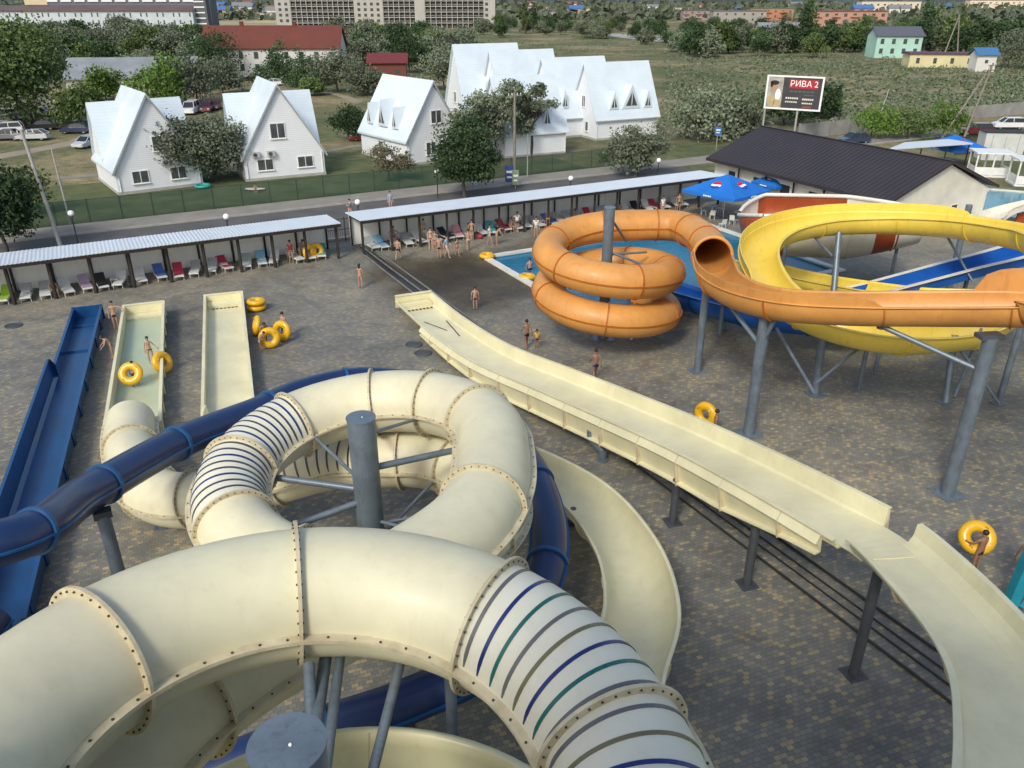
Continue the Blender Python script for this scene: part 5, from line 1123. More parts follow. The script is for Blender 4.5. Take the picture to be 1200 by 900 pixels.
# far hillside wood
rng = random.Random(9); mb = MB(); vs = []; fs = []
for i in range(5200):
    c = G(rng.uniform(-40, 1240), rng.uniform(7, 24)); s = 2.2+c.y/260
    for k in range(3):
        p = c+Vector((rng.gauss(0, s), rng.gauss(0, s), abs(rng.gauss(0, s*0.5)))); l = s*rng.uniform(0.8, 1.6); nrm = Vector((rng.gauss(0, 1), rng.gauss(0, 1), rng.gauss(0.3, 1))).normalized(); a = nrm.orthogonal().normalized(); b_ = nrm.cross(a); q = len(vs)
        vs.extend([p-a*l*0.5, p+b_*l*0.4, p+a*l*0.5, p-b_*l*0.4]); fs.append((q, q+1, q+2, q+3))
mb.add(vs, fs); o = mb.build('far_wood', LF['olive']); tag(o, 'far off scattered wood reaching the horizon', 'wood', kind='stuff')
# ================================================================== FAR BUILDINGS
def block(name, label, px, py, wd, dp, h, ang, wallm, roofm_, roof='flat', rows=2, cols=6, win=(1.2, 1.4), rh=2.0, base=1.2, balc=False, name_w='window', roof_over=0.4, z0=0.0, side=True):
    o = G(px, py); root = thing(name, label, 'building', o, ang); T = loc_basis(o, ang)
    m = MB(); m.prism([T(0, 0, 0), T(wd, 0, 0), T(wd, dp, 0), T(0, dp, 0)], (0, 0, h)); m.build('wall', wallm, root)
    m = MB()
    if roof == 'flat': m.prism([T(-roof_over, -roof_over, h+0.01), T(wd+roof_over, -roof_over, h+0.01), T(wd+roof_over, dp+roof_over, h+0.01), T(-roof_over, dp+roof_over, h+0.01)], (0, 0, 0.35))
    else:
        for sg, ye in ((-1, -0.5), (1, dp+0.5)): m.prism([T(-0.5, dp/2, h+rh), T(-0.5, ye, h-0.1), T(-0.5, ye, h+0.12), T(-0.5, dp/2, h+rh+0.25)], T(wd+1.0, 0, 0)-T(0, 0, 0))
        m.prism([T(0, 0, h), T(0, dp, h), T(0, dp/2, h+rh)], T(wd, 0, 0)-T(0, 0, 0), 1)
    m.build('roof', [roofm_, wallm], root)
    sp = wd/cols; rowh = (h-base)/rows
    for r in range(rows):
        for c in range(cols):
            x = (c+0.5)*sp; z = base+rowh*(r+0.45)
            m = MB(); m.prism([T(x-win[0]/2, -0.05, z-win[1]/2), T(x+win[0]/2, -0.05, z-win[1]/2), T(x+win[0]/2, -0.05, z+win[1]/2), T(x-win[0]/2, -0.05, z+win[1]/2)], T(0, 0.06, 0)-T(0, 0, 0)); fo = m.build(name_w, glassd, root)
            if balc and c % 2 == 0:
                m = MB(); m.prism([T(x-sp*0.45, -1.1, z-win[1]/2-0.3), T(x+sp*0.45, -1.1, z-win[1]/2-0.3), T(x+sp*0.45, -1.1, z-win[1]/2+0.7), T(x-sp*0.45, -1.1, z-win[1]/2+0.7)], T(0, 0.1, 0)-T(0, 0, 0)); m.prism([T(x-sp*0.45, -1.0, z-win[1]/2-0.3), T(x+sp*0.45, -1.0, z-win[1]/2-0.3), T(x+sp*0.45, 0, z-win[1]/2-0.3), T(x-sp*0.45, 0, z-win[1]/2-0.3)], (0, 0, 0.12)); m.build('balcony', wallm, root)
    return root, T
wm = lambda n_, c_: mat(n_, c_, 0.8, var=0.1, scale=0.2)
redroof = mat('weathered_red_roof', (0.135, 0.034, 0.022), 0.75, var=0.15, scale=0.3)
rt, T = block('red_roofed_house', 'long white house with a rust red gable roof and two pines in front', 242, 92, 32, 11, 6.6, R_(2), wm('whitewash', (0.62, 0.62, 0.60)), redroof, 'gable', 2, 9, (1.0, 1.5), rh=4.6)
m = MB(); 
for x in (8.5, 21): m = MB(); m.box(T(x, 5.6, 11.5), (0.8, 0.8, 1.6), R_(2)); m.build('chimney', redroof, rt)
m = MB(); m.prism([T(15.2, -1.8, 3.0), T(18.2, -1.8, 3.0), T(18.2, 0, 3.6), T(15.2, 0, 3.6)], (0, 0, 0.15)); m.build('porch_roof', mat('dark_red_porch', (0.16, 0.03, 0.03), 0.7), rt)
m = MB(); m.prism([T(16, -0.08, 0), T(17.4, -0.08, 0), T(17.4, -0.08, 2.6), T(16, -0.08, 2.6)], T(0, 0.06, 0)-T(0, 0, 0)); m.build('door', mat('dark_doorway', (0.03, 0.03, 0.03)), rt)
# long white industrial block, upper left
lw = wm('pale_blue_panel_wall', (0.50, 0.56, 0.60)); brn = mat('brown_roof_band', (0.13, 0.085, 0.08), 0.7, var=0.15, scale=0.1)
o = G(-60, 39.5); ang = R_(1.5); rt = thing('long_white_block', 'very long pale block with slit windows and a brown roof band at the upper left', 'building', o, ang); T = loc_basis(o, ang); W_ = 126
m = MB(); m.prism([T(0, 0, 0), T(W_, 0, 0), T(W_, 14, 0), T(0, 14, 0)], (0, 0, 10.5)); m.build('wall', lw, rt)
m = MB(); m.prism([T(-0.5, -0.8, 10.55), T(W_+0.5, -0.8, 10.55), T(W_+0.5, 14, 12.8), T(-0.5, 14, 12.8)], (0, 0, 0.3)); m.build('roof', brn, rt)
for r in range(3):
    for c in range(30):
        x = 3+c*4.15+(1.2 if c % 2 else 0); z = 2.0+r*3.4
        m = MB(); m.prism([T(x-0.35, -0.06, z-0.9), T(x+0.35, -0.06, z-0.9), T(x+0.35, -0.06, z+0.9), T(x-0.35, -0.06, z+0.9)], T(0, 0.05, 0)-T(0, 0, 0)); m.build('slit_window', glassd, rt)
o = G(150, 37); o = T(W_+0.2, 4, 0); rt2 = thing('stair_tower', 'dark grey stair tower at the right end of the long pale block', 'building', o, ang); T2 = loc_basis(o, ang)
m = MB(); m.prism([T2(0, 0, 0), T2(6, 0, 0), T2(6, 6, 0), T2(0, 6, 0)], (0, 0, 16)); m.build('wall', mat('slate_wall', (0.09, 0.10, 0.12), 0.6), rt2)
for r in range(6): m = MB(); m.prism([T2(-0.3, -0.25, 1.6+r*2.6), T2(5, -0.25, 1.6+r*2.6), T2(5, -0.25, 2.2+r*2.6), T2(-0.3, -0.25, 2.2+r*2.6)], T2(0, 0.2, 0)-T2(0, 0, 0)); m.build('white_balcony_band', wframe, rt2)
m = MB(); m.prism([T2(-0.3, -0.3, 16.02), T2(6.3, -0.3, 16.02), T2(6.3, 6.3, 16.02), T2(-0.3, 6.3, 16.02)], (0, 0, 0.3)); m.build('roof', brn, rt2)
# row behind it
o = T(30, 24, 0); rt3 = thing('upper_hotel_row', 'second storey row with white balcony strips behind the brown roof band', 'building', o, ang); T3 = loc_basis(o, ang)
m = MB(); m.prism([T3(0, 0, 0), T3(98, 0, 0), T3(98, 12, 0), T3(0, 12, 0)], (0, 0, 20)); m.build('wall', mat('blue_grey_wall', (0.13, 0.15, 0.18), 0.7), rt3)
for r in range(1):
    for c in range(12):
        m = MB(); x = 12+c*7.2; m.prism([T3(x, -0.5, 14.6+r*3), T3(x+5.6, -0.5, 14.6+r*3), T3(x+5.6, -0.5, 15.7+r*3), T3(x, -0.5, 15.7+r*3)], T3(0, 0.4, 0)-T3(0, 0, 0)); m.build('balcony', wframe, rt3)
m = MB(); m.prism([T3(0, -0.4, 13.2), T3(12, -0.4, 13.2), T3(12, -0.4, 17.6), T3(0, -0.4, 17.6)], T3(0, 0.3, 0)-T3(0, 0, 0)); m.build('cream_panel', mat('warm_cream', (0.62, 0.52, 0.34), 0.8), rt3)  # plain cream panel at the left end of the row, one base colour
# unfinished hotel
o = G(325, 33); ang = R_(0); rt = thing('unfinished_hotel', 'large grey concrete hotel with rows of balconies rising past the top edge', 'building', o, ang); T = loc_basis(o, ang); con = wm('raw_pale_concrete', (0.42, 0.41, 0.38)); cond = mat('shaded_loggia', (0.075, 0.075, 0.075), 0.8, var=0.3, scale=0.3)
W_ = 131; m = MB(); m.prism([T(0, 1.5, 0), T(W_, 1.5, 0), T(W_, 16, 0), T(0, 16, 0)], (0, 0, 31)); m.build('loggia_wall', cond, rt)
for (x0, x1) in ((0, 9), (47, 64), (83, 89), (W_-7, W_)): m = MB(); m.prism([T(x0, 0, 0), T(x1, 0, 0), T(x1, 17, 0), T(x0, 17, 0)], (0, 0, 31.5)); m.build('pier', con, rt)
for r in range(10): m = MB(); m.prism([T(0.5, 0.2, 2.6+r*3), T(W_-0.5, 0.2, 2.6+r*3), T(W_-0.5, 1.6, 2.6+r*3), T(0.5, 1.6, 2.6+r*3)], (0, 0, 0.35)); m.build('floor_slab', con, rt)
m = MB()
for x in [9+i*3.15 for i in range(13)]+[64+i*3.17 for i in range(7)]+[89+i*3.2 for i in range(12)]: m.prism([T(x, 0.3, 0), T(x+0.35, 0.3, 0), T(x+0.35, 1.6, 0), T(x, 1.6, 0)], (0, 0, 31))
o_ = m.build('balcony_dividers', con, rt); o_['kind'] = 'stuff'
m = MB()
for r in range(10):
    for x0, x1 in ((9, 47), (64, 83), (89, W_-7)): m.bar(T(x0, 0.25, 3.9+r*3), T(x1, 0.25, 3.9+r*3), 0.08, 0.12)
o_ = m.build('balcony_rails', con, rt); o_['kind'] = 'stuff'
for (x0, n_) in ((2, 2), (49, 4), (W_-6, 1)):
    for r in range(10):
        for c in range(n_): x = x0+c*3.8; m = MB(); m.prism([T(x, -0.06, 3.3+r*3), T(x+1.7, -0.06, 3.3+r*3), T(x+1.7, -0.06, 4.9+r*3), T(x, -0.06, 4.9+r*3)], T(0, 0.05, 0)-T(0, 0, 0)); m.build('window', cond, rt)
m = MB(); m.prism([T(-1, -0.5, 31.6), T(W_+1, -0.5, 31.6), T(W_+1, 18, 31.6), T(-1, 18, 31.6)], (0, 0, 0.5)); m.build('roof', con, rt)
# grey shed and others
shedr = mat('grey_slate_sheet_roof', (0.24, 0.26, 0.28), 0.7, var=0.15, scale=0.3)
rt, T = block('grey_shed', 'low shed with a wide grey sheet roof behind the leftmost cottage', 80, 112, 24, 16, 3.0, R_(12), wm('shed_wall', (0.45, 0.44, 0.40)), shedr, 'gable', 1, 4, (1, 1), rh=3.2, base=0.6)
block('blue_end_hut', 'small dark blue hut at the left end of the grey shed', 76, 92, 5, 4, 4.0, R_(5), wm('hut_blue', (0.05, 0.08, 0.14)), wframe, rows=1, cols=1)
block('maroon_shed', 'small maroon roofed shed behind the dormered cottage', 434, 100, 8, 6, 4.6, R_(5), wm('maroon_wall', (0.16, 0.05, 0.035)), mat('maroon_roof', (0.15, 0.025, 0.03), 0.7), 'gable', 1, 2, (0.8, 0.8), rh=1.6)
block('mint_building', 'mint green two storey house with a slate roof in front of the poplars', 1024, 68, 14, 9, 6.4, R_(-3), wm('mint_wall', (0.38, 0.60, 0.52)), mat('slate_blue_roof', (0.10, 0.105, 0.135), 0.6), 'gable', 2, 4, (1.1, 1.5), rh=2.4, base=0.8)
block('pink_building', 'salmon pink flat roofed building with red balconies beside the dark poplars', 951, 31, 46, 14, 8.6, R_(-3), wm('salmon_wall', (0.46, 0.25, 0.19)), mat('rust_flat_roof', (0.20, 0.08, 0.07), 0.8), rows=2, cols=8, win=(2, 1.8), balc=True)
block('grey_building', 'grey flat roofed building left of the salmon one', 835, 28, 36, 14, 8.0, R_(-2), wm('warm_grey_wall', (0.33, 0.31, 0.29)), mat('tar_roof', (0.15, 0.12, 0.11), 0.8), rows=2, cols=6)
block('pink_grey_building', 'low rose grey building at the left of the far row', 800, 24, 24, 12, 7, R_(0), wm('rose_wall', (0.32, 0.24, 0.23)), MATS['tar_roof'], rows=2, cols=5, balc=True)
block('green_roofed_building', 'far building with a green roof edge and orange wall', 878, 24, 34, 10, 8.5, R_(0), wm('orange_render', (0.42, 0.20, 0.12)), mat('green_roof', (0.05, 0.22, 0.15), 0.7), rows=2, cols=6, balc=True)
block('cream_block', 'bright cream building above the mint house', 1008, 17, 60, 14, 12, R_(0), wm('cream_wall', (0.68, 0.60, 0.48)), mat('buff_roof', (0.35, 0.28, 0.2), 0.8), rows=2, cols=9, win=(2, 1.6))
block('cream_block', 'pale terraced building at the far right top corner', 1135, 13, 70, 14, 12, R_(-2), wm('cream_wall', (0.68, 0.60, 0.48)), MATS['tar_roof'], rows=2, cols=10, win=(2, 1.6), balc=True)
block('yellow_hut', 'low pale yellow building with blue doors and a purple roof', 1064, 79, 18, 6, 3.4, R_(-6), wm('pale_yellow_wall', (0.62, 0.57, 0.33)), mat('purple_roof', (0.12, 0.05, 0.10), 0.7), rows=1, cols=4, win=(0.9, 1.4), base=0.4)
block('white_hut', 'little bright hut right of the low yellow building', 1142, 84, 5, 4, 4.0, R_(0), wm('whitewash', (0.62, 0.62, 0.60)), mat('blue_roof', (0.05, 0.16, 0.34), 0.6), 'gable', 1, 1, (0.8, 0.8), rh=1.5)
block('grey_roof_house', 'pale house with a low grey roof among the dark trees left of the poplars', 890, 46, 20, 10, 4.4, R_(0), wm('whitewash', (0.62, 0.62, 0.60)), shedr, 'gable', 1, 4, rh=2.2)
rng = random.Random(31)
cols_ = [wm('town_white', (0.62, 0.62, 0.60)), wm('town_cream', (0.55, 0.48, 0.36)), wm('town_rose', (0.42, 0.28, 0.22)), wm('town_grey', (0.35, 0.36, 0.37))]
rfs = [mat('town_roof_red', (0.24, 0.09, 0.06), 0.8), mat('town_roof_grey', (0.2, 0.21, 0.22), 0.8), mat('town_roof_blue', (0.06, 0.16, 0.36), 0.7)]
protos = []
for i in range(6):
    o = thing('town_house', 'x', 'house', (0, 0, 0)); m = MB(); wd, dp, h = rng.uniform(10, 22), rng.uniform(8, 12), rng.uniform(4.5, 9); m.box((0, 0, h/2), (wd, dp, h)); m.build('wall', cols_[i % 4], o)
    m = MB()
    if i % 2: m.box((0, 0, h+0.2), (wd+0.8, dp+0.8, 0.4))
    else: m.prism([(-wd/2-0.5, -dp/2-0.5, h), (-wd/2-0.5, dp/2+0.5, h), (-wd/2-0.5, 0, h+2.6)], (wd+1, 0, 0))
    m.build('roof', rfs[i % 3], o)
    for k in range(4): m = MB(); m.box((-wd/2+wd*(k+0.5)/4, -dp/2-0.03, h*0.55), (1.3, 0.06, 1.6)); m.build('window', glassd, o)
    protos.append(o)
sp_ = [(rng.uniform(222, 330), rng.uniform(7, 22)) for _ in range(26)]+[(rng.uniform(600, 1190), rng.uniform(9, 20)) for _ in range(20)]+[(rng.uniform(0, 200), rng.uniform(6, 14)) for _ in range(8)]
for i, (px, py) in enumerate(sp_):
    q = G(px, py); l = 'pale house of the distant town seen above the red roof' if 222 <= px <= 330 else ('small distant house between the trees near the horizon at right' if px > 330 else 'small distant house above the long pale block'); s = rng.uniform(0.8, 1.4)
    if i < 6: protos[i].location = (q.x, q.y, 0); protos[i]['label'] = l; protos[i]['group'] = 'distant town houses'; protos[i].scale = (s,)*3
    else: copy_tree(protos[i % 6], (q.x, q.y, 0), rng.uniform(-0.3, 0.3), l, 'distant town houses', s)
# ================================================================== PEOPLE
def skin(name, verts, edges, radii, root=0, sub=1, mats=()):
    me = bpy.data.meshes.new(name); me.from_pydata(verts, edges, []); o = bpy.data.objects.new(name, me); COL.objects.link(o)
    sm = o.modifiers.new('s', 'SKIN'); sm.use_smooth_shade = True
    if not me.skin_vertices: me.skin_vertices.new() if hasattr(me.skin_vertices, 'new') else None
    for i, r in enumerate(radii):
        sv = me.skin_vertices[0].data[i]; sv.radius = (r, r) if not hasattr(r, '__len__') else r; sv.use_root = (i == root)
    ss = o.modifiers.new('u', 'SUBSURF'); ss.levels = sub
    dg = bpy.context.evaluated_depsgraph_get(); ev = o.evaluated_get(dg); out = bpy.data.meshes.new_from_object(ev); out.name = name
    bpy.data.objects.remove(o); bpy.data.meshes.remove(me)
    for p in out.polygons: p.use_smooth = True
    out.materials.clear()
    for m in mats: out.materials.append(m)
    return out
skinm = mat('tanned_skin', (0.40, 0.245, 0.17), 0.55, var=0.08, scale=3); skin2 = mat('pale_skin', (0.55, 0.34, 0.24), 0.55, var=0.08, scale=3); skin3 = mat('deep_tan_skin', (0.27, 0.145, 0.095), 0.5, var=0.08, scale=3)
hair = mat('dark_hair', (0.02, 0.014, 0.01), 0.6, var=0.1); hairb = mat('light_brown_hair', (0.16, 0.09, 0.04), 0.6, var=0.1)
CL = dict(black=mat('black_swimwear', (0.012, 0.012, 0.016), 0.6, var=0.1), navy=mat('navy_swimwear', (0.015, 0.025, 0.09), 0.6, var=0.1), red=mat('red_swimwear', (0.40, 0.02, 0.03), 0.6, var=0.1),
          pink=mat('pink_swimwear', (0.55, 0.12, 0.14), 0.6, var=0.1), white=mat('white_cloth', (0.72, 0.72, 0.70), 0.7, var=0.1), blue=mat('sky_blue_cloth', (0.28, 0.42, 0.62), 0.7, var=0.1), yellow=mat('yellow_vest', (0.62, 0.42, 0.02), 0.6, var=0.1), grey=mat('grey_swimwear', (0.14, 0.15, 0.16), 0.6, var=0.1))
def skeleton(pose, h=1.72, fem=False):
    """pose: dict of overrides; person faces -Y, z up, metres for a 1.72 m adult"""
    J = dict(pelvis=(0, 0, .95), spine=(0, .01, 1.10), chest=(0, 0, 1.30), neck=(0, .01, 1.46), skull=(0, -.01, 1.56), head=(0, -.015, 1.64), crown=(0, 0, 1.70), nose=(0, -.115, 1.60))
    sw = .155 if fem else .18; hw = .10 if fem else .09
    for s, n in ((1, 'l'), (-1, 'r')):
        J['sho'+n] = (s*sw, 0, 1.40); J['elb'+n] = (s*(sw+.07), .03, 1.13); J['wri'+n] = (s*(sw+.09), -.03, .88); J['pal'+n] = (s*(sw+.09), -.04, .81)
        J['hip'+n] = (s*hw, 0, .88); J['kne'+n] = (s*(hw+.01), -.015, .49); J['ank'+n] = (s*(hw+.015), .02, .08); J['toe'+n] = (s*(hw+.03), -.15, .03)
    J.update(pose); return J
def person(label, pose, px, py, rz, suit, cat='person', h=1.72, fem=False, skm=None, hr=None, top=None, group=None, z=0.0, seat_fix=None, loc=None, longhair=False):
    J = skeleton(pose, fem=fem); k = h/1.72; q = loc if loc is not None else G(px, py, z)
    root = thing('person', label, cat, (q.x, q.y, q.z), rz, group); skm = skm or skinm
    names = ['pelvis', 'spine', 'chest', 'neck', 'skull', 'head', 'crown', 'nose']; rad = [(.13, .10) if not fem else (.145, .11), (.115, .09) if not fem else (.10, .08), (.15, .10) if not fem else (.125, .10), .052, .075, .092, .055, .014]
    E = [(0, 1), (1, 2), (2, 3), (3, 4), (4, 5), (5, 6), (5, 7)]
    for n in 'lr':
        b_ = len(names); names += ['sho'+n, 'elb'+n, 'wri'+n, 'pal'+n, 'hip'+n, 'kne'+n, 'ank'+n, 'toe'+n]
        rad += [.055 if not fem else .045, .04, .027, .033, .088, .058, .038, .032]; E += [(2, b_), (b_, b_+1), (b_+1, b_+2), (b_+2, b_+3), (0, b_+4), (b_+4, b_+5), (b_+5, b_+6), (b_+6, b_+7)]
    V = [Vector(J[x])*k for x in names]; rad = [tuple(t*k for t in r) if hasattr(r, '__len__') else r*k for r in rad]
    for n, bi in (('l', names.index('pall')), ('r', names.index('palr'))):   # five fingers from the palm
        P = V[bi]; d = (P-V[bi-1]).normalized(); sd = d.cross(Vector((0, 1, 0.01))).normalized(); c_ = d.cross(sd).normalized()
        for f in range(4):
            a = P+d*0.035*k+sd*((f-1.5)*0.021*k); b_ = a+d*(0.045-0.006*abs(f-1.2))*k; c2 = b_+d*0.022*k+c_*0.018*k
            i0 = len(V); V += [a, b_, c2]; rad += [0.0095*k, 0.009*k, 0.007*k]; E += [(bi, i0), (i0, i0+1), (i0+1, i0+2)]
        a = P+sd*(-0.05*k)+d*0.005*k; b_ = a+d*0.04*k-sd*0.012*k; i0 = len(V); V += [a, b_]; rad += [0.011*k, 0.008*k]; E += [(bi, i0), (i0, i0+1)]
    me = skin('body', V, E, rad, 0, 1, [skm]); o = bpy.data.objects.new('body', me); COL.objects.link(o); o.parent = root
    hd = V[5]; mb = MB(); up_ = (V[6]-V[3]).normalized()
    mb.ball((hd.x, hd.y+.022*k, hd.z+.030*k), .099*k, .108*k, .098*k, 14, 10)
    if longhair: mb.ball((hd.x, hd.y+.075*k, hd.z-.09*k), .08*k, .05*k, .15*k, 12, 8)
    mb.build('hair', hr or hair, root, world=False)
    # trunks or bikini bottom
    T_ = [V[0]+Vector((0, 0, .06*k)), V[0]]; rr_ = [(.135*k if not fem else .135*k, .11*k), (.148*k, .118*k) if not fem else (.158*k, .122*k)]; e_ = [(0, 1)]
    for n in 'lr':
        hi, kn = V[names.index('hip'+n)], V[names.index('kne'+n)]; b_ = len(T_); t = 0.5 if not fem else 0.08; T_ += [hi, hi.lerp(kn, t)]; rr_ += [.104*k, .092*k if not fem else .10*k]; e_ += [(1, b_), (b_, b_+1)]
    me = skin('swimwear', T_, e_, rr_, 1, 1, [CL[suit]]); o = bpy.data.objects.new('swim_shorts' if not fem else 'bikini_bottom', me); COL.objects.link(o); o.parent = root
    if top or fem:
        full = top and top[0] == '+'; c_ = CL[(top or suit).strip('+')]
        if full:
            T_ = [V[0]+Vector((0, 0, -.02*k)), V[1], V[2], V[2].lerp(V[3], .55)]; rr_ = [(.16*k, .13*k), (.14*k, .115*k), (.17*k, .125*k), .07*k]; e_ = [(0, 1), (1, 2), (2, 3)]
            for n in 'lr': sh, el = V[names.index('sho'+n)], V[names.index('elb'+n)]; b_ = len(T_); T_ += [sh, sh.lerp(el, .55)]; rr_ += [.068*k, .058*k]; e_ += [(2, b_), (b_, b_+1)]
        else: T_ = [V[2]+Vector((0, 0, -.05*k)), V[2]+Vector((0, 0, .02*k))]; rr_ = [(.132*k, .108*k), (.134*k, .11*k)]; e_ = [(0, 1)]
        me = skin('top', T_, e_, rr_, 0, 1, [c_]); o = bpy.data.objects.new('shirt' if full else 'bikini_top', me); COL.objects.link(o); o.parent = root
    return root
WALK = dict(kner=(-.10, -.20, .52), ankr=(-.10, -.22, .10), toer=(-.11, -.38, .05), knel=(.10, .06, .50), ankl=(.11, .30, .14), toel=(.11, .16, .03), elbl=(.25, -.04, 1.15), wril=(.22, -.22, .98), pall=(.21, -.28, .95), elbr=(-.25, .12, 1.14), wrir=(-.26, .14, .90), palr=(-.26, .13, .83))
STAND = {}
REACH = dict(elbl=(.42, -.10, 1.36), wril=(.62, -.22, 1.24), pall=(.68, -.25, 1.21))
HOLD = dict(elbl=(.30, -.10, 1.20), wril=(.28, -.34, 1.12), pall=(.27, -.40, 1.11), elbr=(-.30, -.10, 1.20), wrir=(-.28, -.34, 1.12), palr=(-.27, -.40, 1.11))
CARRY = dict(elbl=(.30, .02, 1.14), wril=(.44, -.08, .98), pall=(.48, -.10, .93))
AKIMBO = dict(elbl=(.38, .08, 1.16), wril=(.18, -.04, 1.02), pall=(.13, -.08, 1.0), elbr=(-.38, .08, 1.16), wrir=(-.18, -.04, 1.02), palr=(-.13, -.08, 1.0))
PHONE = dict(elbl=(.28, -.06, 1.18), wril=(.12, -.26, 1.34), pall=(.08, -.30, 1.38), elbr=(-.26, .0, 1.14), wrir=(-.12, -.24, 1.20), palr=(-.07, -.28, 1.22))
BEND = dict(spine=(0, -.06, 1.08), chest=(0, -.18, 1.22), neck=(0, -.30, 1.32), skull=(0, -.36, 1.38), head=(0, -.39, 1.43), crown=(0, -.42, 1.49), nose=(0, -.48, 1.36), shol=(.18, -.24, 1.27), shor=(-.18, -.24, 1.27), elbl=(.24, -.32, 1.02), wril=(.22, -.48, .86), pall=(.21, -.52, .80), elbr=(-.24, -.32, 1.02), wrir=(-.22, -.48, .86), palr=(-.21, -.52, .80))
SIT = dict(pelvis=(0, 0, .48), spine=(0, -.01, .63), chest=(0, -.03, .82), neck=(0, -.04, .98), skull=(0, -.06, 1.08), head=(0, -.065, 1.16), crown=(0, -.05, 1.22), nose=(0, -.165, 1.12), shol=(.18, -.03, .92), shor=(-.18, -.03, .92),
           elbl=(.25, -.08, .68), wril=(.20, -.30, .58), pall=(.19, -.36, .55), elbr=(-.25, -.08, .68), wrir=(-.20, -.30, .58), palr=(-.19, -.36, .55), hipl=(.09, -.02, .46), hipr=(-.09, -.02, .46), knel=(.12, -.42, .48), kner=(-.12, -.42, .48), ankl=(.13, -.42, .08), ankr=(-.13, -.42, .08), toel=(.14, -.58, .03), toer=(-.14, -.58, .03))
# ---------------- inflatable rings
ringm = mat('yellow_vinyl_ring', (0.72, 0.40, 0.008), 0.35, var=0.08, scale=2, coat=0.2); ringh = mat('orange_handle', (0.5, 0.2, 0.02), 0.5, var=0)
def ring(label, c, axis, group='inflatable rings', R=0.40, r=0.205):
    c = Vector(c); o = thing('inflatable_ring', label, 'swim ring', c, 0, group)
    ax = Vector(axis).normalized(); e1 = ax.orthogonal().normalized(); e2 = ax.cross(e1)
    mb = MB(); mb.torus(c, ax, R, r, 36, 16, squash=0.85)
    mb.build('tube_body', ringm, o)
    for s_ in (-1, 1):
        mb = MB(); p = c+e1*(s_*(R+0.02))+ax*(r*0.86); mb.torus(p, e1, 0.07, 0.014, 14, 6); mb.build('handle', ringh, o)
    mb = MB(); p = c+e2*(R)+ax*(r*0.85); mb.cyl(p, p+ax*0.03, 0.025, n=8); mb.build('valve', CL['white'], o)
    return o
zf = 0.19
person('man in dark trunks reaching to the rim at the far end of the green trough', REACH, 137, 385, R_(20), 'black', skm=skinm)
person('dark haired boy bending over the left wall of the green water trough', BEND, 133, 420, R_(-60), 'black', h=1.6, skm=skinm)
person('child walking behind a yellow ring inside the green water trough', WALK, 160, 452, R_(10), 'navy', h=1.35, skm=skinm, z=0.17)
q = G(155, 441, 0.75); ring('yellow ring carried upright by the child inside the green water trough', (q.x, q.y-0.1, 0.95), (0.1, -0.85, 0.55))
person('child in a patterned swimsuit standing inside the trough at its right wall', CARRY, 178, 425, R_(30), 'navy', h=1.5, top='pink', fem=True, skm=skinm, z=0.17)
q = G(191, 428, 0.5); ring('yellow ring leaning on the outside of the right trough wall', (q.x, q.y, 0.66), (0.85, -0.35, 0.35))
q = G(301, 363); ring('lower yellow ring of the stack of two beside the empty trough', (q.x, q.y, 0.19), (0, 0, 1)); ring('upper yellow ring of the stack of two beside the empty trough', (q.x+0.03, q.y, 0.55), (0.02, 0.05, 1))
person('sunburnt man between the three yellow rings beside the empty trough', BEND, 311, 405, R_(30), 'red', skm=skin3)
person('person in dark trunks walking behind the right hand ring of the trio', WALK, 334, 396, R_(150), 'black', skm=skinm, h=1.6)
q = G(301, 385, 0.4); ring('yellow ring standing at the left of the trio by the empty trough', (q.x, q.y, 0.6), (-0.9, -0.35, 0.3))
q = G(316, 398, 0.5); ring('yellow ring in the middle of the trio, in front of the sunburnt man', (q.x, q.y, 0.62), (0.3, -0.9, 0.25))
q = G(330, 388, 0.6); ring('yellow ring at the right of the trio by the empty trough', (q.x, q.y, 0.62), (-0.35, -0.9, 0.2))
person('person crouching with pale shirt beside the lowest yellow ring of the trio', dict(BEND), 306, 412, R_(120), 'blue', h=1.3, skm=skin3)
person('woman in a pink swimsuit walking alone on the paving near the drain', PHONE, 423, 338, R_(160), 'pink', fem=True, skm=skinm, longhair=True)
person('man in navy shorts walking towards the left end of the long shelter', WALK, 467, 305, R_(170), 'navy', skm=skinm)
person('woman in a black bikini standing by the first posts of the long shelter', AKIMBO, 462, 290, R_(20), 'black', fem=True, skm=skin3, longhair=True)
person('dark haired woman in a black bikini, leftmost of the group before the long shelter', STAND, 505, 292, R_(10), 'black', fem=True, skm=skin2, longhair=True)
person('woman in a red bikini standing second in the group before the long shelter', AKIMBO, 510, 295, R_(-30), 'red', fem=True, skm=skinm)
person('man in black shorts at the front of the group before the long shelter', STAND, 515, 303, R_(180), 'black', skm=skinm)
person('woman in a pale blue shirt beside the man in black shorts', WALK, 524, 302, R_(70), 'white', fem=True, top='+blue', skm=skin2)
person('woman in white shorts walking in front of the pink striped towel', WALK, 549, 294, R_(190), 'white', fem=True, skm=skinm)
person('man standing by the shelter post behind the woman in white shorts', STAND, 553, 282, R_(0), 'grey', skm=skinm)
person('woman in white shirt carrying a bag near the pool corner', WALK, 574, 288, R_(80), 'white', top='+white', fem=True, skm=skinm)
person('person in dark shorts bending beside the woman with the white shirt', BEND, 582, 287, R_(90), 'yellow', skm=skinm)
person('person in pale blue top standing left of the orange coil', STAND, 628, 278, R_(0), 'blue', top='+white', skm=skinm)
person('boy in black trunks standing between the cream chute and the pool', STAND, 557, 363, R_(190), 'black', h=1.55, skm=skinm)
person('man in dark shorts walking beside the child in yellow', WALK, 617, 408, R_(200), 'black', skm=skin3)
person('small child in a yellow life vest beside the walking man', STAND, 629, 408, R_(180), 'black', h=1.15, top='+yellow', skm=skin3)
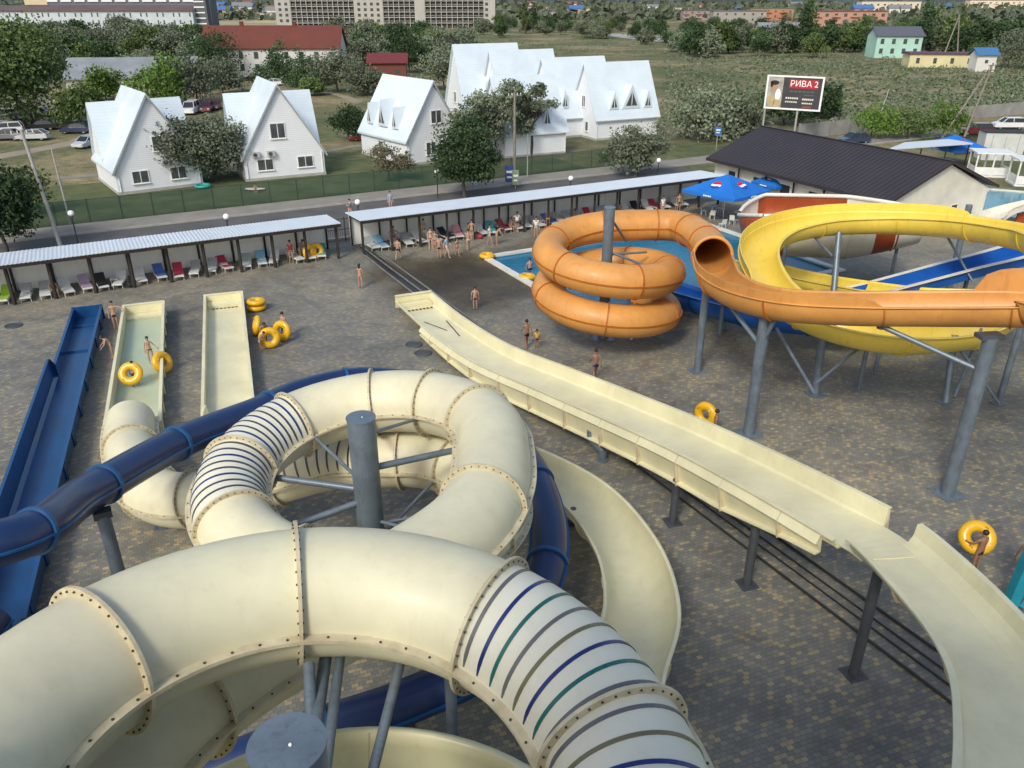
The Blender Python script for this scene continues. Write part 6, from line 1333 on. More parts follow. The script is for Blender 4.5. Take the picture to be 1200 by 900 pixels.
person('man in blue shorts walking alone behind the cream chute', WALK, 697, 445, R_(190), 'navy', skm=skin3)
person('dark haired man behind the cream chute holding a yellow ring', CARRY, 836, 520, R_(80), 'black', skm=skin3, h=1.7)
q = G(825, 505); ring('yellow ring held upright behind the wide cream chute', (q.x, q.y, 0.85), (-0.75, -0.65, 0.1))
person('person in black shorts behind a big yellow ring at the lower right', HOLD, 1141, 670, R_(200), 'black', skm=skin3)
q = G(1144, 634, 1.0); ring('big yellow ring held upright near the turquoise beams at the lower right', (q.x, q.y, 1.15), (-0.25, -0.75, 0.62))
person('person in red shorts cut off at the right edge beside the turquoise beams', STAND, 1192, 680, R_(160), 'red', skm=skin3)
person('man standing under the shelter at right beside the blue parasol', STAND, 795, 248, R_(0), 'black', skm=skinm)
person('woman in a red swimsuit standing between posts of the left shelter', STAND, 342, 308, R_(10), 'red', fem=True, skm=skinm, top='+red', longhair=True)
person('swimmer sitting in the pool corner beside the floating ring', SIT, 621, 322, R_(200), 'navy', z=-0.35)
q = G(618, 325, 0.0); ring('yellow ring floating in the pool beside the swimmer', (q.x, q.y, 0.06), (0.05, 0.05, 1))
q = G(580, 303); ring('yellow ring lying on the paving at the pool corner', (q.x-0.6, q.y+0.1, 0.2), (0.03, 0, 1))
person('woman leaning at the park fence behind the gap between the shelters', PHONE, 0, 0, R_(10), 'pink', fem=True, skm=skin2, top='+grey', loc=G(411, 256))
person('child riding a colourful board on the grass between the two cottages', SIT, 300, 226, R_(20), 'red', h=1.3, skm=skin2)
for lab_, ps_, px, py, rz, su, kw in (
    ('woman in a navy swimsuit walking behind the group before the long shelter', WALK, 497, 281, 0.6, 'navy', dict(fem=True, skm=skin2)),
    ('boy in red trunks running on the damp paving left of the pool', WALK, 536, 300, 1.2, 'red', dict(h=1.4, skm=skinm)),
    ('man in white shirt standing by the post above the pool edge', AKIMBO, 606, 272, 0.2, 'black', dict(top='+white', skm=skinm)),
    ('woman in a yellow swimsuit bending over a lounger left of the orange coil', BEND, 642, 268, 3.0, 'yellow', dict(fem=True, skm=skin3)),
    ('woman in white standing beside the lounger behind the top of the orange coil', STAND, 776, 252, 0.4, 'white', dict(fem=True, top='+white', skm=skinm)),
    ('man in blue trunks stooping at a lounger near the left shelter yellow rings', BEND, 352, 305, 2.4, 'blue', dict(skm=skin3)),
    ('woman in a pale blue top by the park fence right of the shelter gap', STAND, 0, 0, 0.5, 'blue', dict(fem=True, top='+blue', skm=skin2, loc=G(458, 246)))):
    person(lab_, ps_, px, py, rz, su, **kw)
# ================================================================== LOUNGERS
lwhite = mat('white_plastic', (0.62, 0.62, 0.60), 0.5, var=0.08); lgrey = mat('grey_sling_fabric', (0.33, 0.35, 0.36), 0.8, var=0.15, scale=3); lpale = mat('pale_sling_fabric', (0.55, 0.57, 0.58), 0.8, var=0.1)
towels = dict(green=mat('lime_towel', (0.30, 0.55, 0.03), 0.9), blue=mat('blue_towel', (0.06, 0.14, 0.45), 0.9), lilac=mat('lilac_towel', (0.40, 0.30, 0.42), 0.9), red=mat('crimson_towel', (0.42, 0.03, 0.07), 0.9), sky=mat('sky_towel', (0.20, 0.42, 0.62), 0.9), black=mat('black_towel', (0.02, 0.02, 0.025), 0.9), white=mat('white_towel', (0.7, 0.7, 0.7), 0.9), teal=mat('teal_towel', (0.05, 0.35, 0.38), 0.9))
ps, N, L, b = nodes_mat('pink_striped_towel'); wv = N.new('ShaderNodeTexWave'); wv.inputs['Scale'].default_value = 3.5; L.new(N.new('ShaderNodeTexCoord').outputs['Object'], wv.inputs['Vector']); rp = ramp(N, [(0.4, (0.62, 0.10, 0.20)), (0.6, (0.68, 0.50, 0.52))]); L.new(wv.outputs['Fac'], rp.inputs['Fac']); L.new(rp.outputs['Color'], b.inputs['Base Color']); b.inputs['Roughness'].default_value = 0.9; towels['striped'] = ps
def make_lounger():
    r = thing('sun_lounger', 'x', 'sun lounger', (0, 0, 0), 0, 'sun loungers under the shelters')
    m = MB()
    for s_ in (-1, 1): m.bar((s_*0.31, -0.95, 0.33), (s_*0.31, 0.95, 0.33), 0.05, 0.06)
    for y in (-0.95, 0.95): m.bar((-0.33, y, 0.33), (0.33, y, 0.33), 0.05, 0.06)
    m.build('frame', lwhite, r, world=False)
    m = MB(); m.bar((0, -0.93, 0.375), (0, 0.25, 0.375), 0.6, 0.03); m.build('seat', lpale, r, world=False)
    m = MB(); m.bar((0, 0.26, 0.38), (0, 0.85, 0.80), 0.6, 0.03)
    for s_ in (-1, 1): m.bar((s_*0.31, 0.26, 0.37), (s_*0.31, 0.88, 0.82), 0.035, 0.04)
    m.build('backrest', [lgrey], r, world=False)
    for x in (-0.29, 0.29):
        for y in (-0.75, 0.75): m = MB(); m.bar((x, y, 0), (x, y, 0.30), 0.045, 0.045); m.build('leg', lwhite, r, world=False)
    return r
LP = make_lounger(); first = True; rng = random.Random(77)
ORD = ['first', 'second', 'third', 'fourth', 'fifth', 'sixth', 'seventh', 'eighth', 'ninth', 'tenth', 'eleventh', 'twelfth', 'thirteenth', 'fourteenth', 'fifteenth', 'sixteenth', 'seventeenth', 'eighteenth', 'nineteenth', 'twentieth', 'twenty first', 'twenty second', 'twenty third', 'twenty fourth', 'twenty fifth', 'twenty sixth', 'twenty seventh', 'twenty eighth', 'twenty ninth', 'thirtieth', 'thirty first', 'thirty second', 'thirty third', 'thirty fourth']
tw = {0: ('green', 'lime green towel over the leftmost lounger of the left shelter'), 4: ('lilac', 'lilac towel on a lounger in the left shelter'), 5: ('black', 'black cloth on a lounger in the left shelter beside the lilac towel'), 8: ('blue', 'blue towel over a raised lounger back in the left shelter'), 9: ('red', 'crimson towel on a lounger in the left shelter beside the blue one'), 12: ('red', 'red towel lying on a lounger near the middle of the left shelter'), 14: ('sky', 'sky blue towel on a lounger in the left shelter left of the woman in red'), 18: ('teal', 'teal cloth on the last lounger at the right end of the left shelter')}
tw2 = {1: ('sky', 'sky blue towel on a lounger by the first posts of the long shelter'), 6: ('black', 'black towel on a lounger behind the group of bathers'), 7: ('striped', 'pink striped towel draped over a lounger in the long shelter'), 10: ('teal', 'teal towel on a lounger right of the woman in white shorts'), 11: ('red', 'crimson towel on a lounger right of the teal one'), 15: ('blue', 'blue towel on a lounger above the pool corner'), 19: ('red', 'red towel on a lounger behind the top of the orange coil'), 24: ('black', 'black towel on a lounger right of the shaft top of the orange coil'), 25: ('white', 'white towel on a lounger in the crowded right half of the long shelter'), 26: ('red', 'dark red towel on a lounger in the crowded right half of the long shelter')}
def towel(c, rz, m, l):
    o = thing('towel', l, 'towel', c, rz, None); mb = MB()
    prof_ = [(-0.75, 0.40), (-0.2, 0.405), (0.24, 0.41), (0.5, 0.60), (0.80, 0.815), (0.86, 0.84), (0.92, 0.70)]
    vs = []
    for (y, z) in prof_: vs += [(-0.32, y, z+0.006), (0.32, y, z+0.006)]
    for (y, z) in prof_: vs += [(-0.32, y, z+0.020), (0.32, y, z+0.020)]
    n_ = len(prof_); fs = [(2*i, 2*i+1, 2*i+3, 2*i+2) for i in range(n_-1)]+[(2*n_+2*i, 2*n_+2*i+1, 2*n_+2*i+3, 2*n_+2*i+2) for i in range(n_-1)]+[(2*i, 2*i+2, 2*n_+2*i+2, 2*n_+2*i) for i in range(n_-1)]+[(2*i+1, 2*i+3, 2*n_+2*i+3, 2*n_+2*i+1) for i in range(n_-1)]
    mb.add(vs, fs); me_o = mb.build('towel', m, loc=c, rz=rz, world=False); bpy.data.objects.remove(o); tag(me_o, l, 'towel'); return me_o
def lounger_row(a0, a1, n, tws, where):
    global first
    for i in range(n):
        a = a0+(a1-a0)*(i+0.5)/n+rng.uniform(-0.2, 0.2); p = AN(a, 59.3+rng.uniform(-0.2, 0.2)); rz = RZ+rng.uniform(-0.32, 0.2)
        l = 'pale sun lounger, %s from the left %s' % (ORD[i], where)
        if first: LP.location = p; LP.rotation_euler = (0, 0, rz); LP['label'] = l; first = False
        else: copy_tree(LP, p, rz, l, 'sun loungers under the shelters', swap={'grey_sling_fabric': lpale if rng.random() < 0.4 else lgrey})
        if i in tws: towel(p, rz, towels[tws[i][0]], tws[i][1])
lounger_row(-6.6, 15.8, 19, tw, 'under the left shade shelter'); lounger_row(18.4, 50.5, 30, tw2, 'under the longer right shade shelter')
# seated people on loungers
def on_lounger(a, label, suit, rz, sk, fem=False, top=None): p = AN(a, 59.0); person(label, SIT, 0, 0, rz, suit, fem=fem, skm=sk, top=top, loc=Vector((p.x, p.y, -0.02)), h=1.65)
on_lounger(-3.1, 'dark haired man sitting on a lounger near the left end of the left shelter', 'blue', RZ+0.3, skin3)
on_lounger(37.6, 'woman sitting on a lounger above the top of the orange coil', 'red', RZ+0.4, skin3, True)
on_lounger(31.3, 'person sitting on a lounger above the pool corner', 'pink', RZ-0.2, skinm, True)
on_lounger(42.3, 'man sitting among towels in the right part of the long shelter', 'navy', RZ, skin3)
on_lounger(27.3, 'woman in a pink swimsuit sitting in the long shelter right of the striped towel', 'pink', RZ+0.2, skinm, True)
# small white side tables and bags
def side_table(a, n, l):
    p = AN(a, n); r = thing('side_table', l, 'table', p, RZ, 'side tables'); m = MB(); m.box((0, 0, 0.48), (0.5, 0.5, 0.035)); m.build('table_top', lwhite, r, world=False)
    for x in (-.2, .2):
        for y in (-.2, .2): m = MB(); m.bar((x, y, 0), (x, y, 0.46), 0.035, 0.035); m.build('leg', lwhite, r, world=False)
for a, l in ((-4.7, 'white side table in the left shelter beside the seated man'), (0.6, 'white side table near the lilac towel'), (7.9, 'white side table right of the crimson towel in the left shelter'), (10.6, 'white side table left of the woman in red'), (22.5, 'white side table behind the group of bathers'), (34.4, 'white side table above the pool edge')): side_table(a, 59.3, l)
def bag(px, py, m, l, s=1.0):
    q = G(px, py); r = thing('beach_bag', l, 'bag', q, rng.uniform(0, 3), 'bags'); b_ = MB(); b_.ball((0, 0, 0.2*s), 0.26*s, 0.15*s, 0.2*s, 12, 8); b_.build('pouch', m, r, world=False)
    b_ = MB(); b_.torus((0, 0, 0.38*s), (0, 1, 0), 0.11*s, 0.014, 14, 6); b_.build('strap', m, r, world=False)
for px, py, m, l in ((152, 337, towels['black'], 'black bag on the paving under the left shelter beside the third post'), (358, 303, towels['blue'], 'blue bag beside the leaning rings in the left shelter'), (562, 280, towels['red'], 'red bag at a post behind the woman in white shorts'), (650, 262, towels['black'], 'black bag at a lounger left of the orange coil top'), (722, 247, towels['white'], 'white bag under the long shelter behind the orange coil'), (770, 245, towels['black'], 'black bag left of the man by the parasol')): bag(px, py, m, l)
q = G(364, 305); ring('left yellow ring leaning upright against the left shelter posts', (q.x, q.y, 0.62), (0.75, -0.6, 0.2)); q = G(372, 303); ring('right yellow ring leaning upright against the left shelter posts', (q.x, q.y, 0.62), (0.6, -0.7, 0.35))
# ================================================================== PARASOLS AND TABLES
pb = mat('parasol_blue', (0.006, 0.15, 0.55), 0.75, var=0.1, scale=1); pred = mat('emblem_red', (0.55, 0.01, 0.03), 0.6, var=0); pwhite = mat('emblem_white', (0.85, 0.85, 0.86), 0.6, var=0); pnavy = mat('emblem_navy', (0.01, 0.04, 0.35), 0.6, var=0)
def parasol(c, rz, label, s=3.4, h=3.1):
    r = thing('parasol', label, 'parasol', c, rz, 'blue parasols'); m = MB(); m.cyl((0, 0, 0.1), (0, 0, h), 0.035, n=10); m.build('pole', lwhite, r, world=False)
    m = MB(); m.cyl((0, 0, 0), (0, 0, 0.12), 0.35, 0.28, n=20); m.build('base', M['steeld'], r, world=False)
    z0 = h-0.24*s; m = MB(); vs = [(0, 0, h+0.02)]; n_ = 8; R1 = s/2
    pts = []
    for i in range(8):
        a = math.pi/4*i; rr = R1*(1.38 if i % 2 else 1.0); pts.append((rr*math.cos(a), rr*math.sin(a), z0))
    m.add([vs[0]]+pts, [(0, 1+i, 1+(i+1) % 8) for i in range(8)]); m.add([(0, 0, h-0.005)]+[(p[0]*.995, p[1]*.995, p[2]-0.02) for p in pts], [(0, 1+(i+1) % 8, 1+i) for i in range(8)])
    for i in range(8):
        p, q_ = Vector(pts[i]), Vector(pts[(i+1) % 8]); m.add([p, q_, q_-Vector((0, 0, .22)), p.lerp(q_, .5)-Vector((0, 0, .30)), p-Vector((0, 0, .22))], [(0, 1, 2, 3, 4)])
    can = m.build('canopy', pb, r, world=False)
    for k in range(4):           # round emblem on each side and a white word mark on the valance
        a = math.pi/2*k; up = Vector((-(z0-h)*0, 0, 0)); d = Vector((math.cos(a), math.sin(a), 0)); t = Vector((-math.sin(a), math.cos(a), 0))
        sl = (d*R1+Vector((0, 0, z0-h))).normalized(); nr = t.cross(sl).normalized(); nr = nr if nr.z > 0 else -nr
        c_ = Vector((0, 0, h+0.02))+sl*(R1*0.62)+nr*0.03; rr = 0.085*s
        def half(y0, y1, mt, off):
            mb = MB(); P = []; N_ = 24
            up_ = -sl
            wave = lambda x: 0.10*math.sin(x*math.pi)
            top_ = [(x/12, None) for x in range(-12, 13)]
            lo = []; hi = []
            for x, _ in top_:
                lim = math.sqrt(max(0, 1-x*x)); lo.append((x, max(-lim, min(lim, y0+wave(x) if y0 is not None else -lim)))); hi.append((x, max(-lim, min(lim, y1+wave(x) if y1 is not None else lim))))
            vv = [c_+t*(x*rr)+up_*(y*rr)+nr*off for x, y in lo]+[c_+t*(x*rr)+up_*(y*rr)+nr*off for x, y in hi]; n2 = len(lo)
            mb.add(vv, [(i, i+1, n2+i+1, n2+i) for i in range(n2-1)]); return mb.build('emblem', mt, can, world=False)
        half(None, None, pwhite, 0.0); half(0.16, None, pred, 0.006); half(None, -0.38, pnavy, 0.006)
        for j in range(5): mb = MB(); p = d*(R1+0.012)+t*((j-2)*0.17)+Vector((0, 0, z0-0.12)); mb.bar(p-t*0.055, p+t*0.055, 0.012, 0.12); mb.build('valance_letter', pwhite, can, world=False)
    return r
q = G(851, 256); parasol((q.x-0.3, q.y, 0), R_(42), 'big blue parasol with round red and white emblems left of the dark roofed building', 5.6, 3.9)
q = G(905, 240); parasol((q.x, q.y, 0), R_(30), 'blue parasol mostly hidden behind the banded raft slide', 3.2, 2.9)
q = G(1112, 193); parasol((q.x, q.y, 0), R_(20), 'blue parasol with round emblems beyond the dark roof at right', 5.2, 3.4)
def chair(px, py, rz, l):
    q = G(px, py); r = thing('plastic_chair', l, 'chair', q, rz, 'white plastic chairs'); m = MB(); m.box((0, 0, 0.43), (0.45, 0.45, 0.04)); m.build('seat', lwhite, r, world=False)
    m = MB(); m.bar((0, 0.22, 0.43), (0, 0.30, 0.88), 0.44, 0.03); m.build('backrest', lwhite, r, world=False)
    for x in (-.2, .2):
        for y in (-.2, .2): m = MB(); m.bar((x, y, 0), (x*.95, y*.95, 0.42), 0.035, 0.035); m.build('leg', lwhite, r, world=False)
def rtable(px, py, l):
    q = G(px, py); r = thing('round_table', l, 'table', q, 0, 'round tables'); m = MB(); m.cyl((0, 0, 0.72), (0, 0, 0.75), 0.5, n=24); m.build('table_top', lwhite, r, world=False)
    m = MB(); m.cyl((0, 0, 0.02), (0, 0, 0.72), 0.05, n=8); m.cyl((0, 0, 0), (0, 0, 0.03), 0.3, n=16); m.build('pedestal', lwhite, r, world=False)
rtable(834, 250, 'white round table left of the big blue parasol pole'); rtable(866, 258, 'white round table right of the big blue parasol pole')
for px, py, rz, l in ((824, 252, 1.5, 'white plastic chair at the left side of the left round table'), (834, 257, 3.1, 'white plastic chair in front of the left round table'), (843, 249, -1.4, 'white plastic chair at the right side of the left round table'), (858, 263, 2.6, 'white plastic chair in front of the right round table'), (846, 268, 3.5, 'white plastic chair standing apart near the orange tube mouth')): chair(px, py, rz, l)
# ================================================================== POLES, LAMPS, SIGNS
wood = mat('weathered_pole_wood', (0.26, 0.235, 0.195), 0.85, var=0.25, scale=3); conc = mat('concrete_pole', (0.36, 0.355, 0.33), 0.8, var=0.12, scale=2); globe = mat('white_globe_glass', (0.85, 0.85, 0.85), 0.3, var=0)
def pole(name, label, b_, t_, r, m, arms=0, r2=None, cat='pole'):
    o = thing(name, label, cat, b_); mb = MB(); mb.cyl(b_, t_, r, r2 or r*0.65, n=12); mb.build('shaft', m, o); t_ = Vector(t_); b_ = Vector(b_)
    for k in range(arms):
        z = t_.z-0.3-0.6*k; c = b_.lerp(t_, z/t_.z); mb = MB(); mb.bar(c+AN(-0.8, 0), c+AN(0.8, 0), 0.1, 0.12); a_ = mb.build('crossarm', m, o)
        for s_ in (-0.7, -0.3, 0.3, 0.7): mb = MB(); q_ = c+AN(s_, 0, 0.06); mb.cyl(q_, q_+Vector((0, 0, 0.2)), 0.035, n=8); mb.build('insulator', globe, a_)
    return o
b_ = G(72, 291); pole('utility_pole', 'tall pale concrete utility pole leaning over the left shelter', b_, (b_.x-0.9, b_.y+0.2, 9.0), 0.17, conc, 1)
b_ = G(83, 262); pole('slim_pole', 'slimmer pale pole just right of the leaning utility pole', b_, (b_.x-0.1, b_.y, 6.4), 0.10, conc)
b_ = G(603, 217); pole('utility_pole', 'brown wooden utility pole in front of the ragged grey trees', b_, (b_.x, b_.y, 9.2), 0.16, wood, 1)
b_ = G(618, 208); pole('slim_pole', 'thin pale post right of the brown wooden pole', b_, (b_.x, b_.y, 4.6), 0.07, conc)
b_ = G(1033, 130); pole('slim_pole', 'short leaning pale post in the scrub field right of the billboard', b_, (b_.x+0.6, b_.y, 3.6), 0.12, conc)
for px, py, dx, h, l in ((1102, 165, 5.5, 9.5, 'left leg pole of the leaning timber A frame at right'), (1128, 166, 1.6, 10.5, 'main pole of the leaning timber A frame at right')):
    b_ = G(px, py); e_ = G(1128, 166); t_ = (e_.x+1.6, e_.y, 10.0); pole('leaning_pole', l, b_, t_, 0.16, wood, 2 if px == 1128 else 0)
for dx, l in ((-1.6, 'left timber of the distant narrow A frame pylon'), (1.6, 'right timber of the distant narrow A frame pylon')):
    b_ = G(1111, 78); pole('leaning_pole', l, (b_.x+dx*1.5, b_.y, 0), (b_.x, b_.y, 13), 0.22, wood, 0)
for px, l in ((20, 'thin bare pole in the tree belt far left'), (409, 'thin pole in front of the hotel left part')):
    b_ = G(px if px > 20 else 407, 66 if px > 20 else 56)
def globe_lamp(px, py, l):
    q = AN(0, 62.3); u = G(px, py, 2.6)
    n_ = -u.x*math.sin(RZ)+u.y*math.cos(RZ); p = u; o = thing('globe_lamp', l, 'lamp', (p.x, p.y, 0), 0, 'white globe lamps'); mb = MB(); mb.cyl((p.x, p.y, 0), (p.x, p.y, 2.45), 0.045, n=8); mb.build('post', blackm, o)
    mb = MB(); mb.ball((p.x, p.y, 2.6), 0.24, nu=16, nv=10); mb.build('globe', globe, o); mb = MB(); mb.cyl((p.x, p.y, 2.32), (p.x, p.y, 2.42), 0.14, 0.1, n=10); mb.build('collar', blackm, o)
for px, py, l in ((83, 250, 'white globe lamp right of the leaning utility pole'), (265, 254, 'white globe lamp behind the middle of the left shelter'), (419, 237, 'white globe lamp in the gap between the shelters'), (512, 201, 'white globe lamp at the left side of the dense dark tree'), (669, 209, 'white globe lamp behind the middle of the long shelter'), (772, 188, 'white globe lamp right of the small feathery tree')): globe_lamp(px, py, l)
# billboard
bb = G(893, 162); be = G(936, 166); zt, zb = 8.2, 4.1
L0 = Vector((bb.x-0.2, bb.y, 0)); dirb = Vector((math.cos(R_(-30)), math.sin(R_(-30)), 0)); Wb = 7.2
root = thing('billboard', 'tilted roadside billboard with a red lettered banner and a photo panel on two white posts', 'billboard', L0, 0)
nb_ = Vector((dirb.y, -dirb.x, 0))
for u, l in ((0.05, 1), (4.4, 1)):
    mb = MB(); p = L0+dirb*u-nb_*0.12; mb.cyl(p, p+Vector((0, 0, zt if u < 1 else 7.0)), 0.14, n=12); mb.build('post', conc, root)
def bbp(u, v, off=0.0): return L0+dirb*u+nb_*off+Vector((0, 0, zb+v))
Hb = zt-zb
def bquad(u0, u1, v0, v1, m, off, name='panel', th=0.02): mb = MB(); mb.prism([bbp(u0, v0, off), bbp(u1, v0, off), bbp(u1, v1, off), bbp(u0, v1, off)], nb_*th); return mb.build(name, m, root)
bquad(0, Wb, 0, Hb, mat('billboard_dark', (0.045, 0.045, 0.055), 0.5, var=0.15, scale=1), 0.0, 'board')
for (u0, u1, v0, v1) in ((0, Wb, -0.12, 0.10), (0, Wb, Hb-0.10, Hb+0.12), (-0.14, 0.10, -0.12, Hb+0.12), (Wb-0.1, Wb+0.14, -0.12, Hb+0.12)): bquad(u0, u1, v0, v1, wframe, 0.022+0.001*u0, 'frame', 0.05)
bquad(0.1, 2.1, 0.1, Hb-0.1, mat('photo_backdrop', (0.42, 0.40, 0.36), 0.5, var=0.3, scale=1.5), 0.024, 'photo_panel', 0.01)
bquad(2.9, 6.6, Hb-1.45, Hb-0.35, mat('banner_red', (0.40, 0.015, 0.03), 0.5, var=0.05), 0.024, 'red_banner', 0.01)
for (u0, u1, v0, v1, m_) in ((3.0, 6.3, 2.18, 2.34, 'st_grey'), (2.6, 4.3, 1.28, 1.5, 'white'), (4.8, 6.3, 1.2, 1.42, 'white'), (2.6, 4.2, 0.82, 1.0, 'white'), (4.8, 6.2, 0.72, 0.9, 'white'), (4.9, 6.1, 0.25, 0.45, 'red'), (5.0, 6.2, 1.75, 1.9, 'st_grey')): 
    n_ = 6; 
    for k in range(n_): bquad(u0+(u1-u0)*(k+0.08)/n_, u0+(u1-u0)*(k+0.82)/n_, v0, v1, M[m_], 0.025, 'lettering', 0.008)
mb = MB(); 
for (u, v, ru, rv, mi) in ((1.0, 2.55, 0.42, 0.5, 0), (0.95, 3.25, 0.6, 0.3, 1), (1.55, 1.75, 0.36, 0.75, 2), (0.75, 1.0, 0.55, 0.75, 3), (1.5, 0.7, 0.5, 0.45, 3), (0.6, 3.0, 0.2, 0.35, 1)):
    N_ = 20; P = [bbp(u+ru*math.cos(6.283*i/N_), v+rv*math.sin(6.283*i/N_), 0.036+0.002*mi) for i in range(N_)]; mb.prism(P, nb_*0.003, mi)
mb.build('photo_figure', [skinm, hair, pwhite, mat('photo_sand', (0.48, 0.38, 0.2), 0.6)], root)
def text_on(txt, size, pos, xdir, updir, m, parent, name='lettering', ext=0.01):
    cu = bpy.data.curves.new('t', 'FONT'); cu.body = txt; cu.size = size; cu.extrude = ext; cu.align_x = 'CENTER'; cu.align_y = 'CENTER'; o = bpy.data.objects.new('t', cu); COL.objects.link(o)
    dg = bpy.context.evaluated_depsgraph_get(); me = bpy.data.meshes.new_from_object(o.evaluated_get(dg)); bpy.data.objects.remove(o)
    z = xdir.cross(updir); Mx = Matrix((xdir, updir, z)).transposed().to_4x4(); rl = ROOTS[root_of(parent).name][0]; me.transform(Matrix.Translation(Vector(pos)-rl) @ Mx); me.materials.clear(); me.materials.append(m)
    o = bpy.data.objects.new(name, me); COL.objects.link(o); o.parent = parent
text_on('РИВА 2', 1.05, bbp(4.8, Hb-0.9, 0.042), dirb, Vector((0, 0, 1)), pwhite, root)
# blue sign boards by the wooden pole and bus sign
def signpost(px, py, w_, h_, z, m, l, two=None):
    q = G(px, py); r = thing('sign_post', l, 'sign', q, 0); mb = MB(); mb.cyl(q, q+Vector((0, 0, z+h_)), 0.04, n=8); mb.build('post', conc, r)
    mb = MB(); mb.box((q.x, q.y-0.07, z+h_/2), (w_, 0.04, h_)); mb.build('sign_board', m, r)
    mb = MB(); mb.box((q.x, q.y-0.095, z+h_*0.62), (w_*0.7, 0.012, h_*0.14)); mb.box((q.x, q.y-0.095, z+h_*0.3), (w_*0.55, 0.012, h_*0.1)); o = mb.build('sign_marks', two or pwhite, r); o['kind'] = 'stuff'
signpost(597, 219, 0.9, 1.7, 0.5, mat('sign_blue', (0.05, 0.09, 0.32), 0.5, var=0.2, scale=2), 'blue and white poster board left of the brown wooden pole foot')
signpost(604, 221, 0.7, 1.5, 0.4, mat('sign_sage', (0.26, 0.33, 0.22), 0.5, var=0.2, scale=2), 'sage green poster board in front of the brown wooden pole foot')
signpost(839, 176, 0.8, 1.0, 1.9, mat('bus_sign_blue', (0.04, 0.15, 0.45), 0.5, var=0.05), 'blue and white road sign at the corner of the dark brown roof')
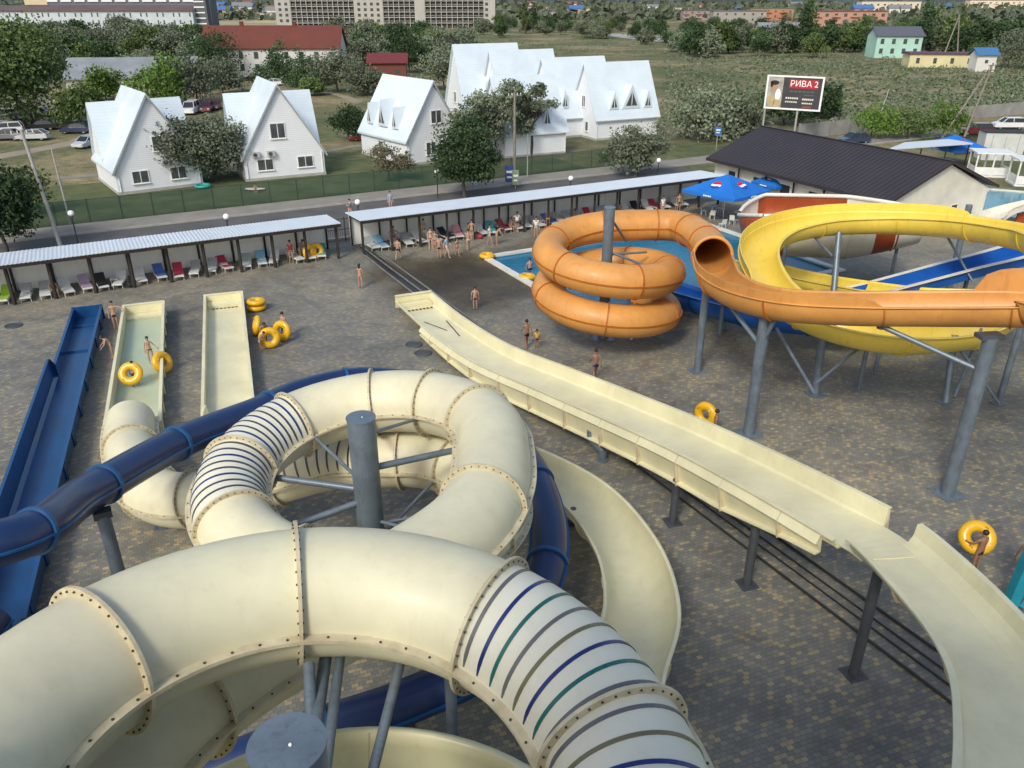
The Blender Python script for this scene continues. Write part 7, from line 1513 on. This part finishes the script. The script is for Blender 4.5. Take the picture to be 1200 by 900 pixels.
# ================================================================== VEHICLES
tyre = mat('tyre_rubber', (0.02, 0.02, 0.02), 0.8, var=0.1); rim_m = mat('alloy_rim', (0.45, 0.46, 0.47), 0.35, metal=0.7, var=0.1); carglass = mat('car_glass', (0.015, 0.02, 0.025), 0.08, var=0)
paint = {n: mat('paint_'+n, c, 0.3, var=0.06, scale=1, coat=0.6) for n, c in dict(white=(0.70, 0.71, 0.72), silver=(0.50, 0.53, 0.56), black=(0.015, 0.016, 0.018), navy=(0.03, 0.045, 0.09), maroon=(0.13, 0.012, 0.022), red=(0.40, 0.02, 0.02), grey=(0.16, 0.17, 0.18)).items()}
lampm = mat('lamp_lens', (0.6, 0.6, 0.6), 0.15, var=0); rear = mat('tail_lens', (0.35, 0.01, 0.01), 0.2, var=0)
def car(label, loc, rz, col, kind='hatch'):
    r = thing('parked_car' if kind != 'van' else 'parked_van', label, 'car' if kind != 'van' else 'van', (loc.x, loc.y, 0), rz, 'parked vehicles')
    Lc, Wc = (4.2, 1.75) if kind != 'van' else (5.0, 1.95)
    if kind == 'van': low = [(-2.5, .35), (-2.45, 1.0), (-1.55, 1.15), (2.45, 1.15), (2.5, .35)]; cab = [(-1.7, 1.13), (-0.95, 1.95), (2.35, 2.0), (2.46, 1.13)]; wh = (-1.65, 1.6)
    elif kind == 'suv': low = [(-2.15, .35), (-2.1, .85), (-1.1, 1.02), (2.1, 1.05), (2.15, .4)]; cab = [(-1.25, 1.0), (-0.5, 1.62), (1.75, 1.65), (2.1, 1.03)]; wh = (-1.35, 1.35)
    else: low = [(-2.1, .3), (-2.08, .66), (-1.1, .86), (2.0, .92), (2.1, .35)]; cab = [(-1.15, .85), (-0.35, 1.40), (1.1, 1.42), (1.85, .9)]; wh = (-1.3, 1.3)
    m = MB(); secs = []
    for y, k in ((-Wc/2, .97), (-Wc/2+.1, 1.0), (Wc/2-.1, 1.0), (Wc/2, .97)): secs.append([(x*k, y, z*(1 if k == 1 else .985)) for x, z in low])
    n_ = len(low); vs = [p for s_ in secs for p in s_]; fs = [(k*n_+i, k*n_+(i+1) % n_, (k+1)*n_+(i+1) % n_, (k+1)*n_+i) for k in range(3) for i in range(n_)]+[tuple(range(n_)), tuple(range(3*n_, 4*n_))]
    m.add(vs, fs, 0, False)
    roofp = [(cab[1][0]+.05, cab[1][1]), (cab[2][0]-.05, cab[2][1])]; y_ = Wc/2-.22
    m.add([(roofp[0][0], -y_, roofp[0][1]+.02), (roofp[1][0], -y_, roofp[1][1]+.02), (roofp[1][0], y_, roofp[1][1]+.02), (roofp[0][0], y_, roofp[0][1]+.02), (roofp[0][0], -y_, roofp[0][1]-.03), (roofp[1][0], -y_, roofp[1][1]-.03), (roofp[1][0], y_, roofp[1][1]-.03), (roofp[0][0], y_, roofp[0][1]-.03)], [(0, 1, 2, 3), (7, 6, 5, 4), (0, 4, 5, 1), (2, 6, 7, 3), (1, 5, 6, 2), (0, 3, 7, 4)], 0)
    for x0, x1, z0, z1 in ((cab[0][0], cab[1][0], cab[0][1], cab[1][1]), (0.35, 0.35, cab[0][1], cab[1][1]), (cab[3][0]-.02, cab[2][0], cab[3][1], cab[2][1])):
        for s_ in (-1, 1): m.bar((x0, s_*(Wc/2-.07), z0), (x1, s_*(Wc/2-.21), z1), .07, .07)
    m.build('body', paint[col], r, world=False)
    m = MB(); g = [(cab[0][0]+.03, -Wc/2+.09, cab[0][1]), (cab[3][0]-.03, -Wc/2+.09, cab[3][1]), (cab[2][0]-.02, -Wc/2+.23, cab[2][1]-.02), (cab[1][0]+.02, -Wc/2+.23, cab[1][1]-.02)]
    g2 = [(x, -y, z) for x, y, z in g]; m.add(g+g2, [(0, 1, 2, 3), (7, 6, 5, 4), (0, 3, 7, 4), (1, 5, 6, 2)]); m.build('windows', carglass, r, world=False)
    for x in wh:
        for s_ in (-1, 1):
            m = MB(); m.torus((x, s_*(Wc/2-.09), .32), (0, 1, 0), .24, .085, 20, 8); wo = m.build('wheel', tyre, r, world=False); m = MB(); m.cyl((x, s_*(Wc/2-.12), .32), (x, s_*(Wc/2-.04), .32), .18, n=12); m.build('rim', rim_m, wo, world=False)
    for s_ in (-1, 1):
        m = MB(); m.box((low[1][0]-.0, s_*(Wc/2-.3), low[1][1]-.12), (.1, .34, .14)); m.build('headlight', lampm, r, world=False); m = MB(); m.box((low[3][0]+.05, s_*(Wc/2-.22), low[3][1]-.15), (.1, .22, .16)); m.build('tail_light', rear, r, world=False)
        m = MB(); m.box((cab[0][0]+.35, s_*(Wc/2+.05), cab[0][1]+.08), (.12, .16, .1)); m.build('wing_mirror', paint[col], r, world=False)
    return r
for px, py, rz, col, kind, l in ((40, 164, 8, 'silver', 'hatch', 'silver hatchback standing foremost in the car park at far left'), (10, 157, 20, 'white', 'suv', 'white van like car cut by the left edge, upper of the pair'), (8, 164, 10, 'grey', 'hatch', 'grey car cut by the left edge below the white one'), (25, 146, 15, 'black', 'suv', 'black car in the second row under the huge tree'), (6, 140, 10, 'navy', 'suv', 'navy car at the far left edge in the back row'), (66, 143, 100, 'black', 'suv', 'black car right of the huge tree trunk'), (90, 156, 5, 'navy', 'hatch', 'dark blue car between the silver hatchback and the first cottage'),
    (99, 143, 12, 'white', 'suv', 'white pickup like car left of the first cottage roof'), (104, 172, 75, 'silver', 'hatch', 'silver car half hidden by the first cottage wall'), (225, 133, 95, 'white', 'van', 'white van parked between the first two cottages'), (243, 131, 100, 'maroon', 'suv', 'dark red car beside the white van'), (212, 132, 95, 'black', 'suv', 'black car left of the white van'), (252, 128, 100, 'maroon', 'hatch', 'maroon car right of the dark red one'), (320, 100, 4, 'white', 'hatch', 'white car in front of the red roofed house'), (297, 94, 4, 'black', 'hatch', 'dark car at the left before the red roofed house'),
    (427, 164, 20, 'red', 'hatch', 'red car nose behind the dormered cottage'), (1142, 158, -5, 'maroon', 'suv', 'maroon car behind the white box at the right'), (1180, 151, -5, 'white', 'suv', 'white car at the far right before the concrete wall'), (1000, 168, 10, 'navy', 'hatch', 'dark blue car behind the dark brown roof by the bushes'), (75, 122, 10, 'silver', 'hatch', 'silver car in the back row beside the shed'), (205, 126, 10, 'navy', 'suv', 'navy car in the row behind the olive trees')):
    car(l, G(px, py), R_(rz), col, kind)
for px, py, rz, col, kind, l in ((-4, 148, 12, 'silver', 'suv', 'silver car cut by the left edge in the middle row of the car park'), (22, 135, 8, 'maroon', 'hatch', 'maroon car in the back row under the huge tree'), (44, 136, 8, 'white', 'hatch', 'white car in the back row left of the black one'), (50, 152, 14, 'black', 'hatch', 'black car directly behind the foremost silver hatchback'), (118, 130, 8, 'silver', 'suv', 'silver car behind the ridge of the first cottage, left side')):
    car(l, G(px, py), R_(rz), col, kind)
# ================================================================== RIGHT EDGE CLUTTER
wp_ = mat('white_painted_metal', (0.74, 0.75, 0.75), 0.4, var=0.08)
def kiosk(px, py, w_, d_, h_, rz, l):
    q = G(px, py); r = thing('white_gazebo', l, 'gazebo', q, rz, 'white gazebos'); m = MB(); m.box((0, 0, h_+0.05), (w_+0.5, d_+0.5, 0.14)); m.build('roof', wp_, r, world=False)
    for x in (-w_/2, 0, w_/2):
        for y in (-d_/2, d_/2): m = MB(); m.bar((x, y, 0), (x, y, h_), 0.14, 0.14); m.build('post', wp_, r, world=False)
    m = MB(); m.box((0, 0, 0.1), (w_+0.3, d_+0.3, 0.2)); m.build('floor', wp_, r, world=False)
    for y in (-d_/2, ): m = MB(); m.box((0, y, 0.65), (w_-0.15, 0.06, 0.8)); m.build('parapet', wp_, r, world=False)
    for x in (-w_/2, w_/2): m = MB(); m.box((x, 0, 0.65), (0.06, d_-0.15, 0.8)); m.build('parapet', wp_, r, world=False)
kiosk(1156, 205, 3.4, 2.6, 2.5, R_(-12), 'white open gazebo with parapet beyond the dark roof, the left of the two'); kiosk(1205, 216, 3.4, 2.6, 2.6, R_(-12), 'white open gazebo cut by the right edge')
q = G(1168, 186); r = thing('white_container', 'tall plain white box container behind the gazebos at the right', 'container', q, R_(-8)); m = MB(); m.box((0, 0, 1.6), (4.6, 2.4, 3.2)); m.build('box_body', mat('off_white_box', (0.55, 0.57, 0.56), 0.6, var=0.1), r, world=False)
m = MB(); m.box((0, 0, 3.24), (4.8, 2.6, 0.08)); m.build('lid', darkw, r, world=False)
for x in (-1.5, 0, 1.5): m = MB(); m.box((x, -1.22, 1.5), (0.05, 0.04, 2.9)); m.build('door_seam', lgrey, r, world=False)
q = G(1200, 186); car('dark blue van behind the gazebo at the right edge', q, R_(80), 'navy', 'van')
for i in range(7):
    a = G(1128+i*5.5, 172); 
root = thing('bar_fence', 'dark upright bar fence left of the white box container', 'fence', G(1140, 178)); p, q = G(1118, 182), G(1152, 178); mb = MB()
for i in range(22): u = p.lerp(q, i/21); mb.bar(u, u+Vector((0, 0, 2.2)), 0.05, 0.05)
for z in (0.3, 2.1): mb.bar(p+Vector((0, 0, z)), q+Vector((0, 0, z)), 0.05, 0.05)
mb.build('bars', blackm, root)
for px, py, rz, l in ((1128, 250, 0.3, 'dark blue plastic chair left of the teal pool'), (1136, 256, 0.9, 'dark blue plastic chair nearest the yellow slide by the teal pool')):
    q = G(px, py); r = thing('blue_chair', l, 'chair', q, rz, 'dark blue chairs'); m = MB(); m.box((0, 0, 0.43), (0.5, 0.5, 0.05)); m.build('seat', mat('chair_blue', (0.01, 0.04, 0.2), 0.5), r, world=False); m = MB(); m.bar((0, 0.22, 0.43), (0, 0.32, 0.95), 0.5, 0.04); m.build('backrest', MATS['chair_blue'], r, world=False)
    for x in (-.2, .2):
        for y in (-.2, .2): m = MB(); m.bar((x, y, 0), (x, y, 0.42), 0.04, 0.04); m.build('leg', MATS['chair_blue'], r, world=False)
# red and white family slide entering from the right by the teal pool
rootR = thing('small_red_white_slide', 'white and brick red slide end entering from the right edge below the teal pool', 'water slide', G(1190, 270)); pts = path([G(1270, 232, 3.2), G(1200, 244, 1.7), G(1165, 256, 0.7), G(1145, 264, 0.5)], 0.3); fr_ = frames(pts); m = MB(); m.sweep(fr_, shell([(-1.0, 0.5), (-0.95, 0), (0.95, 0), (1.0, 0.5)], 0.05, 0.1, 0.05), 0, smooth=False); m.build('chute', M['white'], rootR)
m = MB(); m.sweep(fr_[:len(fr_)//2], [(-0.9, 0.01), (0.9, 0.01), (0.9, 0.04), (-0.9, 0.04)], 0, smooth=False); m.build('red_stripe', M['red'], rootR); m = MB(); m.prism([fr_[0][0]+Vector((0, 0, -0.3)), fr_[0][0]*1+Vector((0, 0, -2.8)), fr_[len(fr_)//2][0]+Vector((0, 0, -1.2)), fr_[len(fr_)//2][0]+Vector((0, 0, -0.3))], (0, -0.15, 0)); m.build('side_panel', M['red'], rootR)
# turquoise tower beams at the lower right corner
q0 = G(1172, 705); root = thing('tower_frame', 'turquoise steel beams of a slide tower cutting the right edge', 'tower', (q0.x, q0.y, 0))
b0 = G(1180, 716, 0); t0 = Vector((b0.x+3.3, b0.y+0.3, 7.5))
for nm, p, q, w_ in (('tower_leg', Vector((b0.x, b0.y, 0)), Vector((b0.x+0.35, b0.y, 5.2)), 0.34), ('tower_leg', Vector((b0.x+3.2, b0.y+1.5, 0)), Vector((b0.x+3.2, b0.y+1.5, 7)), 0.34), ('cross_brace', Vector((b0.x+0.3, b0.y-0.2, 0.3)), Vector((b0.x+3.1, b0.y+1.3, 3.4)), 0.16), ('cross_beam', Vector((b0.x+0.3, b0.y, 5.0)), Vector((b0.x+3.2, b0.y+1.5, 5.0)), 0.3)):
    mb = MB(); mb.bar(p, q, w_, w_); mb.build(nm, M['teal'], root)
q = G(1146, 392, 2.2); r = thing('red_lifebuoy', 'red and white lifebuoy hanging on the frame under the right end of the orange chute', 'lifebuoy', q); mb = MB(); mb.torus(q, (0.2, -1, 0.2), 0.36, 0.1, 28, 10); mb.build('buoy', mat('buoy_red', (0.45, 0.02, 0.03), 0.5), r)
for i in range(4):
    a = math.pi/2*i+0.6; e1 = Vector((0.2, -1, 0.2)).normalized().orthogonal().normalized(); e2 = Vector((0.2, -1, 0.2)).normalized().cross(e1); c = q+(e1*math.cos(a)+e2*math.sin(a))*0.36; mb = MB(); tt = (-e1*math.sin(a)+e2*math.cos(a)); mb.cyl(c-tt*0.06, c+tt*0.06, 0.108, n=12); mb.build('white_band', pwhite, r)
# awning chairs, goal and bits on the lawn
for px, py, l in ((200, 222, 'white metal swing frame on the lawn before the first cottage'),):
    q = G(192, 218); r = thing('goal_frame', l, 'frame', q, ang1); 
    for x in (0, 1.6): mb = MB(); mb.cyl((x, 0, 0), (x, 0, 2.0), 0.05, n=8); mb.build('upright', wp_, r, world=False)
    mb = MB(); mb.cyl((0, 0, 2.0), (1.6, 0, 2.0), 0.05, n=8); mb.build('crossbar', wp_, r, world=False)
q = G(238, 220); r = thing('toy_pool', 'small teal paddling pool with a striped side on the lawn between the cottages', 'paddling pool', q); mb = MB(); mb.torus((q.x, q.y, 0.2), (0, 0, 1), 0.7, 0.16, 24, 8); mb.build('ring_wall', mat('toy_teal', (0.03, 0.32, 0.28), 0.5), r); mb = MB(); mb.cyl((q.x, q.y, 0.02), (q.x, q.y, 0.16), 0.68, n=24); mb.build('water', MATS['teal_pool_water'], r)
q = G(300, 222); r = thing('toy_board', 'white and red inflatable board lying on the grass under the seated child', 'inflatable board', q); mb = MB(); mb.ball((q.x, q.y-0.2, 0.12), 1.1, 0.5, 0.12, 16, 6); mb.build('board', wp_, r); mb = MB(); mb.bar((q.x-0.9, q.y-0.2, 0.235), (q.x+0.9, q.y-0.2, 0.235), 0.18, 0.02); mb.build('stripe', pred, r)

# ================================================================== THE TOWER THE PICTURE IS TAKEN FROM
root = thing('slide_tower', 'roofed steel slide tower with a railed deck behind the viewpoint', 'tower', (0, -5.5, 0))
sth = M['steel']
for x in (-4.2, 4.2):
    for y in (-9.5, -1.4): mb = MB(); mb.bar((x, y, 0), (x, y, 20.4), 0.3, 0.3); mb.build('tower_leg', M['teal'], root)
mb = MB(); mb.box((0, -5.45, 16.2), (9.0, 8.7, 0.18)); mb.build('deck', sth, root)
mb = MB(); mb.prism([(-5.2, -10.4, 20.4), (5.2, -10.4, 20.4), (5.2, -0.5, 20.4), (-5.2, -0.5, 20.4)], (0, 0, 0.15)); mb.build('roof', roofm, root)
for z in (16.9, 17.3):
    for a_, b_ in (((-4.2, -9.5), (-4.2, -1.4)), ((4.2, -9.5), (4.2, -1.4)), ((-4.2, -9.5), (4.2, -9.5)), ((-4.2, -1.4), (4.2, -1.4))): mb = MB(); mb.bar((*a_, z), (*b_, z), 0.06, 0.06); mb.build('rail', M['teal'], root)
for k, z in enumerate((4, 8, 12)):
    mb = MB(); mb.box((0, -5.45, z), (8.6, 8.2, 0.14)); mb.build('landing', sth, root)
    mb = MB(); mb.bar((-3.4 if k % 2 else 3.4, -8.5, z-4), (3.4 if k % 2 else -3.4, -8.5, z), 1.2, 0.2); mb.build('stair_flight', sth, root)
# ================================================================== LIGHT
w = bpy.data.worlds.new('World'); scene.world = w; w.use_nodes = True
nt = w.node_tree; sky = nt.nodes.new('ShaderNodeTexSky'); sky.sky_type = 'NISHITA'; sky.sun_disc = False
SUN_EL, SUN_AZ = R_(42), R_(205)     # azimuth clockwise from +Y
sky.sun_elevation = SUN_EL; sky.sun_rotation = SUN_AZ; sky.air_density = 1.3; sky.dust_density = 3.0; sky.ozone_density = 1.0
bg = nt.nodes['Background']; bg.inputs['Strength'].default_value = 0.11; nt.links.new(sky.outputs['Color'], bg.inputs['Color'])
sd = bpy.data.lights.new('sun', 'SUN'); sd.energy = 1.3; sd.angle = R_(11); sd.color = (1.0, 0.96, 0.85); so = bpy.data.objects.new('sun', sd); COL.objects.link(so)
dv = Vector((math.sin(SUN_AZ)*math.cos(SUN_EL), math.cos(SUN_AZ)*math.cos(SUN_EL), math.sin(SUN_EL)))
so.rotation_euler = dv.to_track_quat('Z', 'Y').to_euler()
vs_ = scene.view_settings; vs_.view_transform = 'Standard'; vs_.look = 'None'; vs_.gamma = 1; vs_.exposure = 0.72; vs_.use_curve_mapping = False
